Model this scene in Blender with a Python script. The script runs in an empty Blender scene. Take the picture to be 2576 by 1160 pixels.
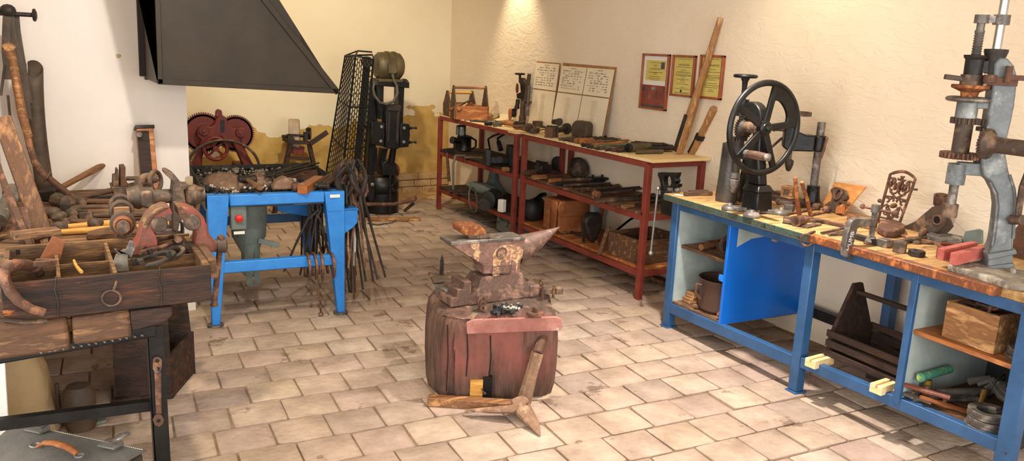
import bpy, math, random
from mathutils import Vector, Matrix, noise as mnoise
V = Vector
R = math.radians
C = bpy.context.scene.collection
rnd = random.Random(7)
# ------------------------------------------------------------------ camera model (2576 x 1160 frame)
FW_, FH_, FOC = 2576, 1160, 2030.0
PITCH, ROLL, YAW, EYE = R(12.8), R(2.5), R(30.5), 1.65
XW, YB, YP, XP = 3.95, 8.2, 5.02, 0.735          # right wall, back wall, pier face, pier edge
BZ, RZ, LZ = 0.83, 0.955, 0.78                   # work-top heights: blue bench, red rack, left bench
def _basis():
    f0 = V((math.sin(YAW), math.cos(YAW), 0)); r0 = V((math.cos(YAW), -math.sin(YAW), 0)); u0 = V((0, 0, 1))
    f = f0*math.cos(PITCH) - u0*math.sin(PITCH); u = u0*math.cos(PITCH) + f0*math.sin(PITCH)
    return r0*math.cos(ROLL) + u*math.sin(ROLL), -r0*math.sin(ROLL) + u*math.cos(ROLL), f
CR, CU, CF = _basis(); EYEP = V((0, 0, EYE))
def ray(u, v): return CR*((u-FW_/2)/FOC) - CU*((v-FH_/2)/FOC) + CF
def atz(u, v, z=0.0): d = ray(u, v); return EYEP + d*((z-EYE)/d.z)
def atx(u, v, x): d = ray(u, v); return EYEP + d*(x/d.x)
def aty(u, v, y): d = ray(u, v); return EYEP + d*(y/d.y)
def on(u, v, p, n):
    "world point seen at a pixel of the photograph on the plane through p with normal n"
    d = ray(u, v); n = V(n); return EYEP + d*((V(p)-EYEP).dot(n)/d.dot(n))
cam = bpy.data.cameras.new('camera'); co = bpy.data.objects.new('camera', cam); C.objects.link(co)
cam.sensor_width = 36.0; cam.lens = FOC/FW_*36.0; cam.clip_start = 0.02
co.matrix_world = Matrix(((CR.x, CU.x, -CF.x, 0), (CR.y, CU.y, -CF.y, 0), (CR.z, CU.z, -CF.z, EYE), (0, 0, 0, 1)))
bpy.context.scene.camera = co
# ------------------------------------------------------------------ materials
def lin(c): return tuple(((x/255)/12.92 if x/255 <= .04045 else ((x/255+.055)/1.055)**2.4) for x in c) + (1.0,)
MATS = {}
def mat(name, c1, c2=None, c3=None, rough=.6, metal=0.0, scale=6.0, bump=.15, bscale=60.0, stretch=(1, 1, 1), spec=.4, lo=.35, hi=.65, coat=0.0, spots=None, dist=.004):
    m = bpy.data.materials.new(name); m.use_nodes = True; nt = m.node_tree; N = nt.nodes; L = nt.links
    b = N['Principled BSDF']; b.inputs['Roughness'].default_value = rough; b.inputs['Metallic'].default_value = metal
    b.inputs['Specular IOR Level'].default_value = spec
    if coat: b.inputs['Coat Weight'].default_value = coat; b.inputs['Coat Roughness'].default_value = .25
    tc = N.new('ShaderNodeTexCoord'); mp = N.new('ShaderNodeMapping'); mp.inputs['Scale'].default_value = stretch
    L.new(tc.outputs['Object'], mp.inputs['Vector'])
    c2 = c2 or c1
    n1 = N.new('ShaderNodeTexNoise'); n1.inputs['Scale'].default_value = scale; n1.inputs['Detail'].default_value = 7; n1.inputs['Roughness'].default_value = .65
    L.new(mp.outputs[0], n1.inputs['Vector'])
    rp = N.new('ShaderNodeValToRGB'); L.new(n1.outputs['Fac'], rp.inputs['Fac'])
    e = rp.color_ramp.elements; e[0].position = lo; e[0].color = lin(c1); e[1].position = hi; e[1].color = lin(c2)
    if c3: x = e.new((lo+hi)/2); x.color = lin(c3)
    col = rp.outputs['Color']
    if spots:                                   # worn flecks: (colour, noise scale, threshold)
        n3 = N.new('ShaderNodeTexNoise'); n3.inputs['Scale'].default_value = spots[1]; n3.inputs['Detail'].default_value = 8; n3.inputs['Roughness'].default_value = .7
        L.new(mp.outputs[0], n3.inputs['Vector'])
        r3 = N.new('ShaderNodeMapRange'); r3.inputs['From Min'].default_value = spots[2]; r3.inputs['From Max'].default_value = spots[2]+.04
        L.new(n3.outputs['Fac'], r3.inputs['Value'])
        mx = N.new('ShaderNodeMix'); mx.data_type = 'RGBA'; L.new(r3.outputs[0], mx.inputs['Factor']); L.new(col, mx.inputs['A']); mx.inputs['B'].default_value = lin(spots[0])
        col = mx.outputs['Result']
    L.new(col, b.inputs['Base Color'])
    if bump:
        n2 = N.new('ShaderNodeTexNoise'); n2.inputs['Scale'].default_value = bscale; n2.inputs['Detail'].default_value = 6
        L.new(mp.outputs[0], n2.inputs['Vector'])
        bp = N.new('ShaderNodeBump'); bp.inputs['Strength'].default_value = bump*3; bp.inputs['Distance'].default_value = dist
        L.new(n2.outputs['Fac'], bp.inputs['Height']); L.new(bp.outputs[0], b.inputs['Normal'])
    MATS[name] = m; return m
# ------------------------------------------------------------------ mesh builder
def basis(axis):
    w = V(axis).normalized(); a = V((0, 0, 1)) if abs(w.z) < .9 else V((1, 0, 0))
    u = a.cross(w).normalized(); return u, w.cross(u), w
class M:
    def __init__(s): s.v = []; s.f = []
    def add(s, vs, fs):
        k = len(s.v); s.v += [V(x) for x in vs]; s.f += [tuple(i+k for i in f) for f in fs]; return s
    def hexa(s, p):                               # 8 corners: bottom ring then top ring
        return s.add(p, [(3, 2, 1, 0), (4, 5, 6, 7), (0, 1, 5, 4), (1, 2, 6, 5), (2, 3, 7, 6), (3, 0, 4, 7)])
    def bx(s, x0, x1, y0, y1, z0, z1):
        return s.hexa([(x0, y0, z0), (x1, y0, z0), (x1, y1, z0), (x0, y1, z0), (x0, y0, z1), (x1, y0, z1), (x1, y1, z1), (x0, y1, z1)])
    def box(s, c, sz, rot=None):
        c = V(c); h = V(sz)*.5; q = [V((x*h.x, y*h.y, z*h.z)) for z in (-1, 1) for x, y in ((-1, -1), (1, -1), (1, 1), (-1, 1))]
        if rot is not None:
            m = rot if isinstance(rot, Matrix) else Matrix.Rotation(rot, 3, 'Z'); q = [m @ x for x in q]
        return s.hexa([c+x for x in q])
    def beam(s, a, b, w, h, up=(0, 0, 1)):       # rectangular bar from a to b, w across, h along up
        a, b = V(a), V(b); d = (b-a).normalized(); sd = d.cross(V(up))
        if sd.length < 1e-4: sd = d.cross(V((0, 1, 0)))
        sd.normalize(); uu = sd.cross(d); x = sd*w/2; y = uu*h/2
        return s.hexa([a-x-y, a+x-y, b+x-y, b-x-y, a-x+y, a+x+y, b+x+y, b-x+y])
    def cyl(s, a, b, r0, r1=None, n=14):
        r1 = r0 if r1 is None else r1; a, b = V(a), V(b); u, v, w = basis(b-a)
        o = [u*math.cos(2*math.pi*i/n)+v*math.sin(2*math.pi*i/n) for i in range(n)]
        return s.add([a+x*r0 for x in o]+[b+x*r1 for x in o], [(i, (i+1) % n, n+(i+1) % n, n+i) for i in range(n)]+[tuple(range(n))[::-1], tuple(range(n, 2*n))])
    def lathe(s, prof, o=(0, 0, 0), axis=(0, 0, 1), n=20, a0=0, a1=2*math.pi):      # prof: (r, h)
        o = V(o); u, v, w = basis(axis); full = abs(a1-a0-2*math.pi) < 1e-6; k = n if full else n+1; vs = []; fs = []
        for r, h in prof:
            for i in range(k):
                t = a0+(a1-a0)*i/n; vs.append(o+w*h+(u*math.cos(t)+v*math.sin(t))*max(r, 1e-5))
        for j in range(len(prof)-1):
            for i in range(n if full else n):
                a, b = j*k+i, j*k+(i+1) % k; fs.append((a, b, b+k, a+k))
        if full:
            if prof[0][0] > 1e-4: fs.append(tuple(range(k))[::-1])
            if prof[-1][0] > 1e-4: fs.append(tuple(range((len(prof)-1)*k, len(prof)*k)))
        return s.add(vs, fs)
    def tube(s, pts, r, n=8, closed=False, flat=1.0, up=(0, 0, 1)):
        P = [V(p) for p in pts]; m = len(P); rr = r if isinstance(r, (list, tuple)) else [r]*m; vs = []; fs = []; pu = None
        for i in range(m):
            a = P[(i-1) % m] if (closed or i > 0) else P[0]; b = P[(i+1) % m] if (closed or i < m-1) else P[-1]
            d = (b-a).normalized()
            if pu is None: pu = V(up)-d*V(up).dot(d); pu = pu if pu.length > 1e-3 else basis(d)[0]
            else: pu = pu-d*pu.dot(d)
            pu.normalize(); q = d.cross(pu)
            for j in range(n):
                t = 2*math.pi*j/n; vs.append(P[i]+(pu*math.cos(t)*flat+q*math.sin(t))*rr[i])
        for i in range(m if closed else m-1):
            for j in range(n):
                a, b = i*n+j, i*n+(j+1) % n; c, e = ((i+1) % m)*n+j, ((i+1) % m)*n+(j+1) % n; fs.append((a, c, e, b))
        if not closed: fs += [tuple(range(n)), tuple(range((m-1)*n, m*n))[::-1]]
        return s.add(vs, fs)
    def torus(s, c, rad, r, axis=(0, 0, 1), n=28, m=8, flat=1.0, a0=0, a1=2*math.pi):
        u, v, w = basis(axis); c = V(c); full = abs(a1-a0-2*math.pi) < 1e-6
        pts = [c+(u*math.cos(t)+v*math.sin(t))*rad for t in [a0+(a1-a0)*i/n for i in range(n if full else n+1)]]
        return s.tube(pts, r, m, full, flat, w)
    def prism(s, poly, o, u, v, d):              # polygon in plane (u, v) at o, extruded by vector d
        o, u, v, d = V(o), V(u), V(v), V(d); n = len(poly); p = [o+u*a+v*b for a, b in poly]
        return s.slab(p, d)
    def slab(s, pts, d):                          # polygon of world points extruded by d
        p = [V(x) for x in pts]; d = V(d); n = len(p)
        return s.add(p+[x+d for x in p], [tuple(range(n)), tuple(range(n, 2*n))[::-1]]+[(i, n+i, n+(i+1) % n, (i+1) % n) for i in range(n)])
    def band(s, outer, inner, d):                 # ring between two outlines with equal counts, extruded by d
        n = len(outer); d = V(d); p = [V(x) for x in outer]+[V(x) for x in inner]; q = [x+d for x in p]; fs = []
        for i in range(n):
            j = (i+1) % n
            fs += [(i, j, n+j, n+i), (2*n+i, 3*n+i, 3*n+j, 2*n+j), (i, 2*n+i, 2*n+j, j), (n+i, n+j, 3*n+j, 3*n+i)]
        return s.add(p+q, fs)
    def ell(s, c, r, n=14, m=8, rot=None):
        c = V(c); r = V(r) if not isinstance(r, (int, float)) else V((r, r, r)); vs = [V((0, 0, -1))]; fs = []
        for j in range(1, m):
            t = -math.pi/2+math.pi*j/m
            for i in range(n): a = 2*math.pi*i/n; vs.append(V((math.cos(a)*math.cos(t), math.sin(a)*math.cos(t), math.sin(t))))
        vs.append(V((0, 0, 1))); e = len(vs)-1
        for i in range(n): fs += [(0, 1+(i+1) % n, 1+i), (e, e-n+i, e-n+(i+1) % n)]
        for j in range(m-2):
            for i in range(n): a = 1+j*n+i; b = 1+j*n+(i+1) % n; fs.append((a, b, b+n, a+n))
        vs = [V((x.x*r.x, x.y*r.y, x.z*r.z)) for x in vs]
        if rot is not None: vs = [rot @ x for x in vs]
        return s.add([c+x for x in vs], fs)
    def gear(s, c, axis, r0, r1, teeth, w, hole=0.0):   # toothed disc centred on c, w thick
        u, v, a = basis(axis); c = V(c); p = []
        for i in range(teeth):
            for k, (f, r) in enumerate(((0, r0), (.28, r0), (.4, r1), (.72, r1), (.86, r0))):
                if k == 0 and i: pass
                t = 2*math.pi*(i+f)/teeth; p.append(c+(u*math.cos(t)+v*math.sin(t))*r-a*w/2)
        return s.slab(p[::-1], a*w) if not hole else s.band(p[::-1], [c+(x-c+a*w/2).normalized()*hole-a*w/2 for x in p[::-1]], a*w)
    def jit(s, amt, sc=5.0, seed=0):
        for i, x in enumerate(s.v): s.v[i] = x+mnoise.noise_vector(x*sc+V((seed*7.1, seed*3.3, 0)))*amt
        return s
    def xf(s, mx):
        s.v = [mx @ x for x in s.v]; return s
    def merge(s, o): return s.add(o.v, o.f)
WORLD = {}
def _mesh(name, m, mt, off, smooth):
    me = bpy.data.meshes.new(name); me.from_pydata([x-off for x in m.v], [], m.f); me.update()
    for t in (mt if isinstance(mt, (list, tuple)) else [mt]): me.materials.append(MATS[t] if isinstance(t, str) else t)
    if smooth: me.shade_smooth(); me.set_sharp_from_angle(angle=R(smooth))
    return me
def fin(o, bev):
    if bev:
        b = o.modifiers.new('bevel', 'BEVEL'); b.width = bev; b.segments = 2; b.limit_method = 'ANGLE'; b.angle_limit = R(35)
    return o
def tag(o, label, cat, group=None):
    o['label'] = label; o['category'] = cat
    if group: o['group'] = group
    return o
def thing(name, label, cat, loc=(0, 0, 0), rot=(0, 0, 0), group=None, world=False):
    o = bpy.data.objects.new(name, None); C.objects.link(o); o.location = loc; o.empty_display_size = .05
    o.rotation_euler = rot if isinstance(rot, (tuple, list)) else (0, 0, rot)
    WORLD[o.name] = V(loc) if world else V((0, 0, 0)); return tag(o, label, cat, group)
def part(name, m, mt, parent, bev=0, smooth=40, label=None):
    "a part in the frame of its thing (world coordinates when the thing was made with world=True)"
    off = WORLD[parent.name]; o = bpy.data.objects.new(name, _mesh(name, m, mt, off, smooth)); C.objects.link(o); o.parent = parent
    WORLD[o.name] = off
    if label: o['label'] = label
    return fin(o, bev)
def one(name, label, cat, m, mt, bev=0, smooth=40, loc=None, rot=(0, 0, 0), group=None):
    "a thing that is one mesh; without loc the mesh is in world coordinates and gets its origin at its base"
    if loc is None:
        n = len(m.v); c = V((sum(x.x for x in m.v)/n, sum(x.y for x in m.v)/n, min(x.z for x in m.v))); off = c
    else: c = V(loc); off = V((0, 0, 0))
    o = bpy.data.objects.new(name, _mesh(name, m, mt, off, smooth)); C.objects.link(o); o.location = c
    o.rotation_euler = rot if isinstance(rot, (tuple, list)) else (0, 0, rot)
    WORLD[o.name] = off
    return tag(fin(o, bev), label, cat, group)
def struct(name, m, mt, bev=0, smooth=30, parent=None):
    o = bpy.data.objects.new(name, _mesh(name, m, mt, V((0, 0, 0)), smooth)); C.objects.link(o)
    if parent: o.parent = parent
    else: o['kind'] = 'structure'
    return fin(o, bev)
def dup(root, loc, rot=(0, 0, 0), label=None, group=None, scale=None):
    r = root.copy(); C.objects.link(r); r.location = loc; r.rotation_euler = rot if isinstance(rot, (tuple, list)) else (0, 0, rot)
    if scale: r.scale = scale if isinstance(scale, tuple) else (scale,)*3
    if label: r['label'] = label
    if group: r['group'] = group
    for ch in list(root.children):
        c = ch.copy(); C.objects.link(c); c.parent = r
        for g in ch.children:
            d = g.copy(); C.objects.link(d); d.parent = c
    return r
def textm(m, s, o, u, v, size, d=.0006, align='CENTER'):
    "flat raised lettering: string s at o, running along u with up v"
    cu = bpy.data.curves.new('lettering', 'FONT'); cu.body = s; cu.size = 1.0; cu.align_x = align; cu.resolution_u = 2
    t = bpy.data.objects.new('lettering', cu); C.objects.link(t); dg = bpy.context.evaluated_depsgraph_get(); dg.update()
    me = bpy.data.meshes.new_from_object(t.evaluated_get(dg)); u, v = V(u).normalized(), V(v).normalized(); w = u.cross(v)
    m.add([V(o)+u*(x.co.x*size)+v*(x.co.y*size)+w*d for x in me.vertices], [tuple(p.vertices) for p in me.polygons])
    bpy.data.objects.remove(t); bpy.data.curves.remove(cu); bpy.data.meshes.remove(me); return m
def arc(c, r, a0, a1, n=10, u=(1, 0, 0), v=(0, 0, 1)):
    c, u, v = V(c), V(u), V(v); return [c+(u*math.cos(R(a0+(a1-a0)*i/n))+v*math.sin(R(a0+(a1-a0)*i/n)))*r for i in range(n+1)]
X, Y, Z = V((1, 0, 0)), V((0, 1, 0)), V((0, 0, 1))
mat('iron_dark', (36, 31, 28), (68, 58, 50), rough=.55, metal=.3, scale=9, bump=.12)
mat('iron_black', (15, 14, 14), (36, 34, 32), rough=.38, metal=.35, scale=7, bump=.08, spec=.5)
mat('iron_rust', (104, 70, 50), (156, 108, 78), (84, 58, 44), rough=.75, metal=.1, scale=14, bump=.2)
mat('iron_brown', (88, 68, 54), (138, 108, 84), (72, 58, 48), rough=.62, metal=.15, scale=12, bump=.15)
mat('iron_grey', (112, 104, 96), (158, 146, 134), (86, 78, 72), rough=.45, metal=.3, scale=10, bump=.1)
mat('rust_orange', (150, 84, 40), (190, 122, 62), (110, 62, 36), rough=.85, scale=18, bump=.35, bscale=90)
mat('steel', (150, 148, 145), (196, 192, 186), rough=.3, metal=.8, scale=8, bump=.05)
mat('wood_dark', (38, 26, 20), (74, 48, 34), (52, 35, 26), rough=.7, scale=5, stretch=(1, 6, 6), bump=.3, bscale=30)
mat('wood_box', (34, 22, 16), (112, 64, 34), (58, 36, 24), rough=.7, scale=5, stretch=(.8, 6, 6), bump=.35, bscale=26, lo=.38, hi=.72, spots=((176, 100, 48), 7, .66))
mat('wood_box_in', (70, 48, 28), (150, 108, 62), (100, 70, 42), rough=.75, scale=6, stretch=(1, 5, 5), bump=.25, bscale=30)
mat('wood_old', (108, 74, 48), (160, 116, 76), (84, 58, 40), rough=.75, scale=5, stretch=(1, 5, 5), bump=.3, bscale=30)
mat('wood_pale', (222, 184, 124), (246, 218, 168), (234, 202, 146), rough=.6, scale=4, stretch=(1, 8, 8), bump=.12, bscale=24)
mat('wood_paley', (222, 184, 124), (246, 218, 168), (234, 202, 146), rough=.6, scale=4, stretch=(8, 1, 8), bump=.12, bscale=24)
mat('wood_handle', (144, 96, 56), (190, 136, 84), (112, 74, 46), rough=.55, scale=5, stretch=(1, 6, 6), bump=.15)
mat('wood_handle_dark', (88, 62, 44), (128, 92, 64), (70, 50, 38), rough=.6, scale=5, stretch=(1, 6, 6), bump=.2)
mat('wood_yellow', (206, 152, 66), (236, 188, 100), (190, 132, 56), rough=.5, scale=4, stretch=(1, 7, 7), bump=.1)
mat('wood_orange', (176, 108, 56), (212, 144, 84), (150, 88, 46), rough=.5, scale=4, stretch=(1, 5, 5), bump=.12)
mat('wood_crate', (160, 112, 66), (210, 160, 106), (130, 88, 54), rough=.8, scale=6, stretch=(1, 5, 5), bump=.3, bscale=40, spots=((84, 58, 40), 9, .62))
mat('bench_top', (140, 104, 62), (200, 160, 106), (172, 134, 84), rough=.5, scale=4, stretch=(6, .8, 6), bump=.15, bscale=26, spots=((92, 68, 44), 5, .6))
mat('bench_edge', (138, 74, 36), (190, 112, 58), (104, 60, 36), rough=.45, scale=5, stretch=(6, .7, 4), bump=.12, spots=((48, 38, 32), 6, .62), coat=.2)
mat('bench_edge_green', (70, 92, 78), (92, 80, 58), (56, 74, 66), rough=.5, scale=5, stretch=(6, .7, 4), bump=.15, spots=((40, 34, 30), 6, .56))
mat('blue_bench', (38, 76, 114), (52, 92, 136), rough=.4, scale=6, bump=.06, spots=((52, 50, 56), 14, .66), spec=.5)
mat('blue_door', (14, 98, 196), (24, 112, 212), rough=.28, scale=2, bump=.03, spots=((150, 180, 205), 26, .73), spec=.5)
mat('blue_forge', (28, 116, 200), (48, 136, 214), rough=.45, scale=7, bump=.08, spots=((120, 118, 108), 9, .63), spec=.5)
mat('forge_pan', (72, 68, 58), (112, 104, 88), (58, 54, 48), rough=.7, metal=.2, scale=8, bump=.15)
mat('grey_green', (92, 102, 96), (122, 128, 118), rough=.55, scale=8, bump=.1, spots=((60, 60, 56), 14, .64))
mat('cab_inside', (150, 162, 158), (180, 188, 180), rough=.6, scale=5, bump=.08, spots=((110, 108, 100), 30, .7))
mat('red_rack', (116, 46, 36), (140, 60, 46), rough=.5, scale=8, bump=.08, spots=((90, 60, 52), 20, .68))
mat('red_shear', (112, 40, 32), (138, 56, 44), (96, 34, 28), rough=.5, scale=6, bump=.1)
mat('red_vice', (136, 56, 44), (176, 72, 56), (112, 66, 50), rough=.5, scale=5, bump=.12, spots=((96, 78, 60), 6, .6))
mat('stump', (92, 60, 50), (142, 96, 84), (112, 68, 58), rough=.85, scale=4, stretch=(5, 5, 1), bump=.7, bscale=22, spots=((164, 84, 74), 4, .6))
mat('stump_top', (96, 74, 58), (146, 116, 92), (70, 54, 44), rough=.9, scale=9, bump=.8, bscale=26)
mat('anvil', (110, 80, 70), (160, 122, 106), (126, 94, 82), rough=.65, metal=.1, scale=24, bump=.3, bscale=80, spots=((222, 184, 126), 6, .585), lo=.3, hi=.7)
mat('anvil_bare', (112, 80, 66), (156, 118, 98), (92, 70, 60), rough=.6, metal=.1, scale=14, bump=.25, bscale=60)
mat('hood', (38, 28, 15), (50, 38, 22), rough=.5, metal=.15, scale=5, bump=.05, spots=((120, 104, 76), 60, .75), spec=.3)
mat('leather_tan', (150, 88, 46), (186, 118, 66), (128, 72, 38), rough=.55, scale=5, bump=.15)
mat('leather_dark', (60, 48, 38), (92, 74, 56), rough=.6, scale=6, bump=.12)
mat('leather_grey', (88, 84, 78), (116, 110, 102), rough=.55, scale=4, bump=.12, spots=((140, 134, 124), 40, .72))
mat('leather_black', (40, 36, 32), (72, 64, 56), rough=.36, scale=5, bump=.08, spec=.55)
mat('paper', (232, 214, 182), (244, 228, 198), rough=.8, scale=2.5, bump=.02)
mat('paper_yellow', (200, 178, 92), (214, 194, 110), rough=.75, scale=2, bump=0)
mat('paper_white', (226, 218, 204), rough=.8, bump=0)
mat('photo_red', (120, 54, 42), (150, 70, 54), rough=.4, scale=12, bump=0)
mat('photo_dark', (62, 58, 60), (84, 78, 76), rough=.4, scale=12, bump=0)
mat('ink', (52, 46, 40), rough=.8, bump=0)
mat('ink_soft', (176, 152, 118), rough=.8, bump=0)
mat('frame_wood', (130, 62, 34), (168, 88, 50), rough=.35, scale=5, stretch=(5, 5, 1), bump=.05, coat=.3)
mat('board_brown', (150, 104, 56), (178, 128, 76), rough=.8, scale=8, bump=.15)
mat('coal', (22, 22, 24), (66, 64, 64), (34, 34, 36), rough=.45, scale=20, bump=.3, spec=.6)
mat('cinder', (170, 158, 140), (212, 202, 184), rough=.8, scale=20, bump=.3)
mat('stone', (150, 118, 92), (188, 154, 124), (128, 96, 74), rough=.85, scale=10, bump=.35)
mat('grindstone', (158, 136, 116), (186, 164, 142), rough=.9, scale=12, bump=.25)
mat('enamel_pot', (62, 44, 36), (84, 60, 48), rough=.45, scale=5, bump=.08, spots=((140, 90, 60), 30, .72))
mat('red_paint', (160, 76, 66), (212, 138, 124), (184, 96, 84), rough=.6, scale=6, bump=.12, spots=((232, 196, 180), 12, .64))
mat('button_red', (206, 38, 28), rough=.3, bump=0)
mat('white_paint', (222, 214, 204), (236, 230, 220), rough=.7, scale=9, bump=.2, spots=((60, 54, 48), 10, .62))
mat('chalk', (236, 226, 226), rough=.9, bump=0)
mat('brass', (150, 116, 56), (184, 150, 84), rough=.4, metal=.7, scale=8, bump=.08)
mat('green_pipe', (96, 140, 70), (166, 190, 90), (60, 130, 120), rough=.5, scale=20, bump=.1)
mat('hose_grey', (70, 66, 58), (96, 90, 78), rough=.6, scale=10, bump=.08)
mat('rubber_and_shade', (24, 23, 22), (40, 38, 36), rough=.6, scale=9, bump=.08)
mat('glass_dusty', (150, 150, 140), rough=.2, bump=0, spec=.6)
mat('press_grey', (120, 122, 122), (156, 156, 152), (96, 98, 98), rough=.5, metal=.15, scale=5, bump=.1, spots=((196, 190, 176), 10, .62))
mat('press_dirty', (150, 138, 120), (196, 184, 164), (110, 98, 84), rough=.85, scale=9, bump=.3)
mat('motor_olive', (70, 60, 40), (104, 90, 62), rough=.5, metal=.2, scale=7, bump=.1)
mat('mesh_black', (14, 13, 12), (28, 26, 24), rough=.5, metal=.4, scale=9, bump=0)
mat('lamp_white', (235, 232, 225), rough=.5, bump=0)
def wallmat(name, base, dark, bump, bsc, peel=None, trowel=False):
    m = mat(name, base, dark, rough=.9, scale=1.3, bump=0, spec=.25, lo=.4, hi=.75); nt = m.node_tree; N = nt.nodes; L = nt.links; b = N['Principled BSDF']
    tc = N.new('ShaderNodeTexCoord'); n = N.new('ShaderNodeTexNoise'); n.inputs['Scale'].default_value = bsc; n.inputs['Detail'].default_value = 8; n.inputs['Roughness'].default_value = .6
    L.new(tc.outputs['Object'], n.inputs['Vector']); h = n.outputs['Fac']
    if trowel:                                    # trowel ridges of the rough plaster
        w = N.new('ShaderNodeTexNoise'); w.inputs['Scale'].default_value = 7; w.inputs['Detail'].default_value = 3; w.inputs['Distortion'].default_value = 1.6
        mp = N.new('ShaderNodeMapping'); mp.inputs['Scale'].default_value = (1, .8, 2.2); mp.inputs['Rotation'].default_value = (.5, 0, 0)
        L.new(tc.outputs['Object'], mp.inputs['Vector']); L.new(mp.outputs[0], w.inputs['Vector'])
        r = N.new('ShaderNodeMapRange'); r.inputs['From Min'].default_value = .47; r.inputs['From Max'].default_value = .53; L.new(w.outputs['Fac'], r.inputs['Value'])
        ma = N.new('ShaderNodeMath'); ma.operation = 'MULTIPLY_ADD'; L.new(r.outputs[0], ma.inputs[0]); ma.inputs[1].default_value = .55; L.new(h, ma.inputs[2]); h = ma.outputs[0]
    if peel:                                      # paint gone below an irregular line
        sp = N.new('ShaderNodeSeparateXYZ'); L.new(tc.outputs['Object'], sp.inputs[0])
        n2 = N.new('ShaderNodeTexNoise'); n2.inputs['Scale'].default_value = 1.9; n2.inputs['Detail'].default_value = 6; n2.inputs['Roughness'].default_value = .55
        mp = N.new('ShaderNodeMapping'); mp.inputs['Scale'].default_value = (1, 1, 2.0); L.new(tc.outputs['Object'], mp.inputs['Vector']); L.new(mp.outputs[0], n2.inputs['Vector'])
        a = N.new('ShaderNodeMath'); a.operation = 'MULTIPLY_ADD'; L.new(n2.outputs['Fac'], a.inputs[0]); a.inputs[1].default_value = 1.5
        s1 = N.new('ShaderNodeMath'); s1.operation = 'SUBTRACT'; s1.inputs[0].default_value = peel[0]; L.new(sp.outputs['Z'], s1.inputs[1]); L.new(s1.outputs[0], a.inputs[2])
        s2 = N.new('ShaderNodeMath'); s2.operation = 'MULTIPLY_ADD'; L.new(sp.outputs['X'], s2.inputs[0]); s2.inputs[1].default_value = peel[1]; L.new(a.outputs[0], s2.inputs[2])
        r = N.new('ShaderNodeMapRange'); r.inputs['From Min'].default_value = .995; r.inputs['From Max'].default_value = 1.005; L.new(s2.outputs[0], r.inputs['Value'])
        old = b.inputs['Base Color'].links[0].from_socket; n3 = N.new('ShaderNodeTexNoise'); n3.inputs['Scale'].default_value = 5; n3.inputs['Detail'].default_value = 8
        L.new(tc.outputs['Object'], n3.inputs['Vector']); rp = N.new('ShaderNodeValToRGB'); L.new(n3.outputs['Fac'], rp.inputs['Fac'])
        e = rp.color_ramp.elements; e[0].position = .35; e[0].color = lin((186, 146, 78)); e[1].position = .7; e[1].color = lin((220, 184, 112))
        mx = N.new('ShaderNodeMix'); mx.data_type = 'RGBA'; L.new(r.outputs[0], mx.inputs['Factor']); L.new(old, mx.inputs['A']); L.new(rp.outputs[0], mx.inputs['B']); L.new(mx.outputs['Result'], b.inputs['Base Color'])
        mb = N.new('ShaderNodeMath'); mb.operation = 'MULTIPLY_ADD'; L.new(r.outputs[0], mb.inputs[0]); mb.inputs[1].default_value = -.5; L.new(h, mb.inputs[2]); h = mb.outputs[0]
    bp = N.new('ShaderNodeBump'); bp.inputs['Strength'].default_value = bump; bp.inputs['Distance'].default_value = .02; L.new(h, bp.inputs['Height']); L.new(bp.outputs[0], b.inputs['Normal'])
wallmat('plaster_right', (238, 220, 194), (232, 210, 182), .2, 11, trowel=True)
wallmat('plaster_back', (238, 224, 194), (234, 216, 182), .15, 9, peel=(.62, .16))
wallmat('plaster_pier', (240, 228, 216), (236, 222, 208), .08, 8)
wallmat('plaster_rough', (206, 182, 142), (170, 140, 100), .8, 12)
mat('plaster_plain', (236, 230, 220), rough=.9, bump=.05)
mat('brick_old', (188, 146, 96), (160, 112, 70), (204, 170, 120), rough=.9, scale=7, bump=.6, bscale=26, dist=.01)
mat('mortar', (150, 124, 98), (120, 96, 76), rough=.95, scale=12, bump=.4, bscale=50)
def tilemat():
    m = mat('tile', (160, 143, 128), (194, 177, 162), (178, 161, 146), rough=.8, scale=5, bump=.35, bscale=34, spec=.3, spots=((136, 116, 100), 3.2, .6), dist=.006); nt = m.node_tree; N = nt.nodes; L = nt.links; b = N['Principled BSDF']
    g = N.new('ShaderNodeNewGeometry'); rp = N.new('ShaderNodeValToRGB'); L.new(g.outputs['Random Per Island'], rp.inputs['Fac']); e = rp.color_ramp.elements
    e[0].color = lin((222, 212, 206)); e[1].color = lin((255, 250, 244)); x = e.new(.3); x.color = lin((244, 232, 220)); x = e.new(.6); x.color = lin((236, 222, 218)); x = e.new(.85); x.color = lin((248, 238, 222))
    old = b.inputs['Base Color'].links[0].from_socket; mx = N.new('ShaderNodeMix'); mx.data_type = 'RGBA'; mx.blend_type = 'MULTIPLY'; mx.inputs['Factor'].default_value = 1
    L.new(old, mx.inputs['A']); L.new(rp.outputs[0], mx.inputs['B']); L.new(mx.outputs['Result'], b.inputs['Base Color'])
tilemat()
mat('splash', (136, 100, 82), (206, 166, 120), (164, 122, 94), rough=.8, scale=70, bump=.2, lo=.4, hi=.56)
mat('band_paint', (140, 86, 76), (190, 136, 122), (160, 104, 92), rough=.7, scale=6, bump=.15, spots=((206, 186, 184), 9, .62))
mat('wood_plank', (110, 76, 50), (156, 112, 74), (92, 62, 42), rough=.65, scale=5, stretch=(6, 6, 1), bump=.2, spots=((70, 46, 32), 7, .66))
mat('wood_pole', (178, 128, 78), (222, 174, 116), (150, 104, 62), rough=.55, scale=5, stretch=(6, 6, 1), bump=.15)
mat('plywood', (206, 140, 78), (228, 166, 102), (190, 124, 66), rough=.6, scale=5, stretch=(1, 1, 5), bump=.08)
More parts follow.
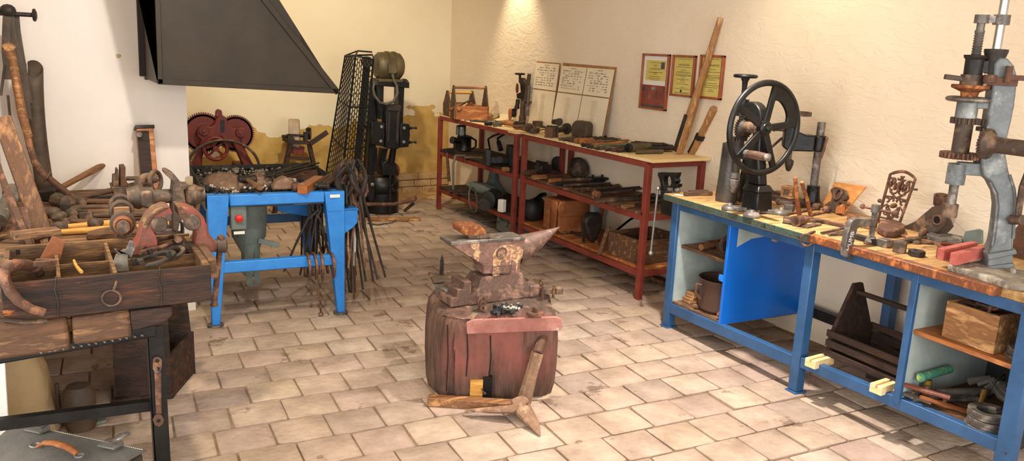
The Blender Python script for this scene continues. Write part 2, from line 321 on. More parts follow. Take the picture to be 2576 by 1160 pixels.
# ------------------------------------------------------------------ the room
CEI = 2.75; XL = -2.4; YF = -2.2; YJ = 3.35; XJ = -0.2
m = M().bx(XL-.2, XW+.2, YF-.2, YB+.2, -.12, -.009); struct('floor', m, 'mortar')
m = M(); ang = R(-3.7); ca, sa = math.cos(ang), math.sin(ang); T = .2335; r1 = random.Random(3)
for j in range(-2, 38):
    off = r1.uniform(.35, .65)*T if j % 2 else r1.uniform(-.1, .1)*T
    for i in range(-10, 24):
        cx = .413+off+i*T; cy = 3.705+(j-12)*.2215; w, h = T/2-.003, .2215/2-.003
        if not (-.4 < cx*ca-cy*sa*-1 < 9): pass
        wx, wy = cx*ca-cy*sa, cx*sa+cy*ca
        wx, wy = cx*math.cos(ang)-cy*math.sin(ang), cx*math.sin(ang)+cy*math.cos(ang)
        if not (XL < wx < XW-.05 and YF < wy < YB-.05): continue
        z = r1.uniform(-.0035, .0035); tl = [r1.uniform(-.003, .003) for _ in range(4)]; vs = []; fs = []
        q = [(cx+sx*(w+r1.uniform(-.003, .002)), cy+sy*(h+r1.uniform(-.003, .002))) for sx, sy in ((-1, -1), (1, -1), (1, 1), (-1, 1))]
        ring = []
        for k in range(4):                        # worn corners: three points each
            a, b, c = q[k-1], q[k], q[(k+1) % 4]
            for t in (.07,): ring.append((b[0]+(a[0]-b[0])*t, b[1]+(a[1]-b[1])*t)); ring.append((b[0]+(a[0]-b[0])*.015+(c[0]-b[0])*.015, b[1]+(a[1]-b[1])*.015+(c[1]-b[1])*.015)); ring.append((b[0]+(c[0]-b[0])*t, b[1]+(c[1]-b[1])*t))
        n = len(ring)
        for s, zz in ((1, -.03), (1, z-.008), (.985, z-.002), (.95, z)):
            for k, (px, py) in enumerate(ring): vs.append((cx+(px-cx)*s, cy+(py-cy)*s, zz+tl[k//3]*(1 if zz > -.02 else 0)))
        for a in range(3):
            for k in range(n): fs.append((a*n+k, a*n+(k+1) % n, (a+1)*n+(k+1) % n, (a+1)*n+k))
        fs.append(tuple(range(3*n, 4*n))); m.add([(x*math.cos(ang)-y*math.sin(ang), x*math.sin(ang)+y*math.cos(ang), zz) for x, y, zz in vs], fs)
fl = bpy.data.objects['floor']; struct('floor_tiles', m, 'tile', parent=fl)
struct('wall_right', M().bx(XW, XW+.2, YF-.2, YB+.2, -.02, CEI), 'plaster_right')
struct('wall_back', M().bx(XP-.4, XW, YB, YB+.2, -.02, CEI), 'plaster_back')
struct('wall_pier', M().bx(XJ-.3, XP, YP, YP+.55, -.02, CEI).bx(XJ-.3, XJ, YP+.55, YB, -.02, CEI), 'plaster_pier')
struct('wall_left', M().bx(XJ-.3, XJ, YJ, YP, -.02, CEI), 'plaster_pier')
struct('wall_side', M().bx(XL-.2, XL, YF, YJ+.2, -.02, .8).bx(XL-.2, XL, YF, YJ+.2, 2.2, CEI).bx(XL-.2, XL, YF, -1.2, .8, 2.2).bx(XL-.2, XL, 0.6, 1.2, .8, 2.2).bx(XL-.2, XL, 2.9, YJ+.2, .8, 2.2).bx(XL, XJ-.3, YJ, YJ+.2, -.02, CEI), 'plaster_plain')
struct('wall_front', M().bx(XL-.2, XW, YF-.2, YF, -.02, .7).bx(XL-.2, XW, YF-.2, YF, 2.4, CEI).bx(XL-.2, XL+.8, YF-.2, YF, .7, 2.4).bx(.3, .8, YF-.2, YF, .7, 2.4).bx(3.2, XW, YF-.2, YF, .7, 2.4), 'plaster_plain')
struct('ceiling', M().bx(XL-.2, XW+.2, YF-.2, YB+.2, CEI, CEI+.15), 'plaster_plain')
# bare bricks along the foot of the back wall, and the sloped screed in front of them
m = M(); r2 = random.Random(5)
for k in range(3):
    x = 1.0
    while x < XW-.02:
        w = r2.uniform(.2, .27); m.box((min(x+w/2, XW-.06), YB-.02, .06+k*.075), (w-.008, .05+r2.uniform(-.01, .012), .068)); x += w
struct('trim_1', m.jit(.006, 14, 2), 'brick_old', bev=.006)
m = M(); m.slab([(XP, YB, 0), (XP, YB-.32, 0), (XP, YB, .045)], (XW-XP, 0, 0)); struct('trim_2', m, 'brick_old')
# crumbling plaster foot and the white board at the left, under the bench
m = M(); m.lathe([(.19, 0), (.17, .12), (.14, .28), (.1, .42), (0.0, .46)], (XJ+.0, 3.72, -.005), n=18); m.jit(.05, 6, 3); struct('trim_3', m, 'plaster_rough')
struct('trim_4', M().slab([aty(u, v, YP-.0012) for u, v in ((466, 446), (476, 442), (485, 444), (487, 520), (478, 526), (468, 515), (471, 490), (463, 470))], (0, .001, 0)), 'plaster_rough')
struct('trim_5', M().slab([aty(u, v, YP-.0012) for u, v in ((291, 138), (296, 135), (304, 137), (305, 143), (299, 147), (293, 145))], (0, .001, 0)), 'plaster_rough')
# ------------------------------------------------------------------ light
def area(name, loc, target, sx, sy, power, col):
    l = bpy.data.lights.new(name, 'AREA'); l.shape = 'RECTANGLE'; l.size = sx; l.size_y = sy; l.energy = power; l.color = col
    o = bpy.data.objects.new(name, l); C.objects.link(o); o.location = loc; o.rotation_euler = (V(target)-V(loc)).to_track_quat('-Z', 'Y').to_euler()
def spot(name, loc, target, power, col, ang, blend=.5, r=.05):
    l = bpy.data.lights.new(name, 'SPOT'); l.energy = power; l.color = col; l.spot_size = R(ang); l.spot_blend = blend; l.shadow_soft_size = r
    o = bpy.data.objects.new(name, l); C.objects.link(o); o.location = loc; o.rotation_euler = (V(target)-V(loc)).to_track_quat('-Z', 'Y').to_euler()
area('window_daylight', (2.0, YF+.02, 1.6), (2.2, 4, .3), 2.3, 1.6, 110, (.93, .97, 1))
area('window_daylight', (-.9, YF+.02, 1.6), (-.3, 4, .6), 1.6, 1.6, 80, (.93, .97, 1))
area('window_daylight', (XL+.02, 2.05, 1.5), (3, 2.4, .8), 1.6, 1.3, 60, (.9, .96, 1))
area('window_daylight', (XL+.02, -.3, 1.5), (3, .6, .8), 1.7, 1.3, 60, (.9, .96, 1))
WARM = (1, .84, .56)
spot('spot_lamp', (3.72, 6.75, CEI-.12), (3.9, 6.7, 1.0), 70, WARM, 70, .8)
spot('spot_lamp', (3.3, 3.35, CEI-.12), (3.9, 3.1, 1.2), 26, WARM, 110, .9)
spot('spot_lamp', (1.9, 5.6, CEI-.12), (1.9, 8, .8), 170, (1, .88, .64), 120, .8)
spot('spot_lamp', (2.7, 2.9, CEI-.12), (2.75, 2.8, .0), 450, (1, .95, .9), 84, .9)
spot('spot_lamp', (.7, 2.6, CEI-.12), (.25, 4.9, 1.1), 120, (1, .96, .9), 120, .8)
spot('spot_lamp', (.15, 3.55, CEI-.12), (.2, 3.6, .8), 120, (1, .88, .62), 90, .8)
w = bpy.data.worlds.new('daylight'); bpy.context.scene.world = w; w.use_nodes = True
w.node_tree.nodes['Background'].inputs[0].default_value = (.9, .95, 1, 1); w.node_tree.nodes['Background'].inputs[1].default_value = 1.0
vs = bpy.context.scene.view_settings; vs.view_transform = 'Standard'; vs.look = 'None'; vs.gamma = 1; vs.exposure = 0.02; vs.use_curve_mapping = False
# ------------------------------------------------------------------ blue work bench along the right wall (local: s toward the camera, d toward the wall)
BP = V((3.215, 3.62, 0)); ES = V((-.047, -.9989, 0)); ED = V((.9989, -.047, 0)); BA = math.atan2(-.9989, -.047)
def bw(s, d, z=0): return BP+ES*s+ED*d+Z*z
def pd(pts, d): p = bw(0, d); return [on(u, v, p, ED) for u, v in pts]      # photo outline on the vertical plane at depth d of the bench
def psn(pts, s): p = bw(s, 0); return [on(u, v, p, ES) for u, v in pts]     # ... on the vertical plane across the bench at s
t = thing('workbench', 'long blue steel workbench with worn wooden top along the right wall', 'workbench', BP, BA)
top = M().bx(-.06, 1.1, .0, .72, .79, BZ).bx(1.1, 2.42, .035, .72, .79, BZ)
part('bench_top', top, 'bench_top', t, bev=.004)
part('edge_strip', M().bx(-.055, 1.07, -.006, .0, .795, BZ-.003), 'bench_edge_green', t, bev=.002, label='green and rust stained front edge')
part('edge_strip', M().bx(1.07, 2.0, -.012, .034, .796, BZ+.004), 'bench_edge', t, bev=.004, label='orange varnished front strip')
part('edge_strip', M().bx(2.11, 2.42, -.008, .034, .772, BZ-.002), 'wood_old', t, bev=.004, label='rough replacement block')
for s0, s1 in ((-.01, .047), (1.03, 1.085), (2.085, 2.15)):
    part('leg', M().bx(s0, s1, .03, .085, .012, .79).bx(s0-.008, s1+.008, .02, .1, 0, .012), 'blue_bench', t, bev=.004)
for s0, s1 in ((-.01, .047), (1.03, 1.085), (1.42, 1.52)):
    part('leg', M().bx(s0, s1, .66, .72, 0, .79), 'blue_bench', t, bev=.004)
part('apron', M().bx(.04, 2.2, .035, .075, .745, .79), 'blue_bench', t, bev=.003)
part('rail', M().hexa([(.047, .035, .10), (1.03, .035, .128), (1.03, .075, .128), (.047, .075, .10), (.047, .035, .163), (1.03, .035, .19), (1.03, .075, .19), (.047, .075, .163)]), 'blue_bench', t, bev=.003)
part('rail', M().hexa([(1.085, .035, .145), (2.085, .035, .178), (2.085, .075, .178), (1.085, .075, .145), (1.085, .035, .2), (2.085, .035, .232), (2.085, .075, .232), (1.085, .075, .2)]), 'blue_bench', t, bev=.003)
part('rail', M().bx(.5, 1.5, .64, .68, .18, .24), 'iron_black', t)
part('cabinet_panel', M().bx(.045, .06, .05, .66, .17, .79), 'cab_inside', t); part('cabinet_panel', M().bx(.06, .472, .64, .66, .17, .79), 'rubber_and_shade', t)  # back panel coloured black to stand for the shade inside
part('cabinet_floor', M().bx(.05, .485, .05, .66, .165, .18), 'wood_old', t)
part('shelf', M().bx(.06, .472, .07, .64, .515, .535), 'wood_old', t, bev=.002)
sp = part('side_panel', M().bx(.472, .492, .04, .66, .17, .77), 'blue_door', t, bev=.002, label='bright blue side panel with scratches')
part('light_patch', M().slab([(.4925, .1, .745), (.4925, .1, .62), (.4925, .2, .66), (.4925, .34, .67), (.4925, .44, .7), (.4925, .44, .745)], (.0012, 0, 0)), 'cab_inside', sp, label='patch of light painted along the top')  # patch of light on the panel, put in as a pale slab
part('latch', M().box((.465, .036, .44), (.03, .01, .035)).cyl((.458, .03, .44), (.458, .026, .44), .006, n=10), 'blue_forge', sp)
part('clip', M().box((.83, .03, .742), (.035, .012, .012)), 'steel', t)
part('cabinet_panel', M().bx(1.625, 1.645, .05, .66, .2, .79), 'cab_inside', t, label='pale blue inner wall of the right cabinet'); part('cabinet_panel', M().bx(1.645, 2.12, .64, .66, .2, .79), 'rubber_and_shade', t); part('cabinet_panel', M().bx(2.12, 2.14, .085, .66, .2, .79), 'rubber_and_shade', t)  # back and right panels blackened: interior shade put into their colour
part('divider', M().bx(1.618, 1.65, .03, .05, .19, .79), 'blue_bench', t, bev=.002)
part('cabinet_floor', M().bx(1.645, 2.12, .05, .64, .19, .215), 'wood_old', t)
part('shelf', M().bx(1.645, 2.12, .06, .64, .515, .535), 'wood_orange', t, bev=.002, label='orange wooden shelf')
# ---- contents of the left cabinet
def pot(name, label, s, d, z):
    t = thing(name, label, 'pot', bw(s, d, z), BA)
    part('body', M().lathe([(.105, 0), (.125, .02), (.125, .15), (.14, .2), (.134, .2), (.119, .15), (.115, .03), (0, .025)], n=32), 'enamel_pot', t)
    part('handle', M().tube([(-.03, -.125, .16), (-.045, -.155, .165), (-.045, -.155, .11), (-.03, -.128, .075)], .009, 8), 'iron_rust', t)
pot('cooking_pot', 'brown enamel pot in the bottom of the left cabinet', .3, .2, .18)
for k in range(2):
    one('wood_block', ('lower', 'upper')[k]+' wooden block beside the brown pot in the cabinet', 'block', M().box((0, 0, .016), (.07, .12, .03)), 'wood_crate', bev=.003, loc=bw(.115, .16+.02*k, .181+.032*k), rot=BA+.1*k)
def billet(label, s, d, z, L, r, a, mt): 
    one('stick', label, 'stick', M().tube([(-L/2, 0, r), (0, .004, r), (L/2, 0, r)], [r, r*.94, r*1.05], 9), mt, loc=bw(s, d, z), rot=BA+a)
billet('thick pale stick with cut end on the left cabinet shelf', .2, .2, .536, .24, .019, 1.75, 'wood_handle')
billet('darker stick behind the pale one on the cabinet shelf', .17, .3, .536, .26, .021, 1.6, 'wood_old')
billet('bent root piece by the horseshoe on the cabinet shelf', .3, .3, .536, .26, .027, 1.3, 'wood_handle_dark')
billet('thin metal tube at the left on the cabinet shelf', .1, .3, .536, .24, .008, 1.9, 'iron_grey')
billet('dark flat stick farthest right on the cabinet shelf', .4, .2, .536, .2, .014, 2.6, 'iron_dark')
def shoe(r, w, th, open_=70, n=22):
    o = []; i = []
    for k in range(n+1):
        a = R(-90+open_/2+(360-open_)*k/n); f = 1.12 if math.sin(a) < 0 else 1.0
        o.append(V((math.cos(a)*r, math.sin(a)*r*f, 0))); i.append(V((math.cos(a)*(r-w), math.sin(a)*(r-w)*f, 0)))
    m = M(); p = o+i[::-1]; N = len(o); vs = o+i+[x+Z*th for x in o]+[x+Z*th for x in i]; fs = []
    for k in range(n):
        a, b = k, k+1
        fs += [(a, N+a, N+b, b), (2*N+a, 2*N+b, 3*N+b, 3*N+a), (a, b, 2*N+b, 2*N+a), (N+a, 3*N+a, 3*N+b, N+b)]
    fs += [(0, 2*N, 3*N, N), (n, N+n, 3*N+n, 2*N+n)]
    return m.add(vs, fs)
one('horseshoe', 'horseshoe standing upright among the sticks on the cabinet shelf', 'horseshoe', shoe(.062, .02, .012), 'iron_brown', bev=.002, loc=bw(.37, .16, .6), rot=(R(90), 0, BA+1.2))
one('rag', 'pale crumpled scrap lying beside the brown pot', 'scrap', M().ell((0, 0, .03), (.035, .018, .03), 10, 6).tube([(.03, 0, .05), (.05, -.01, .04), (.045, -.015, .002)], .009, 6).jit(.012, 22, 1), 'leather_tan', loc=bw(.43, .1, .181))
# ---- contents of the right cabinet
def crate(name, label, loc, rot, L, W, H, mt, th=.016, mt2=None):
    t = thing(name, label, 'crate', loc, rot)
    for y in (-W/2+th/2, W/2-th/2): part('side_board', M().box((0, y, H/2), (L, th, H)), mt, t, bev=.003)
    for x in (-L/2+th/2, L/2-th/2): part('end_board', M().box((x, 0, H/2), (th, W-2*th-.001, H)), mt2 or mt, t, bev=.003)
    part('floor_board', M().box((0, 0, .008), (L-2*th-.001, W-2*th-.001, .014)), mt, t); return t
crate('wooden_crate', 'worn wooden crate heaped with old iron on the bench shelf', bw(1.865, .22, .536), BA, .225, .26, .16, 'wood_crate')
for k, (a, b, z, an, an2) in enumerate(((-.05, -.05, .13, .4, .5), (.03, -.06, .14, -.3, 2.2), (-.04, .05, .14, .2, 1.2), (.05, .03, .15, -.4, .1), (0, 0, .155, .1, 2.8))):
    one('horseshoe', ('front left', 'front right', 'back left', 'back right', 'topmost')[k]+' horseshoe in the crate on the bench shelf', 'horseshoe', shoe(.05, .018, .01), 'iron_rust', bev=.002, loc=bw(1.865+a, .2+b, .536+z), rot=(an, an*.6, BA+an2))
one('iron_spike', 'thin iron spike sticking out of the crate of horseshoes', 'spike', M().cyl((0, 0, 0), (.05, -.05, .09), .008, .006), 'iron_rust', loc=bw(1.89, .14, .64), rot=BA)
def stack(label, s, d, z, n, r, lab2):
    for k in range(n):
        one('horseshoe', '%s horseshoe of the stack %s' % (['bottom', 'second', 'third', 'fourth', 'fifth', 'topmost'][k if k < n-1 else 5], lab2), 'horseshoe', shoe(r, .032, .016, 60), 'iron_grey', bev=.002, loc=bw(s+.004*(k % 3-1), d+.005*(k % 2), z+.0165*k), rot=BA+R(150)+.12*(k % 3-1), group=label)
stack('horseshoes stacked on the cabinet floor', 1.985, .12, .216, 5, .075, 'on the cabinet floor at the bench end')
stack('horseshoes stacked on the orange shelf', 2.06, .17, .536, 3, .07, 'beside the crate on the orange shelf')
t = thing('pipe_tee', 'green stained pipe tee standing in the right cabinet', 'pipe fitting', bw(1.685, .16, .216), BA)
part('run', M().lathe([(.01, 0), (.018, 0), (.018, .2), (.01, .2)], (0, -.06, .105), (0, 1, .05), 16).torus((0, -.058, .105), .016, .005, (0, 1, 0), 16, 6), 'green_pipe', t)
part('branch', M().cyl((0, 0, .085), (0, 0, 0), .016, .017), 'brass', t)
def lever(label, s, d, z, L, a, mt, ry=0, rx=0):
    t = thing('tap_lever', label, 'lever', bw(s, d, z), (rx, ry, BA+a))
    part('bar', M().tube([(-L/2, 0, .018), (-L*.2, 0, .018), (0, 0, .018), (L*.25, 0, .018), (L/2, 0, .018)], [.013, .015, .02, .015, .017], 10, flat=.7), mt, t)
    part('bolt', M().cyl((0, 0, .014), (0, 0, .043), .009, n=10), 'iron_rust', t)
lever('red double lever lying on top of the pipes', 1.73, .09, .26, .19, .35, 'red_vice')
lever('pale jointed lever at the cabinet front edge', 1.68, .075, .217, .16, .3, 'iron_grey')
lever('wooden handled lever slanting toward the cabinet corner', 1.79, .12, .22, .19, .85, 'leather_tan', ry=.2)
for k, (s, d, a, r) in enumerate(((1.75, .2, 1.2, .012), (1.77, .25, 1.35, .018), (1.8, .28, 1.25, .016))):
    one('steel_pipe', ('thin', 'thick', 'rear')[k]+' grey pipe end behind the red lever', 'pipe', M().lathe([(r*.65, 0), (r, 0), (r, .3), (r*.65, .3)], (-.15, 0, r), (1, 0, 0), 14), 'iron_grey', loc=bw(s, d, .217+.02*k), rot=BA+a)
t = thing('hose', 'bundle of dark hose tied together in the right cabinet', 'hose', bw(1.93, .3, .216), BA)
for k in range(5):
    part('hose_turn', M().tube([(-.14+.02*k, -.02+.03*k, .1-.01*k), (-.1+.02*k, .05, .12), (-.02, .02+.02*k, .075+.012*k), (.08, .02+.025*k, .05+.01*k), (.16, -.01+.03*k, .03+.012*k)], .016, 8), 'hose_grey', t)
part('tie', M().torus((-.06, .045, .1), .06, .004, (1, .2, -.3), 20, 6), 'iron_dark', t)
part('nozzle', M().tube([(-.05, -.05, .1), (-.03, -.1, .05), (.01, -.13, .02)], [.012, .01, .008], 8), 'brass', t)
# ---- slatted tool carrier between the legs, on its two blocks
t = thing('slatted_carrier', 'dark slatted wooden tool carrier on the bottom rail of the bench', 'tool carrier', bw(1.36, .28, .225), BA)
for x in (-.2, .2):
    part('end_board', M().slab([(x-.009, -.15, 0), (x-.009, .15, 0), (x-.009, .15, .1), (x-.009, .03, .36), (x-.009, -.03, .36), (x-.009, -.15, .1)], (.018, 0, 0)), 'wood_dark', t, bev=.002)
part('handle', M().cyl((-.19, 0, .315), (.19, 0, .315), .013), 'wood_dark', t)
for y in (-.157, .157):
    for z in (.018, .068, .118): part('slat', M().box((0, y, z), (.42, .012, .034)), 'wood_dark', t, bev=.002)
part('slat', M().bx(-.19, .19, -.14, -.04, .0, .01).bx(-.19, .19, .04, .14, 0, .01), 'wood_dark', t)
for k, (s, lab) in enumerate(((1.17, 'far'), (1.545, 'near'))):
    tt = one('wood_block', 'pale notched wooden block under the %s end of the slatted carrier' % lab, 'block', M().bx(-.03, -.006, -.05, .1, 0, .042).bx(-.006, .006, -.05, .1, 0, .024).bx(.006, .03, -.05, .1, 0, .042), 'wood_pale', bev=.002, loc=bw(s, .05, .185+.02*k), rot=BA+.1)
for k, (s, d, h, w) in enumerate(((1.35, .52, .2, .5), (1.2, .6, .12, .2))):
    one('scrap_plate', ('long', 'short')[k]+' dark steel sheet leaning at the wall under the bench', 'sheet', M().slab([(-w/2, 0, 0), (w/2, 0, 0), (w/2, 0, h*.8), (w*.3, 0, h), (-w*.1, 0, h*.85), (-w/2, 0, h*.9)], (0, .006, 0)), 'iron_dark', loc=bw(s, d, .0+.02), rot=(-.12, 0, BA))
# ------------------------------------------------------------------ hand-cranked drill press with the big flywheel
S0, D0 = .55, .14
t = thing('drill_press', 'black hand-cranked drill press with large five-spoked flywheel', 'drill press', bw(S0, D0, BZ), BA)
def q(s, d, z): return V((s-S0, d-D0, z-BZ))
m = M()
for s, d in ((.47, .04), (.66, .02), (.49, .26), (.65, .24)): m.lathe([(.045, 0), (.045, .012), (.036, .024), (0, .028)], q(s, d, BZ), n=14); m.beam(q(.56, .14, BZ+.014), q(s, d, BZ+.012), .06, .024)
part('foot', m, 'iron_grey', t, bev=.003, label='grey worn four-lobed foot')
m = M()
for s, d in ((.47, .04), (.66, .02), (.49, .26), (.65, .24)): m.cyl(q(s, d, BZ+.026), q(s, d, BZ+.038), .012, n=6)
part('nut', m, 'steel', t)
m = M().hexa([q(*a) for a in ((.505, .085, BZ+.015), (.625, .085, BZ+.015), (.625, .2, BZ+.015), (.505, .2, BZ+.015), (.51, .09, .95), (.62, .09, .95), (.62, .19, .95), (.51, .19, .95))])
m.hexa([q(*a) for a in ((.5, .08, .95), (.63, .08, .95), (.63, .2, .95), (.5, .2, .95), (.505, .1, .985), (.61, .1, .985), (.61, .18, .985), (.505, .18, .985))])
part('pedestal', m, 'iron_black', t, bev=.006)
prof = [(.505, .985), (.605, .985), (.59, 1.05), (.575, 1.12), (.565, 1.3)] + [(.475+.09*math.cos(R(a)), 1.32+.1*math.sin(R(a))) for a in range(0, 121, 15)] + [(.415, 1.4), (.35, 1.41), (.345, 1.35), (.41, 1.345)] + [(.475+.035*math.cos(R(a)), 1.31+.04*math.sin(R(a))) for a in range(120, -1, -20)] + [(.512, 1.2), (.5, 1.12), (.49, 1.1)]
part('frame', M().slab([q(s, .105, z) for s, z in prof], (0, .06, 0)), 'iron_black', t, bev=.008)
part('bearing', M().cyl(q(.385, .135, 1.335), q(.385, .135, 1.425), .034), 'iron_black', t); part('bearing', M().cyl(q(.385, .135, 1.1), q(.385, .135, 1.155), .033).beam(q(.5, .135, 1.125), q(.39, .135, 1.125), .04, .04), 'iron_black', t)
part('spindle', M().cyl(q(.385, .135, .97), q(.385, .135, 1.53), .013).cyl(q(.385, .135, 1.0), q(.385, .135, 1.09), .022).cyl(q(.385, .135, 1.15), q(.385, .135, 1.21), .03), 'iron_dark', t)
part('feed_screw', M().lathe([(.013, 0)]+[(.0115+.004*(k % 2), .004*k+.004) for k in range(30)]+[(.012, .13)], q(.385, .135, 1.42), n=12), 'iron_dark', t)
part('chuck', M().lathe([(.012, -.018), (.02, 0), (.028, .03), (.028, .055), (.02, .062), (.012, .064)], q(.385, .135, .925), n=16).cyl(q(.385, .135, .99), q(.385, .135, 1.02), .028, n=6), 'iron_grey', t)
hw = part('hand_wheel', M().torus(q(.385, .135, 1.55), .055, .011, n=30, m=10, flat=.9).lathe([(.014, -.05), (.016, -.02), (.026, 0), (.026, .014), (.012, .02)], q(.385, .135, 1.54), n=14), 'iron_black', t)
m = M()
for k in range(3): a = R(120*k+20); m.beam(q(.385, .135, 1.55), q(.385+.05*math.cos(a), .135+.05*math.sin(a), 1.55), .02, .01)
part('spoke', m, 'iron_black', hw)
part('bevel_gear', M().gear(q(.415, .13, 1.27), (1, 0, 0), .052, .062, 26, .02).lathe([(.05, 0), (.036, .03), (.024, .034)], q(.424, .13, 1.27), (1, 0, 0), 20), 'iron_dark', t)
part('bevel_gear', M().gear(q(.385, .135, 1.21), (0, 0, 1), .034, .044, 18, .02), 'iron_dark', t)
WS, WD, WZ = .6, .1, 1.29
part('shaft', M().cyl(q(.42, .125, 1.275), q(WS, WD, WZ), .024).cyl(q(.44, .122, 1.277), q(.55, .107, 1.288), .032), 'iron_brown', t)
fw = part('flywheel', M().torus(q(WS, WD, WZ), .236, .017, (1, 0, 0), 64, 12, flat=.85), 'iron_black', t)
wc = q(WS, WD, WZ)
def wp(r, a): return wc+V((0, math.cos(R(a))*r, math.sin(R(a))*r))
for k in range(5):
    a = 78-72*k
    part('spoke', M().slab([wp(.03, a-38)+X*.009, wp(.232, a-4.5)+X*.009, wp(.232, a+4.5)+X*.009, wp(.03, a+38)+X*.009], (-.018, 0, 0)), 'iron_black', fw, bev=.004)
part('balance_weight', M().slab([wp(.236, a)+X*.01 for a in range(4, 80, 5)]+[wp(.165-.03*abs((a-42)/36)**4, a)+X*.01 for a in range(79, 3, -5)], (-.02, 0, 0)), 'iron_black', fw, bev=.004)
part('hub', M().lathe([(.02, -.02), (.04, -.016), (.04, .014), (.03, .018), (.028, .022), (.014, .024), (.014, .036), (.006, .042)], wc, (1, 0, 0), 24), 'iron_black', fw)
ch = wp(.175, 227)
gr = part('crank_handle', M().lathe([(.015, 0), (.02, .02), (.0215, .07), (.02, .12), (.017, .14)], ch+X*.02, (1, 0, 0), 18), 'wood_handle_dark', fw, label='brown wooden crank grip')
part('cap', M().lathe([(.02, .139), (.021, .15), (.012, .158), (0, .16)], ch+X*.02, (1, 0, 0), 18).cyl(ch-X*.01, ch+X*.03, .02), 'iron_grey', fw)
# ------------------------------------------------------------------ second drill on a round column, by the wall
cxy = bw(.5, .63, 0); t = thing('drill_stand', 'black drill head clamped on a steel column at the wall', 'drill stand', V((cxy.x, cxy.y, BZ)), BA)
g = V((-.62, -.78, 0)); g2 = V((.78, -.62, 0))          # local: from the column toward the room and away
def k2(a, b, z): return g*a+g2*b+Z*(z-BZ)
part('base', M().hexa([k2(-.06, -.05, BZ), k2(.2, -.07, BZ), k2(.2, .07, BZ), k2(-.06, .05, BZ), k2(-.055, -.045, BZ+.026), k2(.19, -.065, BZ+.022), k2(.19, .065, BZ+.022), k2(-.055, .045, BZ+.026)]), 'iron_brown', t, bev=.004)
part('socket', M().lathe([(.05, .02), (.042, .05), (.036, .1), (.037, .115), (.024, .118)], n=18).cyl(k2(.0, .03, .925), k2(.0, .06, .925), .012), 'iron_black', t)
part('column', M().cyl((0, 0, .11), (0, 0, 1.31-BZ), .0225, n=20), 'iron_grey', t, label='bare steel column')
m = M().cyl(k2(0, 0, 1.145), k2(0, 0, 1.235), .038, n=18)
hd = [(.03, 1.145), (.17, 1.14), (.2, 1.16), (.2, 1.27), (.18, 1.29), (.14, 1.29), (.12, 1.25), (.08, 1.235), (.03, 1.235)]
m.slab([k2(a, -.045, z) for a, z in hd], g2*.09)
part('head', m, 'iron_black', t, bev=.008)
part('clamp_lever', M().tube([k2(-.03, .05, 1.225), k2(-.02, .055, 1.16), k2(-.01, .055, 1.11)], .007, 8).cyl(k2(-.03, -.04, 1.225), k2(-.03, .055, 1.225), .009), 'iron_rust', t)
part('spindle', M().cyl(k2(.15, 0, 1.07), k2(.15, 0, 1.34), .01), 'iron_grey', t)
part('chuck', M().lathe([(.007, 0), (.014, .008), (.024, .04), (.024, .062), (.012, .07)], k2(.15, 0, 1.02), n=14), 'iron_dark', t)
part('pulley', M().lathe([(.058, 0), (.07, 0), (.07, .022), (.058, .022), (.058, 0)], k2(.13, 0, 1.34), n=30).cyl(k2(.13, 0, 1.345), k2(.13, 0, 1.36), .012), 'iron_brown', t)
m = M()
for k in range(4): a = R(45+90*k); m.beam(k2(.13, 0, 1.35), k2(.13, 0, 1.35)+V((math.cos(a), math.sin(a), 0))*.06, .01, .006)
part('spoke', m, 'iron_brown', t)
part('feed_lever', M().tube([k2(.17, -.05, 1.22), k2(.2, -.06, 1.2), k2(.26, -.08, 1.13), k2(.3, -.09, 1.08)], .0075, 8).cyl(k2(.17, -.06, 1.22), k2(.17, .0, 1.22), .016), 'iron_brown', t)
part('oil_cup', M().cyl(k2(.2, -.02, 1.25), k2(.25, -.02, 1.25), .006).lathe([(.006, 0), (.011, .006), (.011, .01)], k2(.245, -.02, 1.25), g, 10), 'iron_brown', t)
# ------------------------------------------------------------------ tall geared press at the right end
PC = bw(1.85, .25, 0); PN = (ES*.75-ED*.66).normalized(); PG = (ES*-.66-ED*.75).normalized()
def pp(u, v, off=0.0): return on(u, v, PC+PN*off, PN)
t = thing('geared_press', 'tall grey cast-iron geared press at the near end of the bench', 'press', V((PC.x, PC.y, BZ)), 0, world=True)
m = M(); base = [atz(2384, 664, BZ+.03), atz(2470, 690, BZ+.03)+V((0, 0, 0)), atz(2545, 712, BZ+.03), atz(2590, 716, BZ+.03), atz(2600, 690, BZ+.03), atz(2560, 672, BZ+.03), atz(2480, 648, BZ+.03), atz(2430, 645, BZ+.03)]
m.slab(base, (0, 0, -.03)); part('base', m, 'press_dirty', t, bev=.006, label='dusty cast base plate')
part('bolt', M().cyl(atz(2548, 686, BZ+.03), atz(2548, 686, BZ+.03)+Z*.014, .011, n=6), 'steel', t)
side = [(2486, 640), (2496, 620), (2500, 606), (2507, 560), (2511, 520), (2507, 487), (2492, 458), (2472, 440), (2468, 400), (2482, 330), (2492, 260), (2500, 200), (2503, 160), (2515, 145), (2535, 146), (2552, 165), (2560, 195), (2556, 240), (2546, 300), (2534, 350), (2530, 385), (2538, 430), (2551, 475), (2555, 508), (2552, 550), (2549, 600), (2547, 640)]
pts = [pp(u, v, .045) for u, v in side]; part('frame', M().slab(pts, PN*-.09), 'press_grey', t, bev=.007)
ridge = [(2516, 420), (2540, 440), (2551, 475), (2555, 508), (2552, 550), (2549, 600)]
part('rib', M().tube([pp(u, v, .047) for u, v in ridge[1:]], .006, 8).tube([pp(u, v, .047) for u, v in ((2496, 618), (2503, 570), (2508, 520), (2504, 488), (2490, 458))], .005, 8), 'press_grey', t)
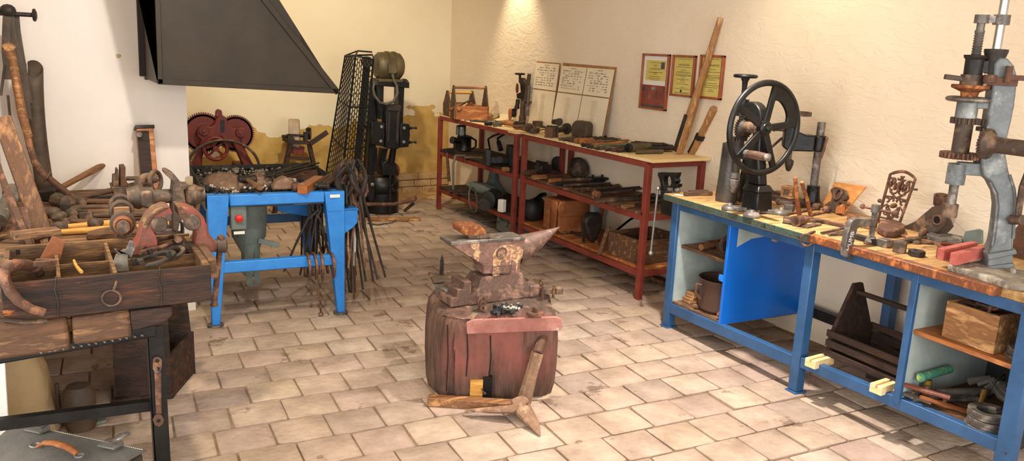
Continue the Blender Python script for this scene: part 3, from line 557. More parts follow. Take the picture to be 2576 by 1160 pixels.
part('foot', M().slab([pp(2484, 640, .06), pp(2556, 628, .06), pp(2560, 640, .06), pp(2486, 655, .06)], PN*-.12).slab([pp(2487, 652, .05), pp(2548, 640, .05), pp(2546, 700, .05), pp(2482, 700, .05)], PN*-.1).slab([pp(2480, 672, .062), pp(2552, 662, .062), pp(2554, 672, .062), pp(2482, 684, .062)], PN*-.124), 'press_grey', t, bev=.004)
a1 = pp(2405, 440); a2 = pp(2490, 215)
def zz(u, v, A):
    d = ray(u, v); k = (A.x*d.x+A.y*d.y)/(d.x**2+d.y**2); return EYE+d.z*k
def ax(A, z): return V((A.x, A.y, z))
def A1(v): u = 2388+(535-v)*.178; return zz(u, v, a1)
def rod(name, v0, v1, r0, mt, r1=None, A=None, f=A1, n=20, **kw): return part(name, M().cyl(ax(A or a1, f(v1)), ax(A or a1, f(v0)), r1 or r0, r0, n), mt, t, **kw)
rod('tool_holder', 513, 545, .029, 'iron_brown'); rod('spindle', 462, 515, .018, 'iron_grey'); rod('bearing', 412, 463, .036, 'press_grey')
rod('sleeve', 308, 383, .033, 'iron_brown'); rod('bearing', 252, 300, .04, 'press_grey')
part('gear', M().gear(ax(a1, A1(391)), Z, .06, .073, 26, .024), 'iron_rust', t); part('gear', M().gear(ax(a1, A1(304)), Z, .045, .054, 20, .024), 'iron_brown', t)
b1 = a1-PG*.085
part('gear', M().gear(ax(b1, A1(306)), Z, .028, .037, 14, .024), 'iron_brown', t); part('gear', M().gear(ax(b1, A1(398)), Z, .02, .03, 14, .024), 'iron_brown', t)
part('counter_shaft', M().cyl(ax(b1, A1(410)), ax(b1, A1(200)), .014), 'iron_brown', t)
part('hand_wheel', M().torus(ax(a1, A1(250)), .07, .014, n=36, m=10, flat=.75), 'iron_grey', t)
part('ratchet', M().lathe([(.03, -.035), (.034, -.012), (.062, 0), (.07, .004), (.07, .016), (.03, .017)], ax(a1, A1(224)), n=30), 'rust_orange', t)
rod('collar', 188, 215, .042, 'iron_brown'); part('pawl', M().beam(ax(a1, A1(200))+PG*.03, ax(a1, A1(196))+PG*.1, .03, .02), 'iron_brown', t, bev=.003)
part('cup', M().lathe([(.034, A1(188)), (.035, A1(150)), (.041, A1(146)), (.043, A1(139)), (.016, A1(138))], (a1.x, a1.y, 0), n=22), 'iron_dark', t)
part('feed_screw', M().lathe([(.015+.004*(k % 2), A1(139)+.005*k) for k in range(20)]+[(.015, A1(88)), (.015, A1(52))], (a1.x, a1.y, 0), n=14), 'iron_grey', t)
c2 = pp(2506, 130); z2 = lambda v: zz(2506+(130-v)*.17, v, c2)
part('guide_rod', M().cyl(ax(c2, z2(-160)), ax(c2, z2(150)), .0165, n=18), 'steel', t, label='bright oily guide rod rising out of the picture')
part('bearing', M().lathe([(.03, z2(186)), (.034, z2(150)), (.043, z2(131)), (.043, z2(124)), (.017, z2(123))], (c2.x, c2.y, 0), n=20).beam(ax(a1, A1(170)), ax(c2, A1(165)), .04, .045), 'iron_dark', t)
zl = A1(48); part('link', M().cyl(ax(a1, zl-.016), ax(a1, zl+.016), .027).cyl(ax(c2, zl-.02), ax(c2, zl+.018), .03).beam(ax(a1, zl), ax(c2, zl), .03, .026), 'iron_grey', t)
for v, h in ((262, .03), (422, .05)): part('bracket', M().beam(ax(a1, A1(v)), ax(a1-PG*.16, A1(v)), .05, h), 'press_grey', t, bev=.004)
part('linkage', M().beam(pp(2475, 203, .06), pp(2560, 208, .06), .012, .03).beam(pp(2535, 195, .07), pp(2600, 198, .07), .012, .02).cyl(pp(2537, 188, .07)-Z*.03, pp(2537, 186, .07)+Z*.03, .013).cyl(pp(2490, 200, .06)-Z*.012, pp(2490, 200, .06)+Z*.018, .024), 'iron_rust', t, bev=.002)
gc = pp(2483, 362, .075)
part('bevel_gear', M().gear(gc, ES, .05, .061, 30, .012).lathe([(.05, .006), (.034, .03), (.03, .05)], gc, ES, 24), 'iron_brown', t)
part('bevel_gear', M().gear(ax(b1, A1(322)), Z, .03, .04, 16, .016), 'iron_brown', t)
part('drive_shaft', M().cyl(gc+ES*.04, gc+ES*.3, .031, n=20).cyl(gc-ES*.03, gc+ES*.05, .02), 'iron_brown', t)
part('crank_arm', M().tube([gc+ES*.16+ED*.05-Z*.02, pp(2572, 470, .07), pp(2560, 545, .07)], .013, 8).cyl(pp(2545, 553, .05), pp(2572, 553, .09), .02), 'iron_brown', t)
# ------------------------------------------------------------------ bench vice at the far end
VC = bw(-.1, .1, .7); t = thing('bench_vice', 'small black bench vice bolted to the far end of the blue bench', 'vice', VC, 0, world=True)
def vx(pts, d0, dd, name, mt='iron_black', bev=.004): return part(name, M().slab(pd(pts, d0), ED*dd), mt, t, bev=bev)
vx([(1661, 500), (1692, 500), (1688, 546), (1662, 538)], .06, .12, 'mounting_plate')
vx([(1661, 480), (1676, 480), (1673, 506), (1662, 506)], .075, .06, 'neck')
vo = [(1657, 448), (1654, 441), (1655, 434), (1664, 433), (1676, 434), (1688, 434), (1702, 434), (1700, 442), (1697, 448), (1700, 456), (1696, 462), (1704, 463), (1703, 470), (1696, 474), (1690, 486), (1672, 486), (1662, 486), (1662, 470), (1660, 458)]
vi = [(1668, 450), (1669, 447), (1671, 444), (1673, 442), (1676, 441), (1680, 441), (1684, 443), (1686, 447), (1687, 452), (1688, 456), (1688, 460), (1687, 464), (1685, 467), (1683, 469), (1680, 470), (1676, 470), (1672, 469), (1669, 466), (1668, 458)]
part('moving_jaw', M().band(pd(vo, .08), pd(vi, .08), ED*.04), 'iron_black', t, bev=.003)
part('screw', M().cyl(pd([(1655, 473)], .1)[0], pd([(1700, 477)], .1)[0], .014).cyl(pd([(1686, 477)], .1)[0], pd([(1699, 478)], .1)[0], .024).ell(pd([(1704, 478)], .1)[0], .02), 'iron_grey', t)
r0, r1 = pd([(1655, 474), (1637, 636)], .06)
part('handle_bar', M().cyl(r0, r1, .0065).ell(r0, .014).lathe([(.013, -.012), (.016, 0), (.012, .01)], r1, Z, 12), 'steel', t, label='long bright handle bar hanging down')
# ------------------------------------------------------------------ leather boot-shaped sheaths standing beside the drill press
def gaiter(label, s, d, h, slot, rot):
    t = thing('leather_gaiter', label, 'gaiter', bw(s, d, BZ), BA+rot)
    m = M(); n = 26; rows = [(0, .062, .05), (.03, .066, .054), (.12, .062, .052), (.2, .052, .046), (.27, .05, .046), (.31, .055, .05), (h, .054, .05)]; vs = []; fs = []
    for z, a, b in rows:
        for k in range(n): w = 2*math.pi*k/n; vs.append((math.cos(w)*a+.012*(z/h), math.sin(w)*b, z))
    for z, a, b in rows[::-1]:
        for k in range(n): w = 2*math.pi*k/n; vs.append((math.cos(w)*(a-.005)+.012*(z/h), math.sin(w)*(b-.005), z))
    for j in range(2*len(rows)-1):
        for k in range(n): fs.append((j*n+k, j*n+(k+1) % n, (j+1)*n+(k+1) % n, (j+1)*n+k))
    m.add(vs, fs); part('shaft', m, 'leather_black', t)
    part('seam', M().tube([(-.044+.012*z/h, -.031, z) for z in (0, .06, .14, .22, h)], .007, 6), 'leather_black', t)
    if slot: part('eyelet', M().torus((.02, -.0545, .045), .009, .003, (0, 1, .1), 14, 6, flat=.8), 'iron_grey', t)
gaiter('tall black leather gaiter standing nearest the bench corner', .26, .2, .34, False, .3)
gaiter('shorter leather gaiter with eyelet behind the drill press', .3, .33, .31, True, .1)
# ------------------------------------------------------------------ two red angle-iron racks along the right wall
XF = 3.44
def rack(label, y0, y1, zs, boards):
    t = thing('steel_rack', label, 'rack', (XF, y1, 0), 0, world=True); w = .038
    for y in (y0, y1):
        for x in (XF, 3.91): part('leg', M().bx(x, x+w, y-.004 if y == y0 else y-w, y+w if y == y0 else y+.004, 0, .935), 'red_rack', t, bev=.002)
    for z, nm in zip(zs, ('bottom', 'middle', 'top')):
        m = M().bx(XF+.004, XF+.03, y0+.02, y1-.02, z-.042, z-.004).bx(3.915, 3.94, y0+.02, y1-.02, z-.042, z-.004)
        m.bx(XF+.03, 3.92, y0+.004, y0+.03, z-.042, z-.004).bx(XF+.03, 3.92, y1-.03, y1-.004, z-.042, z-.004); part('shelf_frame', m, 'red_rack', t, bev=.002)
    for z, pcs, mt in boards:
        n = len(pcs)
        for a, b, x0 in pcs: part('shelf_board', M().bx(x0, 3.945, a+.002, b-.002, z-.003, z+.016), mt, t, bev=.002)
    return t
rack('farther red steel rack in the corner of the room', 5.84, 7.39, (.225, .6, .955), [(.225, [(5.86, 6.5, XF+.01), (6.5, 7.37, XF+.01)], 'wood_dark'), (.6, [(5.86, 6.7, XF+.01), (6.7, 7.37, XF+.01)], 'wood_dark'), (.942, [(5.84, 5.98, XF-.004), (5.98, 7.38, XF+.012)], 'wood_paley')])
rack('nearer red steel rack with pale plank top', 4.11, 5.74, (.2, .59, .95), [(.2, [(4.13, 4.75, XF+.03), (4.75, 5.3, XF+.03), (5.3, 5.72, XF+.02)], 'wood_orange'), (.59, [(4.13, 4.5, XF+.0), (4.5, 4.95, XF+.02), (4.95, 5.72, XF+.03)], 'wood_old'), (.953, [(4.06, 4.32, XF-.004), (4.32, 4.6, XF-.004), (4.6, 5.08, XF-.008), (5.08, 5.76, XF+.006)], 'wood_pale')])
# ---- generic hand tools, lying along +x with z up; each call builds one
def T(name, label, cat, u0, v0, u1, v1, z, rest=0.0, group=None):
    "thing placed between two photo pixels on the level z; returns (root, length)"
    a, b = atz(u0, v0, z), atz(u1, v1, z); d = b-a; L = d.length
    return thing(name, label, cat, a+Z*rest, (0, 0, math.atan2(d.y, d.x)), group), L
def bar(m, x0, x1, w, h, z=0, y=0, w1=None):
    w1 = w1 or w; return m.hexa([(x0, y-w/2, z), (x1, y-w1/2, z), (x1, y+w1/2, z), (x0, y+w/2, z), (x0, y-w/2, z+h), (x1, y-w1/2, z+h), (x1, y+w1/2, z+h), (x0, y+w/2, z+h)])
def file_(label, *a, h='wood_handle', hl=.1, w=.022, bl='iron_dark', r=.014, name='file', cat='file', rest=0.0):
    t, L = T(name, label, cat, *a, rest=rest); hl = min(hl, L*.45)
    part('handle', M().lathe([(.006, 0), (r*.85, .006), (r, hl*.3), (r*.8, hl*.65), (r, hl*.9), (r*.7, hl)], (0, 0, r), X, 12), h, t)
    m = M().cyl((hl-.005, 0, r), (hl+.03, 0, r), .0045); bar(m, hl+.025, L, w, .006, r-.003, w1=w*.8); part('blade', m, bl, t); return t
def tongs(label, *a, mt='iron_dark', sp=.035, rest=0.0, jaw=.1):
    t, L = T('tongs', label, 'tongs', *a, rest=rest); j = L-jaw
    for s in (1, -1):
        part('arm', M().tube([(0, s*sp, .008), (L*.3, s*sp*.8, .008), (j-.02, s*.012, .008+.003*s), (j+.02, -s*.012, .008+.003*s), (j+jaw*.5, -s*.026, .008), (L, -s*.006, .008)], [.006, .0065, .009, .011, .01, .007], 8), mt, t)
    part('rivet', M().cyl((j, 0, -.001), (j, 0, .024), .009, n=10), mt, t); return t
def bar_(name, label, cat, *a, r=.008, mt='iron_brown', tip=None, flat=False, knob=0, rest=0.0):
    t, L = T(name, label, cat, *a, rest=rest)
    if flat: m = bar(M(), 0, L, r*3, r, 0, w1=r*(tip or 3))
    else: m = M().cyl((0, 0, r), (L, 0, r*(tip or 1)), r, r*(tip or 1), 10)
    part('shank', m, mt, t, bev=.001 if flat else 0)
    if knob: part('head', M().lathe([(r, 0), (knob, .01), (knob, .04), (r, .055)], (L*.93, 0, max(r, knob*.9)), X, 12), mt, t)
    return t
def wrench(label, *a, mt='iron_dark', w=.02, hd=.03, rest=0.0, both=False):
    t, L = T('spanner', label, 'spanner', *a, rest=rest); part('shank', bar(M(), hd*.8 if both else 0, L-hd*.8, w, .009), mt, t, bev=.002)
    for x, s in (((L-hd, 1), (hd, -1)) if both else ((L-hd, 1),)):
        m = M(); pts = [V((x+s*math.cos(R(b))*hd, math.sin(R(b))*hd, -.001)) for b in range(35, 326, 29)]+[V((x-s*hd*.25, -hd*.33, -.001)), V((x-s*hd*.25, hd*.33, -.001))]
        m.slab(pts, (0, 0, .014)); part('jaw', m, mt, t, bev=.0015)
    return t
def pliers(label, *a, mt='iron_dark', rest=0.0): return tongs(label, *a, mt=mt, sp=.026, jaw=.05, rest=rest)
def hammer(label, *a, head=.05, hl=.12, hm='iron_dark', mt='wood_handle', rest=0.0, r=.014, at0=True, tilt=0.0, cross=False, name='hammer', cat='hammer'):
    "handle from the first pixel to the second; head at the first when at0"
    t, L = T(name, label, cat, *a, rest=rest); t.rotation_euler = (0, -tilt, t.rotation_euler.z)
    hz = head/2; x0 = 0 if at0 else L
    part('handle', M().tube([(0, 0, hz), (L*.25, 0, hz), (L*.6, 0, hz), (L*.92, 0, hz), (L, 0, hz)] if at0 else [(L, 0, hz), (L*.75, 0, hz), (L*.4, 0, hz), (L*.08, 0, hz), (0, 0, hz)], [r*.9, r*.95, r*1.05, r*1.15, r*.9], 10, flat=.8), mt, t)
    m = M(); e = head*.5
    if cross: m.hexa([(x0-e, -hl*.5, 0), (x0+e, -hl*.5, 0), (x0+e, hl*.5, e*.7), (x0-e, hl*.5, e*.7), (x0-e, -hl*.5, head), (x0+e, -hl*.5, head), (x0+e, hl*.5, head-e*.7), (x0-e, hl*.5, head-e*.7)])
    else: m.lathe([(e*.7, -hl*.5), (e*1.15, -hl*.44), (e*1.1, -hl*.3), (e*.9, -hl*.15), (e, 0), (e*.9, hl*.15), (e*1.1, hl*.3), (e*1.15, hl*.44), (e*.7, hl*.5)], (x0, 0, hz), Y, 8)
    part('head', m, hm, t, bev=.003); return t
# ---- top of the farther rack
def tray(label, x, y, L, W, H, HH, rz, mt, mt2, hm):
    t = thing('tool_tray', label, 'tool tray', (x, y, .959), rz); th = .012
    for s in (-1, 1):
        xx = s*(L/2-th/2); part('end_board', M().slab([(xx-th/2, -W/2, 0), (xx-th/2, W/2, 0), (xx-th/2, W/2, H), (xx-th/2, .022, HH), (xx-th/2, -.022, HH), (xx-th/2, -W/2, H)], (th, 0, 0)), mt2, t, bev=.002)
        part('side_board', M().box((0, s*(W/2-.005), H/2), (L+.012, .01, H)), mt, t, bev=.002)
    part('floor_board', M().box((0, 0, .006), (L-.03, W-.03, .01)), mt2, t); part('handle', M().cyl((-L/2, 0, HH-.02), (L/2, 0, HH-.02), .013), hm, t); return t
tray('open wooden tool tray with orange front and tall handle', 3.575, 6.98, .33, .2, .125, .315, -.2, 'wood_orange', 'wood_handle_dark', 'wood_handle')
tray('darker wooden tool tray behind the orange one', 3.6, 7.24, .27, .2, .13, .25, -.12, 'wood_handle', 'wood_handle_dark', 'wood_yellow')
t = thing('garden_shears', 'pair of shears with wooden grips sticking out of the front tray', 'shears', (3.52, 6.99, 1.085), (0, .38, .35+math.pi))
for s in (1, -1): part('grip', M().tube([(-.02, s*.03, .01), (.07, s*.045, .01), (.14, s*.055, .01)], [.012, .016, .015], 10), 'wood_handle', t)
part('blade', M().slab([(-.02, -.03, .004), (-.02, .03, .004), (-.12, .012, .004), (-.14, 0, .004)], (0, 0, .01)), 'iron_dark', t)
one('tin', 'small red tin lying in the wooden trays', 'tin', M().lathe([(.03, 0), (.034, .004), (.034, .03), (.03, .036)], n=20), 'red_shear', loc=(3.63, 7.11, 1.075), rot=(.5, .2, 0))
DS = V((3.9, 6.52, .959)); t = thing('breast_drill_stand', 'small black drill on an upright post at the wall', 'drill stand', DS, 0, world=True)
def dx(u, v): return atx(u, v, 3.86)
part('post', M().lathe([(.034, 0), (.034, .06), (.026, .08), (.026, .36)], DS, n=14).cyl(dx(1322, 255), dx(1332, 186), .018), 'iron_brown', t)
part('column', M().cyl(dx(1326, 292), dx(1331, 215), .016), 'iron_grey', t)
part('frame', M().slab([dx(*p) for p in ((1305, 196), (1312, 196), (1322, 208), (1326, 220), (1324, 252), (1318, 262), (1316, 250), (1300, 248), (1299, 236), (1310, 232), (1308, 212), (1304, 206))], (.04, 0, 0)), 'iron_black', t, bev=.003)
part('hand_wheel', M().torus(dx(1308, 186), .04, .009, n=20, m=8).cyl(dx(1308, 186), dx(1308, 198), .012), 'iron_black', t)
part('crank_disc', M().lathe([(.04, 0), (.045, .006), (.045, .014), (.02, .02)], dx(1303, 222), (-1, .4, 0), 20), 'red_shear', t)
part('chuck', M().cyl(dx(1303, 250), dx(1302, 262), .02).cyl(dx(1302, 260), dx(1300, 272), .017, .026, 10), 'iron_dark', t)
part('clamp', M().tube([dx(1318, 250), dx(1320, 262), dx(1332, 262), dx(1336, 256)], .009, 8), 'iron_brown', t)
t = thing('hand_drill', 'black hand drill with bright brown grip propped against the drill post', 'hand drill', atz(1283, 302, .959), 0, world=True)
hp = lambda u, v: aty(u, v, 6.72)
part('shank', M().tube([hp(1304, 258), hp(1299, 272), hp(1292, 284), hp(1284, 296)], [.012, .016, .016, .01], 8), 'iron_black', t)
part('gear', M().gear(hp(1293, 284), (.3, -1, .1), .035, .042, 20, .012), 'iron_black', t)
part('grip', M().lathe([(.008, 0), (.015, .02), (.02, .08), (.016, .105), (.006, .11)], hp(1283, 302), (0, 0, 1), 12), 'wood_orange', t)
part('crank', M().tube([hp(1296, 288), hp(1304, 287), hp(1300, 297)], .007, 6), 'iron_black', t)
t, L = T('metal_cylinder', 'silvery cylinder with wooden knob beside the orange tray', 'cylinder', 1230, 302, 1262, 293, .959)
part('barrel', M().lathe([(.016, .06), (.02, .07), (.02, L), (.014, L+.01)], (0, 0, .022), X, 14), 'steel', t); part('knob', M().lathe([(.008, 0), (.03, .02), (.03, .05), (.016, .062)], (0, 0, .03), X, 14), 'wood_handle', t)
one('paper_packet', 'small pale paper packet lying by the hand drill', 'packet', M().box((0, 0, .02), (.07, .1, .04)).jit(.006, 20, 4), 'paper', bev=.003, loc=atz(1272, 299, .959), rot=.4)
one('wood_peg', 'short dark peg standing against the orange tray', 'peg', M().cyl((0, 0, 0), (.0, 0, .09), .02, .018), 'wood_handle_dark', bev=.002, loc=atz(1212, 298, .959))
TZ = .959
ORD = ['first', 'second', 'third', 'fourth', 'fifth', 'sixth', 'seventh', 'eighth', 'ninth', 'tenth', 'eleventh', 'twelfth']
flat1 = [(1160, 300, 1225, 300), (1168, 303, 1248, 304), (1190, 304, 1262, 308), (1182, 306, 1250, 311), (1228, 308, 1290, 304), (1240, 311, 1306, 307), (1262, 313, 1320, 309), (1290, 311, 1345, 307)]
for k, a in enumerate(flat1):
    bar_(('hacksaw_strip', 'steel_rule', 'flat_file', 'steel_rod')[k % 4], '%s flat steel tool from the corner on the far rack top' % ORD[k], ('saw blade', 'rule', 'file', 'rod')[k % 4], *a, TZ, r=(.011, .009, .007, .006)[k % 4], mt=('steel', 'iron_grey', 'iron_dark', 'iron_dark')[k % 4], flat=(k % 4 != 3))
file_('black gripped file at the front edge of the far rack top', 1218, 316, 1262, 319, TZ, h='iron_black', r=.02, hl=.12)
file_('file with steel ferrule next to the black gripped file', 1240, 319, 1290, 317, TZ, h='iron_grey', r=.018, hl=.1)
hammer('mallet with fat orange handle at the end of the far rack', 1306, 322, 1268, 317, TZ, head=.06, hl=.1, mt='wood_orange', r=.026)
file_('orange handled chisel at the near end of the far rack', 1294, 326, 1345, 323, TZ, h='wood_orange', r=.02, hl=.14)
file_('dark chisel beside the orange handled one', 1320, 322, 1372, 316, TZ, h='wood_handle_dark', r=.016, hl=.1)
one('tape_roll', 'round brown roll standing by the paper chart', 'roll', M().lathe([(.028, 0), (.046, 0), (.046, .046), (.028, .046), (.028, 0)], n=26), 'leather_dark', loc=atz(1352, 318, .97))
# ---- plank top of the nearer rack
TZ = .9705
t, L = T('pipe_clamp', 'threaded clamp with square brown block at the left end of the plank top', 'clamp', 1383, 346, 1432, 336, TZ)
part('block', M().box((0, 0, .04), (.06, .07, .08)), 'wood_old', t, bev=.004); part('screw', M().lathe([(.02+.002*(k % 2), .03+k*.006) for k in range(int((L-.03)/.006))], (0, 0, .045), X, 14), 'iron_dark', t)
part('wheel', M().gear((L*.85, 0, .045), X, .038, .045, 20, .03), 'iron_dark', t); part('plate', M().box((.045, 0, .045), (.012, .1, .09)), 'iron_dark', t, bev=.003)
t, L = T('pipe_cutter', 'old twin-tube pipe tool lying behind the threaded clamp', 'pipe tool', 1404, 328, 1440, 322, TZ, rest=.03)
part('tube', M().lathe([(.022, 0), (.032, 0), (.032, .1), (.026, .11), (.026, L), (.0, L)], (0, 0, .04), X, 16), 'iron_brown', t); part('tube', M().lathe([(.015, .03), (.022, .03), (.022, L*1.1)], (0, .06, .035), X, 14), 'iron_dark', t); part('bridge', M().box((L*.5, .02, .06), (.06, .09, .03)), 'iron_dark', t, bev=.004)
t, L = T('leather_pouch', 'dark flat pouch with rounded flap standing on the plank top', 'pouch', 1436, 343, 1474, 348, TZ)
part('body', M().slab([(0, 0, 0), (L, 0, 0), (L+.004, 0, .1), (L-.02, 0, .125), (.03, 0, .13), (0, 0, .1)], (0, .09, 0)), 'leather_dark', t, bev=.012); part('flap', M().slab([(L*.45, -.004, .05), (L*.95, -.004, .05), (L, -.004, .118), (L*.35, -.004, .12)], (0, .006, 0)), 'leather_dark', t, bev=.004)
file_('black wooden handled tool behind the clamp screw', 1335, 338, 1400, 328, TZ, h='wood_handle_dark', r=.024, hl=.13)
hammer('mallet with square dark head at the left end of the planks', 1323, 334, 1292, 329, TZ, head=.075, hl=.1, mt='wood_handle', r=.017, hm='wood_handle_dark', cross=True)
wrench('long dark spanner nearest the chart corner', 1410, 353, 1524, 344, TZ, hd=.036, w=.024)
wrench('thin ring spanner in front of the dark pouch', 1406, 350, 1470, 341, TZ, hd=.028, mt='iron_grey')
bar_('steel_bar', 'rusty flat bar left of the wooden handled chisels', 'bar', 1409, 354, 1500, 348, TZ, r=.009, flat=True)
pliers('small dark pliers lying left of the chisels', 1424, 357, 1520, 350, TZ)
file_('black handled chisel in the middle of the planks', 1432, 358, 1542, 353, TZ, h='wood_handle_dark', r=.02, hl=.12, name='chisel', cat='chisel')
file_('brown handled chisel with pale ferrule', 1444, 361, 1548, 356, TZ, h='wood_handle', r=.021, hl=.12, name='chisel', cat='chisel')
file_('bright orange handled chisel with thick grip', 1458, 363, 1560, 357, TZ, h='wood_orange', r=.023, hl=.14, name='chisel', cat='chisel')
wrench('dark ring spanner reaching to the wall behind the chisels', 1440, 355, 1552, 351, TZ, hd=.028, both=True)
file_('yellowish handled rasp right of the orange chisel', 1478, 366, 1580, 358, TZ, h='wood_handle', r=.018, hl=.16, name='rasp', cat='rasp')
hammer('small hammer with orange handle end lying across the planks', 1474, 371, 1578, 361, TZ, head=.03, hl=.08, mt='wood_orange', r=.012)
file_('green painted rod among the dark tools', 1476, 374, 1600, 363, TZ, h='iron_dark', bl='green_pipe', r=.012, w=.016, hl=.07, name='steel_rod', cat='rod')
names = [('long thin drill', 1486, 375, 1622, 364, .008), ('square shanked bit', 1494, 376, 1640, 367, .01), ('thin rod with bright tip', 1500, 378, 1602, 372, .007), ('twisted auger', 1508, 378, 1655, 369, .01), ('narrow punch', 1524, 381, 1640, 374, .008), ('dark reamer', 1540, 383, 1660, 373, .011), ('short drift', 1552, 384, 1600, 381, .009), ('flat scraper', 1562, 380, 1690, 376, .009), ('rusty bit nearest the wooden pole', 1610, 376, 1700, 378, .01)]
for k, (nm, a, b, c, d, r) in enumerate(names): bar_('drill_bit', nm+(' on the plank top right of the green rod' if k < 8 else ''), 'drill bit', a, b, c, d, TZ, r=r, mt=('iron_dark', 'iron_brown')[k % 2], tip=.6, flat=(k in (7,)), knob=.014 if k in (3, 5) else 0)
tongs('black tongs crossing over the drill bits', 1592, 367, 1700, 378, TZ, rest=.022)
t, L = T('grease_gun', 'thick olive cylinder at the front of the plank top', 'cylinder', 1581, 383, 1632, 378, TZ)
part('barrel', M().lathe([(.026, 0), (.03, .006), (.03, L*.7), (.024, L*.72), (.024, L)], (0, 0, .03), X, 16), 'motor_olive', t); part('cap', M().lathe([(.026, -.012), (.031, -.01), (.031, .006)], (0, 0, .03), X, 16), 'iron_black', t)
t, L = T('punch_holder', 'olive tube with thin tip at the front plank edge', 'tube', 1600, 388, 1692, 386, TZ); part('body', M().cyl((0, 0, .015), (L*.72, 0, .015), .015), 'motor_olive', t, bev=.002); part('tip', M().cyl((L*.72, 0, .015), (L, 0, .012), .006, .003), 'iron_dark', t)
t, L = T('blowpipe', 'dark ridged handle lying behind the olive cylinder', 'tool', 1632, 379, 1698, 378, TZ); part('grip', M().lathe([(.012+.003*(k % 2), .012*k) for k in range(int(L/.012))], (0, 0, .016), X, 12), 'iron_dark', t)
one('black_box', 'small black box between the pole and the short handle', 'box', M().box((0, 0, .02), (.1, .08, .04)), 'iron_black', bev=.004, loc=atz(1736, 382, TZ), rot=.2)
# long pole and short handle leaning on the wall
p0, p1 = atz(1707, 387, TZ), V((3.93, 4.085, 1.895)); t = thing('wooden_pole', 'tall wooden pole leaning on the wall in front of the certificates', 'pole', p0, 0, world=True)
d = p1-p0
part('shaft', M().tube([p0+d*.0+Z*.012, p0+d*.2, p0+d*.35, p0+d*.5, p0+d*.75, p1], [.036, .038, .038, .03, .027, .021], 10, flat=.8), 'wood_pole', t)
part('plate', M().beam(p0+d*.01+V((-.034, .008, .01)), p0+d*.3+V((-.034, .006, 0)), .034, .007, up=X), 'iron_dark', t)
for k in (0, 1):
    b = atz(1686+k*16, 372+k*6, TZ); sgn = V((.0, .0, 0)); u = V((.995, .1, 0))
    one('iron_staple', ('rear', 'front')[k]+' bent iron staple around the foot of the tall pole', 'staple', M().tube([b, b+Z*.05, b+Z*.072+u*.012, b+Z*.08+u*.03, b+Z*.08+u*.13, b+Z*.074+u*.15, b+Z*.03+u*.155], .0085, 8), 'iron_brown')
q0, q1 = atz(1741, 388, TZ), V((3.93, 4.06, 1.315)); d = q1-q0; t = thing('wooden_shaft', 'short pale wooden shaft with iron band leaning beside the tall pole', 'shaft', q0, 0, world=True)
part('shaft', M().tube([q0+Z*.01, q0+d*.3, q0+d*.6, q0+d*.85, q0+d*.97, q1], [.03, .034, .027, .031, .031, .018], 10, flat=.75), 'wood_pole', t)
part('band', M().tube([q0+d*.33, q0+d*.42], .041, 12, flat=.78), 'iron_dark', t); part('strap', M().beam(q0+V((-.029, .01, .01)), q0+d*.45+V((-.029, .008, 0)), .016, .006, up=X), 'iron_dark', t)
# ---- middle shelf of the nearer rack
MZ = .6065
t, L = T('pipe_wrench', 'old chain pipe wrench heaped at the left of the middle shelf', 'wrench', 1316, 440, 1378, 430, MZ, rest=.0)
part('handle', M().cyl((0, 0, .02), (L*.6, 0, .02), .015), 'wood_handle_dark', t); part('jaw', M().slab([(L*.55, -.05, 0), (L, -.05, 0), (L, .02, 0), (L*.8, .05, 0), (L*.55, .03, 0)], (0, 0, .06)), 'iron_dark', t, bev=.006); part('chain', M().tube([(L*.7, .03, .06), (L*.85, .08, .075), (L, .06, .06), (L*.95, 0, .065)], .016, 8), 'iron_dark', t)
file_('thick brown handled tool at the left end of the middle shelf', 1315, 443, 1385, 438, MZ, h='wood_handle_dark', r=.026, hl=.18)
file_('pale orange handled rasp near the left end of the middle shelf', 1336, 453, 1420, 450, MZ, h='wood_handle', r=.022, hl=.15, name='rasp', cat='rasp')
file_('orange handled rasp right beside the paler one', 1380, 461, 1480, 452, MZ, h='wood_orange', r=.018, hl=.14, name='rasp', cat='rasp')
file_('black handled file in front of the die stock', 1393, 468, 1500, 462, MZ, h='rubber_and_shade', r=.016, hl=.1)
t, L = T('die_stock', 'long die stock with square black body in its middle', 'die stock', 1416, 463, 1582, 459, MZ, rest=.02)
part('handle', M().cyl((0, 0, .014), (L*.42, 0, .014), .014), 'iron_brown', t); part('handle', M().cyl((L*.6, 0, .014), (L, 0, .014), .0115), 'iron_dark', t)
part('body', M().box((L*.51, 0, .014), (L*.2, .07, .034)).cyl((L*.44, 0, .03), (L*.44, 0, .05), .01).cyl((L*.58, 0, .03), (L*.58, 0, .05), .01), 'iron_black', t, bev=.003)
mid = [(1418, 470, 1534, 464, .011, 'iron_brown'), (1447, 479, 1552, 472, .009, 'iron_rust'), (1462, 484, 1556, 474, .01, 'iron_brown'), (1487, 487, 1594, 481, .012, 'wood_handle_dark'), (1495, 490, 1600, 478, .009, 'iron_dark'), (1500, 506, 1604, 500, .011, 'iron_brown'), (1497, 512, 1622, 505, .014, 'iron_brown'), (1532, 519, 1634, 512, .015, 'wood_handle_dark'), (1560, 500, 1650, 492, .012, 'iron_dark'), (1440, 474, 1540, 468, .008, 'iron_dark')]
for k, (a, b, c, d, r, mt) in enumerate(mid): bar_('iron_rod', '%s rod from the left along the front of the middle shelf' % ORD[k], 'rod', a, b, c, d, MZ, r=r, mt=mt, tip=.8, knob=r*1.7 if k in (1, 4, 6) else 0)
hammer('knobbly wooden beetle at the front of the middle shelf', 1500, 497, 1590, 488, MZ, head=.05, hl=.05, hm='wood_handle', mt='wood_handle_dark', r=.013)
file_('wooden handled knife nearest the rack leg on the middle shelf', 1562, 526, 1640, 518, MZ, h='wood_handle', r=.016, hl=.12, name='knife', cat='knife')
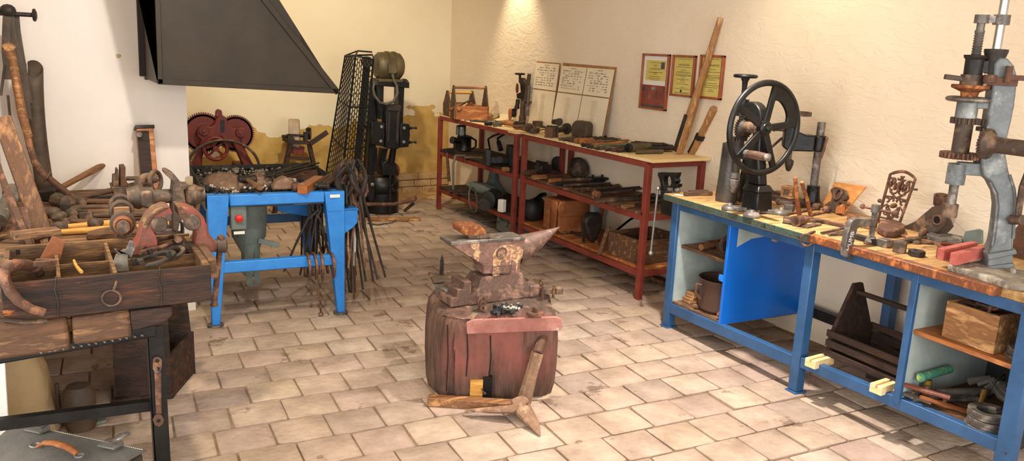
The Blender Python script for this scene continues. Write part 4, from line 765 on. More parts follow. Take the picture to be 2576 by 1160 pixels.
tongs('dark tongs under the rods on the middle shelf', 1510, 492, 1640, 480, MZ, rest=.024)
wrench('double ended spanner lying at the right end of the middle shelf', 1640, 512, 1690, 505, MZ, hd=.03, both=True)
bar_('steel_plate', 'dark perforated plate at the right end of the middle shelf', 'plate', 1638, 500, 1690, 494, MZ, r=.02, mt='iron_dark', flat=True)
t, L = T('oil_can', 'big tilted iron scoop standing on the middle shelf', 'scoop', 1434, 450, 1480, 452, MZ)
part('bowl', M().lathe([(.03, -.1), (.055, -.06), (.08, 0), (.09, .03), (.084, .03), (.074, 0), (.05, -.055), (.0, -.09)], (.06, .03, .08), (.35, -.75, .45), 24), 'iron_brown', t)
part('rim', M().torus((.06+.35*.032, .03-.75*.032, .08+.45*.032), .087, .006, (.35, -.75, .45), 30, 6), 'iron_dark', t)
t, L = T('grease_drum', 'black round canister lying behind the tilted scoop', 'canister', 1418, 430, 1450, 424, MZ)
part('body', M().lathe([(.04, 0), (.058, .01), (.058, L), (.05, L+.02), (.03, L+.025)], (0, .08, .06), X, 18), 'rubber_and_shade', t)
pliers('black pliers at the back of the middle shelf', 1345, 427, 1410, 436, MZ)
# ---- bottom shelf of the nearer rack
LZ2 = .2165
t = thing('leather_satchel', 'tan leather tool satchel with buckled strap on the bottom shelf', 'satchel', V((3.66, 5.24, LZ2)), R(-6))
part('body', M().slab([(-.17, -.07, .03), (-.14, -.07, 0), (.2, -.07, 0), (.235, -.07, .04), (.235, -.07, .23), (.2, -.07, .26), (-.16, -.07, .26), (-.185, -.07, .22)], (0, .2, 0)), 'leather_tan', t, bev=.015)
part('flap', M().slab([(-.175, -.078, .14), (.23, -.078, .14), (.238, -.078, .24), (.2, -.078, .27), (-.165, -.078, .27), (-.19, -.078, .23)], (0, .22, 0)), 'leather_tan', t, bev=.008)
part('gusset', M().slab([(-.205, -.06, .02), (-.215, .12, .03), (-.21, .13, .27), (-.2, -.07, .27)], (.016, 0, 0)), 'leather_tan', t, bev=.006)
part('strap', M().beam((-.215, .03, .2), (-.235, .0, -.0+.03), .035, .006, up=X).beam((-.235, 0, .04), (-.26, -.03, -.0+.006), .03, .006, up=X), 'leather_tan', t); part('buckle', M().torus((-.222, .03, .16), .018, .003, (1, 0, .1), 16, 6), 'steel', t)
m = M()
for x in (-.13, -.06, .12): m.cyl((x, -.085, .185), (x, -.076, .185), .007, n=10)
part('rivet', m, 'steel', t)
crate('wooden_crate', 'open weathered crate at the right end of the bottom shelf', V((3.7, 4.38, LZ2)), R(3), .4, .36, .17, 'wood_old', .02)
bt = V((3.56, 4.84, LZ2)); t = thing('scoop_stake', 'dark iron scoop-shaped stake standing on the bottom shelf', 'stake', bt)
part('blade', M().slab([(-.08, 0, .16), (-.07, 0, .2), (-.02, 0, .235), (.06, 0, .235), (.09, 0, .2), (.09, 0, .12), (.05, 0, .03), (.0, 0, 0), (-.03, 0, .06)], (.03, .1, 0)), 'iron_dark', t, bev=.02); part('spine', M().tube([(.06, .06, .2), (.06, .07, .36)], [.05, .045], 14, flat=.5), 'grey_green', t); part('stay', M().beam((-.06, .05, .16), (-.04, .05, 0), .02, .012), 'iron_dark', t)
t = thing('bow_saw', 'black frame saw leaning on the shelf behind the crate', 'saw', V((3.8, 4.7, LZ2)), R(8))
part('frame', M().tube([(-.2, 0, .1), (0, 0, .2), (.09, 0, .225), (.1, 0, .2), (.09, .0, .15), (.1, 0, .1), (.08, 0, .01)], .009, 8), 'iron_black', t); part('blade', M().beam((-.2, 0, .1), (.08, 0, .012), .003, .02), 'iron_grey', t)
one('flat_bar', 'slanting flat wooden bar leaning at the left of the crate', 'bar', M().beam(atz(1507, 642, LZ2)+Z*.004, atz(1507, 642, LZ2)+V((.1, .04, .2)), .03, .012), 'wood_old', bev=.002)
one('plank', 'long reddish plank on the bottom shelf in front of the satchel', 'plank', M().hexa([tuple(x) for x in (atz(1490, 596, LZ2), atz(1500, 601, LZ2), atz(1514, 640, LZ2)+V((.0, 0, 0)), atz(1506, 640, LZ2))]+[tuple(x+Z*.02) for x in (atz(1490, 596, LZ2), atz(1500, 601, LZ2), atz(1514, 640, LZ2), atz(1506, 640, LZ2))]), 'wood_orange', bev=.002)
for k, (a, b, c, d) in enumerate(((1400, 585, 1425, 566), (1420, 590, 1438, 566))): bar_('iron_wedge', ('left', 'right')[k]+' iron hook lying in front of the satchel', 'hook', a, b, c, d, LZ2, r=.014, mt='iron_brown', tip=.5)
bar_('iron_bar', 'long dark bar along the bottom shelf beside the plank', 'bar', 1425, 585, 1490, 603, LZ2, r=.012, mt='iron_dark')
t, L = T('chain_hoist', 'black oily chain hoist at the left end of the bottom shelf', 'hoist', 1325, 560, 1352, 545, LZ2)
part('body', M().ell((.12, .0, .085), (.1, .1, .085), 14, 8).jit(.03, 12, 3), 'rubber_and_shade', t); part('drum', M().lathe([(.05, -.09), (.08, -.08), (.08, .06), (.05, .08)], (.27, .02, .085), X, 16), 'iron_black', t); part('hook', M().tube([(.2, .0, .16), (.3, -.02, .19), (.4, -.02, .18)], .02, 8), 'iron_black', t)
# ---- middle and bottom shelf of the farther rack, and beneath it
FZ = .6165
bp_ = atz(1163, 380, FZ); t = thing('blow_lamp', 'black blow lamp with small lantern on the middle shelf', 'blow lamp', bp_); t.scale = (.9, .9, .82)
part('tank', M().lathe([(.07, 0), (.085, .01), (.08, .03), (.078, .16), (.085, .17), (.08, .18), (.02, .2)], (.03, .02, 0), n=22), 'iron_black', t); part('lantern', M().lathe([(.05, 0), (.055, .02), (.05, .1), (.02, .11)], (.0, .04, .19), n=14), 'glass_dusty', t)
m = M()
for k in range(5): a = 2*math.pi*k/5; m.beam((.055*math.cos(a), .04+.055*math.sin(a), .19), (.052*math.cos(a), .04+.052*math.sin(a), .3), .008, .008)
m.torus((0, .04, .3), .05, .006, Z, 18, 6).torus((0, .04, .33), .03, .006, (1, 0, 0), 16, 6); part('cage', m, 'iron_black', t)
part('burner', M().cyl((-.03, 0, .12), (-.14, -.02, .14), .03, .045, 12).cyl((-.1, -.02, .13), (-.1, -.02, .03), .02), 'iron_black', t); part('handle', M().tube([(.1, -.02, .16), (.15, -.03, .13), (.15, -.03, .05), (.11, 0, .02)], .012, 8), 'iron_black', t)
hp0 = atz(1132, 387, FZ); t = thing('claw_hammer', 'hammer hanging over the shelf edge below the blow lamp', 'hammer', hp0+V((-.03, 0, 0)), 0, world=True)
part('handle', M().tube([hp0+V((-.035, 0, .03)), hp0+V((-.03, -.06, -.26))], [.012, .016], 10), 'wood_handle_dark', t); part('head', M().beam(hp0+V((-.06, .0, .03)), hp0+V((.06, .03, .03)), .04, .045), 'iron_dark', t, bev=.005)
h0 = atz(1150, 396, FZ); one('hose', 'thin braided hose hanging from the middle shelf', 'hose', M().tube([h0+V((.09, .01, .012)), h0+V((.03, 0, .012)), h0+V((-.02, -.01, .02)), h0+V((-.05, -.02, -.06)), h0+V((-.045, -.02, -.2)), h0+V((-.04, -.015, -.3))], .011, 8), 'leather_grey')
bar_('flat_file', 'rusty rectangular rail in front of the lamp on the middle shelf', 'rail', 1168, 397, 1222, 400, FZ, r=.02, mt='wood_handle_dark', flat=True)
vp = atz(1255, 418, FZ); t = thing('bench_vice', 'black vice lying on the middle shelf of the farther rack', 'vice', vp, -.3)
part('body', M().box((0, .05, .05), (.2, .1, .06)).box((-.1, .05, .07), (.05, .13, .14)), 'iron_black', t, bev=.006); part('jaw', M().box((.12, .05, .09), (.07, .14, .18)), 'iron_black', t, bev=.006); part('screw', M().cyl((.1, .05, .06), (.26, .05, .06), .022), 'iron_dark', t); part('knob', M().cyl((0, -.02, .06), (0, -.0, .06), .03), 'iron_dark', t)
file_('wooden handled rod at the near end of the middle shelf', 1262, 432, 1300, 430, FZ, h='wood_handle', r=.02, hl=.2)
bar_('iron_bar', 'flat iron bars left of the black vice', 'bar', 1185, 400, 1240, 412, FZ, r=.012, mt='iron_dark', flat=True)
t = thing('carpenter_brace', 'dark carpenter brace hanging under the top of the farther rack', 'brace', atx(1250, 328, 3.85), 0, world=True); bxp = lambda u, v: atx(u, v, 3.85)
part('bow', M().tube([bxp(1262, 334), bxp(1240, 342), bxp(1228, 350), bxp(1233, 378)], .011, 8), 'iron_dark', t); part('grip', M().tube([bxp(1254, 356), bxp(1260, 378)], [.022, .026], 10), 'rubber_and_shade', t); part('arm', M().tube([bxp(1262, 334), bxp(1272, 335), bxp(1252, 348), bxp(1254, 358)], .012, 8), 'iron_dark', t)
GZ = .2415
sp_ = atz(1200, 488, GZ); one('iron_stake', 'flared dark iron stake at the back of the bottom shelf', 'stake', M().lathe([(.13, 0), (.12, .02), (.06, .12), (.045, .2), (.05, .3)], n=20), 'grey_green', loc=V((3.8, 6.85, GZ)))
t, L = T('electric_drill', 'grey-green electric drill lying on the bottom shelf', 'electric drill', 1176, 484, 1262, 508, GZ)
part('body', M().lathe([(.02, 0), (.045, .03), (.055, .1), (.06, .2), (.065, .3), (.05, .36)], (0, .03, .066), X, 18), 'grey_green', t); part('chuck', M().cyl((.36, .03, .066), (.48, .03, .066), .03, .024), 'iron_dark', t); part('nose', M().lathe([(.0, -.04), (.03, -.03), (.034, .03)], (0, .03, .066), X, 16), 'steel', t)
t, L = T('electric_motor', 'black motor with coiled cable on the bottom shelf', 'motor', 1236, 535, 1290, 520, GZ)
part('body', M().lathe([(.05, 0), (.08, .02), (.08, .16), (.05, .18)], (.1, .12, .08), X, 18), 'rubber_and_shade', t); part('pulley', M().lathe([(.02, 0), (.05, 0), (.05, .02), (.03, .03), (.05, .04), (.05, .06)], (.02, .1, .06), (-.6, -.7, 0), 18), 'iron_dark', t); part('cable', M().torus((-.02, .18, .09), .11, .008, (.3, -1, .2), 26, 6), 'hose_grey', t)
one('plastic_box', 'upright white box beside the motor on the bottom shelf', 'box', M().box((0, 0, .055), (.05, .06, .11)), 'white_paint', bev=.006, loc=atz(1262, 533, GZ), rot=.3)
for k, (a, b, c, d) in enumerate(((1125, 482, 1180, 484), (1140, 488, 1225, 495), (1190, 500, 1240, 508))): bar_('wooden_lath', '%s slat from the left at the front of the lowest far shelf' % ORD[k], 'slat', a, b, c, d, GZ, r=.018, mt='wood_dark', flat=True)
t = thing('metal_case', 'dark green metal case on the floor under the rack', 'case', V((3.72, 6.12, .004)), R(-4))
part('body', M().bx(-.2, .2, -.16, .16, 0, .13), 'grey_green', t, bev=.02); part('lid', M().bx(-.205, .205, -.165, .165, .133, .175), 'grey_green', t, bev=.02); part('clasp', M().bx(-.215, -.2, -.1, -.07, .09, .16), 'iron_grey', t); part('clasp', M().bx(-.215, -.2, .07, .1, .09, .16), 'iron_grey', t)
one('wooden_batten', 'long pale batten lying on the floor under the racks', 'batten', M().beam((3.85, 4.2, .02), (3.88, 6.2, .02), .05, .035), 'wood_old', bev=.003)
one('red_lath', 'thin reddish slat leaning on the wall behind the bench corner', 'slat', M().beam(bw(-.02, .6, BZ+.004), bw(.02, .72, BZ+.17), .025, .01), 'wood_orange', bev=.001)
# ------------------------------------------------------------------ things lying on the blue bench
B = BZ+.0005
def pw(d): return lambda u, v: pd([(u, v)], d)[0]
S1 = 1.3; t = thing('screw_clamp', 'big iron screw clamp with chalk letters gripping the bench edge', 'clamp', bw(S1, .0, BZ), 0, world=True)
cl = [(2205, 553), (2188, 551), (2155, 550), (2145, 556), (2139, 567), (2132, 589), (2125, 628), (2126, 644), (2139, 654), (2172, 656), (2188, 645), (2177, 640), (2146, 637), (2146, 627), (2152, 597), (2158, 576), (2165, 570), (2203, 571)]
part('frame', M().slab(psn(cl, S1+.014), ES*-.028), 'iron_grey', t, bev=.004)
w_ = V((.0, 0, 0)); s_lo, s_hi = psn([(2186, 621)], S1)[0], psn([(2206, 518)], S1)[0]; s_lo = V((s_hi.x*.5+s_lo.x*.5, s_hi.y*.5+s_lo.y*.5, max(BZ+.006, s_lo.z))); s_hi = V((s_lo.x, s_lo.y, s_hi.z))
part('screw', M().lathe([(.012+.0018*(k % 2), .0045*k) for k in range(int((s_hi.z-s_lo.z)/.0045))], s_lo, n=16), 'iron_grey', t); part('shoe', M().lathe([(.026, 0), (.026, .012), (.02, .02), (.02, .03), (.014, .034)], s_lo-Z*.004, n=20), 'iron_grey', t); part('screw_head', M().cyl(s_hi-Z*.03, s_hi+Z*.006, .019, n=18), 'iron_grey', t)
tb0, tb1 = s_hi-Z*.012+ES*-.055+ED*-.02, s_hi-Z*.02+ES*.085+ED*.03; part('tommy_bar', M().cyl(tb0, tb1, .0065).ell(tb0, .013).ell(tb1, .015), 'iron_rust', t)
m = M(); lo_, hi_ = psn([(2136, 634)], S1+.0145)[0], psn([(2150, 580)], S1+.0145)[0]; ud = (hi_-lo_).normalized(); textm(m, 'HUMB', (lo_+hi_)/2, ud, ES.cross(ud)*1.0, .033, .0006); part('chalk_letters', m, 'chalk', t, label='white chalk letters written up the frame')
t = thing('lock_board', 'orange plywood board with an old iron lock leaning on the wall', 'board', bw(.65, .6, BZ), 0, world=True); lb = [V(x) for x in (atz(2064, 520, B), atz(2118, 542, B))]; up_ = [aty(2178, 470, lb[1].y), aty(2100, 458, lb[0].y)]
tl_, tr_ = on(2100, 458, lb[0]+X*.07, (1, .1, .25)), on(2178, 470, lb[1]+X*.07, (1, .1, .25)); part('board', M().slab([lb[0], lb[1], tr_, tl_], (.012, 0, 0)), 'plywood', t, bev=.001)
nb_ = (lb[1]-lb[0]).cross(tl_-lb[0]).normalized(); nb_ = nb_ if nb_.x < 0 else -nb_; lk = lambda u, v: on(u, v, lb[0]+nb_*.004, nb_)
part('lock_plate', M().slab([lk(*p) for p in ((2078, 518), (2096, 506), (2098, 492), (2094, 480), (2104, 472), (2118, 474), (2132, 482), (2136, 494), (2130, 504), (2116, 512), (2112, 524), (2104, 538), (2086, 530))], nb_*.014).jit(.002, 30, 3), 'iron_brown', t, bev=.002); part('lock_ring', M().torus(lk(2116, 492)+nb_*.02, .03, .007, nb_, 22, 8), 'iron_rust', t); part('bolt', M().beam(lk(2118, 508)+nb_*.015, lk(2140, 516)+nb_*.015, .012, .012).ell(lk(2140, 516)+nb_*.015, .012), 'iron_rust', t); part('packing', M().slab([lk(2108, 540), lk(2112, 522), lk(2128, 516), lk(2124, 540)], nb_*.02), 'wood_orange', t, bev=.001)
# ornamental cast grate
GD = .6; gp0 = pw(GD); t = thing('cast_grate', 'arched openwork cast-iron stove door with scrolls leaning on the wall', 'stove door', gp0(2230, 590), 0, world=True)
bl_, br_, tr2, tl2 = gp0(2204, 572), gp0(2254, 586), gp0(2303, 450), gp0(2240, 438)
def G(a, b): return bl_.lerp(br_, a).lerp(tl2.lerp(tr2, a), b)
ap_ = [G(a/10, 1+.085*math.sin(math.pi*a/10)) for a in range(11)]
part('frame', M().tube([G(0, 0), G(0, .5)]+ap_+[G(1, .5), G(1, 0)], .008, 6, closed=True), 'iron_rust', t)
for b_ in (.2, .6): part('cross_bar', M().tube([G(0, b_), G(.5, b_+.01), G(1, b_)], .005, 6), 'iron_rust', t)
m = M(); W_ = (br_-bl_).length; 
def scroll(a, b, r, dr, turns, ph):
    m.tube([G(a+dr*r*math.exp(-.22*k)*math.cos(ph+k*.5*1)/1.0, b+.42*r*math.exp(-.22*k)*math.sin(ph+k*.5)) for k in range(int(turns*12))], .0055, 6)
for sd in (1, -1):
    c = .5
    for (da, b, r, ph) in ((.25, .1, .22, 0), (.3, .3, .2, 2), (.2, .42, .22, 4), (.32, .52, .16, 1), (.25, .72, .24, 3), (.3, .88, .2, .5), (.12, .95, .14, 2), (.12, .8, .16, 5), (.1, .55, .14, 0), (.1, .28, .14, 3.5)): scroll(c+sd*da, b, r, sd, .9, ph)
    m.tube([G(c+sd*.02, .02), G(c+sd*.12, .18), G(c+sd*.05, .34), G(c+sd*.3, .46), G(c+sd*.45, .4)], .0055, 6); m.tube([G(c, .6), G(c+sd*.2, .66), G(c+sd*.42, .78), G(c+sd*.3, .95)], .006, 6)
m.ell(G(.5, .8), (.02, .008, .03), 10, 6).ell(G(.5, .46), (.03, .008, .014), 10, 6)
for k in range(7): m.ell(G(.15+.1*k, .84+.05*math.sin(k*2)), (.015, .006, .02), 8, 5)
part('scrollwork', m, 'iron_rust', t); part('hinge', M().cyl(G(0, .48)-ES*.0, G(-.16, .49), .008).ell(G(-.16, .49), .011).box(G(1.1, .82), (.01, .03, .01)), 'iron_brown', t)
one('rusty_trough', 'rusty half-round iron trough in front of the cast stove door', 'trough', M().slab([atz(*p, B) for p in ((2205, 588), (2212, 570), (2240, 572), (2272, 580), (2275, 592), (2250, 600), (2225, 598))], (0, 0, .04)).jit(.004, 16, 2), 'iron_rust', bev=.01)
t = thing('share_plate', 'large triangular rusty iron plate leaning on the wall', 'plate', atz(2330, 600, B)+X*.1, 0, world=True); sp3 = pw(.62)
part('plate', M().slab([sp3(*p) for p in ((2262, 575), (2300, 558), (2345, 520), (2372, 516), (2385, 540), (2397, 570), (2380, 588), (2330, 594), (2264, 592))], ED*.01), 'iron_brown', t, bev=.002)
t = thing('iron_lug_shoe', 'thick pear-shaped iron eye standing before the triangular plate', 'iron eye', atz(2340, 598, B), 0, world=True); sp4 = pw(.54); part('body', M().slab([sp4(*p) for p in ((2320, 592), (2322, 572), (2334, 556), (2346, 545), (2358, 540), (2370, 545), (2373, 556), (2368, 570), (2356, 584), (2344, 594))], ED*.03), 'iron_brown', t, bev=.01); part('hole', M().lathe([(.0, -.002), (.017, -.002), (.019, .004)], sp4(2358, 554), ED, 16), 'iron_black', t); part('rim', M().torus(sp4(2358, 554)-ED*.002, .022, .006, ED, 20, 6), 'iron_rust', t)
t = thing('wall_cup', 'small rusty iron cup fixed on the wall above the plate', 'cup', aty(2365, 503, 2.25), 0, world=True); wc2 = atx(2366, 505, XW-.05); part('cup', M().lathe([(.02, -.035), (.032, -.02), (.034, .03), (.028, .03), (.024, -.015), (.0, -.025)], wc2, (-.2, -.1, 1), 18), 'iron_rust', t); part('bracket', M().beam(wc2, V((XW, wc2.y+.01, wc2.z)), .03, .05), 'wood_old', t)
# loose iron on the near half of the bench
t, L = T('adjustable_spanner', 'long grey adjustable spanner across the middle of the bench', 'spanner', 2215, 622, 2335, 602, B); part('jaw', M().box((.03, 0, .018), (.05, .05, .036)), 'iron_grey', t, bev=.004); part('shank', bar(M(), .05, L, .026, .014, .006), 'iron_brown', t, bev=.003)
wrench('brown spanner lying left of the square nut', 2175, 614, 2250, 612, B, hd=.024, mt='iron_rust'); wrench('rusty spanner pointing at the disc', 2290, 612, 2368, 616, B, hd=.022, mt='iron_brown', both=True)
t, L = T('pale_cone', 'pale flared horn tip lying by the pear-shaped eye', 'horn', 2312, 606, 2330, 588, B); part('cone', M().lathe([(.006, 0), (.012, .03), (.03, L), (.026, L)], (0, 0, .026), X, 16), 'wood_old', t)
one('square_nut', 'large square rusty nut block on the bench', 'nut', M().box((0, 0, .024), (.05, .05, .046)).lathe([(.014, 0), (.02, 0), (.02, .003), (.014, .003)], (0, 0, .046), n=16), 'iron_brown', bev=.004, loc=atz(2262, 634, B), rot=BA+.5)
one('flat_nut', 'dark flat hexagonal nut next to the square nut', 'nut', M().lathe([(.014, 0), (.036, 0), (.036, .026), (.014, .026), (.014, 0)], n=6), 'iron_dark', bev=.003, loc=atz(2305, 644, B), rot=.4)
t = thing('grinding_disc', 'grey round disc plate lying near the press', 'disc', atz(2372, 608, B), 0); part('disc', M().lathe([(0, 0), (.075, 0), (.075, .026), (.066, .03), (0, .03)], n=36), 'iron_grey', t); part('rib', M().beam((-.05, 0, .031), (.05, 0, .031), .02, .008), 'iron_grey', t)
one('disc_plate', 'square grey plate beside the round disc', 'plate', M().slab([atz(*p, B) for p in ((2388, 600), (2420, 606), (2418, 622), (2380, 618))], (0, 0, .024)), 'iron_grey', bev=.002)
one('rusty_ring', 'short rusty ring standing behind the red bracket', 'ring', M().lathe([(.018, 0), (.026, 0), (.026, .034), (.018, .034), (.018, 0)], n=22), 'iron_rust', loc=atz(2376, 628, B))
one('red_bracket', 'red-brown half-round bracket in front of the press', 'bracket', M().lathe([(.05, 0), (.06, 0), (.06, .06), (.05, .06), (.05, 0)], n=24, a0=R(60), a1=R(300)), 'red_vice', bev=.002, loc=atz(2392, 652, B), rot=.6)
for k, (a, b) in enumerate((((2366, 640), (2450, 622)), ((2398, 652), (2478, 632)))):
    one('red_bar', ('far', 'near')[k]+' faded red painted wooden bar resting against the press', 'bar', M().beam(atz(a[0], a[1], B+.055+.004*k), atz(b[0], b[1], B+.07), .03, .05), 'red_paint', bev=.002)
one('grey_plate', 'grey-green steel cover plate leaning behind the press', 'plate', M().slab([pw(.6)(*p) for p in ((2415, 618), (2428, 582), (2462, 576), (2470, 580), (2470, 612), (2440, 620))], ED*.012), 'grey_green', bev=.002)
one('dark_bar', 'dark square bar lying below the rusty trough', 'bar', M().beam(atz(2152, 594, B+.012), atz(2212, 612, B+.012), .03, .024), 'iron_dark', bev=.002); one('brown_bar', 'thin brown strip with pale end left of the clamp', 'strip', M().beam(atz(2085, 590, B+.006), atz(2122, 589, B+.006), .02, .012), 'iron_brown', bev=.001)
one('flat_bar', 'long flat rusty bar lying behind the bolts along the bench', 'bar', M().beam(atz(2012, 545, B+.009), atz(2145, 572, B+.009), .035, .016), 'iron_rust', bev=.002)
one('iron_rule', 'long pale strip along the back of the bench by the trough', 'strip', M().beam(atz(2130, 560, B+.006), atz(2345, 610, B+.006), .03, .01), 'wood_handle', bev=.001); one('dark_fillet', 'dark thin ledge leaning at the foot of the stove door', 'ledge', M().beam(atz(2132, 546, B+.02), atz(2205, 568, B+.02), .008, .036), 'iron_rust', bev=.001)
t = thing('iron_fork', 'rusty two-pronged iron fork standing up from the bench', 'fork', atz(2012, 546, B), 0, world=True)
f0, f1 = atz(2012, 546, B+.008), atz(2040, 546, B+.008); part('prong', M().tube([f0+Z*.0, f0+V((-.005, .0, .01)), on(2005, 500, f0, (0, 1, 0)), on(2000, 447, f0, (0, 1, 0))], [.012, .012, .011, .01], 8).jit(.002, 40, 1), 'rust_orange', t); part('prong', M().tube([f1, on(2030, 500, f1, (0, 1, 0)), on(2017, 458, f1, (0, 1, 0))], [.011, .011, .01], 8).jit(.002, 40, 2), 'rust_orange', t); part('bow', M().tube([f0, (f0+f1)/2+Y*-.004, f1], .01, 8), 'iron_rust', t)
for k, (a, b, c, d) in enumerate(((1982, 541, 2052, 528), (2040, 544, 2076, 536))): bar_('bolt', ('farther', 'nearer')[k]+' round-headed coach bolt beside the rusty fork', 'bolt', a, b, c, d, B, r=.007, mt='iron_rust', knob=.02)
t, L = T('pipe_socket', 'short rusty pipe elbow with open dark mouth at the bench edge', 'pipe socket', 2000, 570, 2024, 562, B); part('pipe', M().lathe([(.018, 0), (.027, -.0), (.027, .02), (.024, .03), (.024, .1), (.018, .1), (.018, .0)], (0, 0, .027), (1, -.1, 0), 20), 'iron_rust', t); part('arm', M().beam((.09, -.02, .02), (.2, -.06, .01), .02, .014), 'iron_brown', t); part('lug', M().box((.03, .05, .014), (.02, .05, .02)).box((.12, .04, .014), (.03, .06, .024)), 'iron_brown', t, bev=.003)
rgp = bw(1.075, -.016, .805); t = thing('iron_ring', 'rusty iron ring hanging over the bench edge by its bolt', 'ring', rgp, 0, world=True); part('ring', M().torus(rgp, .028, .0055, (.9, .45, .1), 26, 8), 'iron_rust', t); part('eye_bolt', M().tube([rgp+V((.0, 0, .026)), rgp+V((.02, 0, .034)), rgp+V((.06, .01, .034))], .007, 8), 'iron_brown', t)
tongs('flat dark tongs lying between the ring and the clamp', 2075, 592, 2140, 578, B, mt='iron_brown', sp=.02, jaw=.05); bar_('iron_rod', 'thin rod lying before the pipe elbow', 'rod', 1968, 562, 2000, 566, B, r=.004, mt='iron_dark'); bar_('iron_peg', 'short brown peg lying behind the pipe elbow', 'peg', 1970, 552, 2002, 556, B, r=.009, mt='iron_rust'); bar_('iron_bit', 'small forged bit behind the iron ring', 'bit', 2024, 574, 2060, 566, B, r=.01, mt='iron_brown', flat=True)
t = thing('marked_block', 'wooden block with black marks set on the drill base', 'block', bw(.4, .55, BZ+.03), BA+.2); part('block', M().box((0, 0, .035), (.075, .06, .07)), 'wood_crate', t, bev=.002); m = M()
for k in range(3): m.beam((-.02, -.0308, .025+.012*k), (.02, -.0308, .027+.012*k), .0006, .004); m.beam((-.015+.012*k, -.0308, .02), (-.012+.013*k, -.0308, .052), .0006, .003)
part('marks', m, 'ink', t)
one('oily_plank', 'dark oily plank under the marked block at the wall', 'plank', M().box((0, 0, .014), (.34, .13, .028)), 'wood_dark', bev=.003, loc=bw(.37, .57, BZ), rot=BA); one('wood_offcut', 'thin pale offcut with a hole lying near the marked block', 'offcut', M().box((0, 0, .007), (.13, .05, .012)), 'wood_old', bev=.002, loc=bw(.3, .62, BZ+.029), rot=BA+.2)
one('grey_block', 'small grey steel block behind the press foot', 'block', M().box((0, 0, .022), (.05, .03, .044)), 'iron_grey', bev=.002, loc=bw(.62, .33, BZ), rot=BA+.3)
one('steel_square', 'flat dark steel sheet lying beside the black gaiter', 'sheet', M().box((0, 0, .002), (.12, .08, .003)), 'iron_dark', loc=bw(.4, .16, BZ), rot=BA+.2)
for k, (a, b, c, d) in enumerate(((1722, 488, 1790, 486), (1735, 484, 1778, 482))): one('wooden_batten', ('longer', 'shorter')[k]+' wooden bar at the back of the bench behind the vice', 'bar', M().beam(atz(a, b, B+.012), atz(c, d, B+.012), .03, .022), 'wood_handle_dark', bev=.002)
one('paper_card', 'small white card lying at the bench corner by the vice', 'card', M().box((0, 0, .001), (.05, .03, .0015)), 'paper_white', loc=bw(.02, .05, BZ), rot=BA+.3)
for k in range(6): one('rusty_plate', '%s rusty plate of the pile at the near right end of the bench' % ORD[k], 'plate', M().box((0, 0, .006), (.12-.01*k, .09, .011)).jit(.002, 25, k), ('iron_rust', 'iron_brown')[k % 2], bev=.002, loc=bw(1.93+.03*(k % 3), .47+.03*(k % 2), BZ+.012*k), rot=BA+.5*k)
one('big_plate', 'large rusty curved plate leaning behind the press at the right edge', 'plate', M().slab([pw(.58)(*p) for p in ((2545, 640), (2550, 580), (2566, 560), (2600, 575), (2610, 660), (2560, 670))], ED*.008), 'iron_rust', bev=.002)
one('pink_disc', 'small pale round disc at the bench edge by the press base', 'disc', M().lathe([(0, 0), (.035, 0), (.035, .01), (0, .012)], n=22), 'iron_rust', loc=bw(2.08, .09, BZ+.001))
# ------------------------------------------------------------------ chopping-block stump and anvil
SC = V((1.89, 3.35, 0)); SR = R(-19)
t = thing('wooden_stump', 'squared red-painted oak stump carrying the anvil', 'stump', SC, SR)
ol = [(-.2, -.262), (-.05, -.268), (.1, -.262), (.22, -.252), (.285, -.2), (.31, -.08), (.31, .1), (.27, .24), (.1, .29), (-.12, .29), (-.27, .23), (-.335, .1), (-.345, -.06), (-.31, -.18), (-.27, -.235)]
def rs(o, n=9):
    r = []
    for i in range(len(o)):
        a, b = V(o[i]), V(o[(i+1) % len(o)]); r += [a.lerp(b, k/n) for k in range(n)]
    return r
o2 = rs(ol); n = len(o2); vs = []; fs = []; rows = [(0, .95), (.05, .985), (.15, 1.0), (.26, 1.0), (.34, .985), (.385, .96), (.41, .9), (.418, .8), (.422, .6), (.422, .35)]
for z, s in rows:
    for p in o2:
        zz_ = z
        if z > .3:
            zz_ += .02*math.sin(p.x*14)*(.5-s*.2)+(.03 if p.y > 0 else 0)*(1 if z > .33 else 0)
        g_ = .022*abs(mnoise.noise(V((p.x*26, p.y*26, zz_*1.5)))) + (.035 if mnoise.noise(V((p.x*13, p.y*13, 8+zz_))) > .3 else 0)     # weathered vertical splits
        f = s*(1-g_*1.6 if z < .42 else 1); vs.append((p.x*f, p.y*f, zz_))
for j in range(len(rows)-1):
    for k in range(n): fs.append((j*n+k, j*n+(k+1) % n, (j+1)*n+(k+1) % n, (j+1)*n+k))
fs.append(tuple(range((len(rows)-1)*n, len(rows)*n)))
m = M().add(vs, fs)
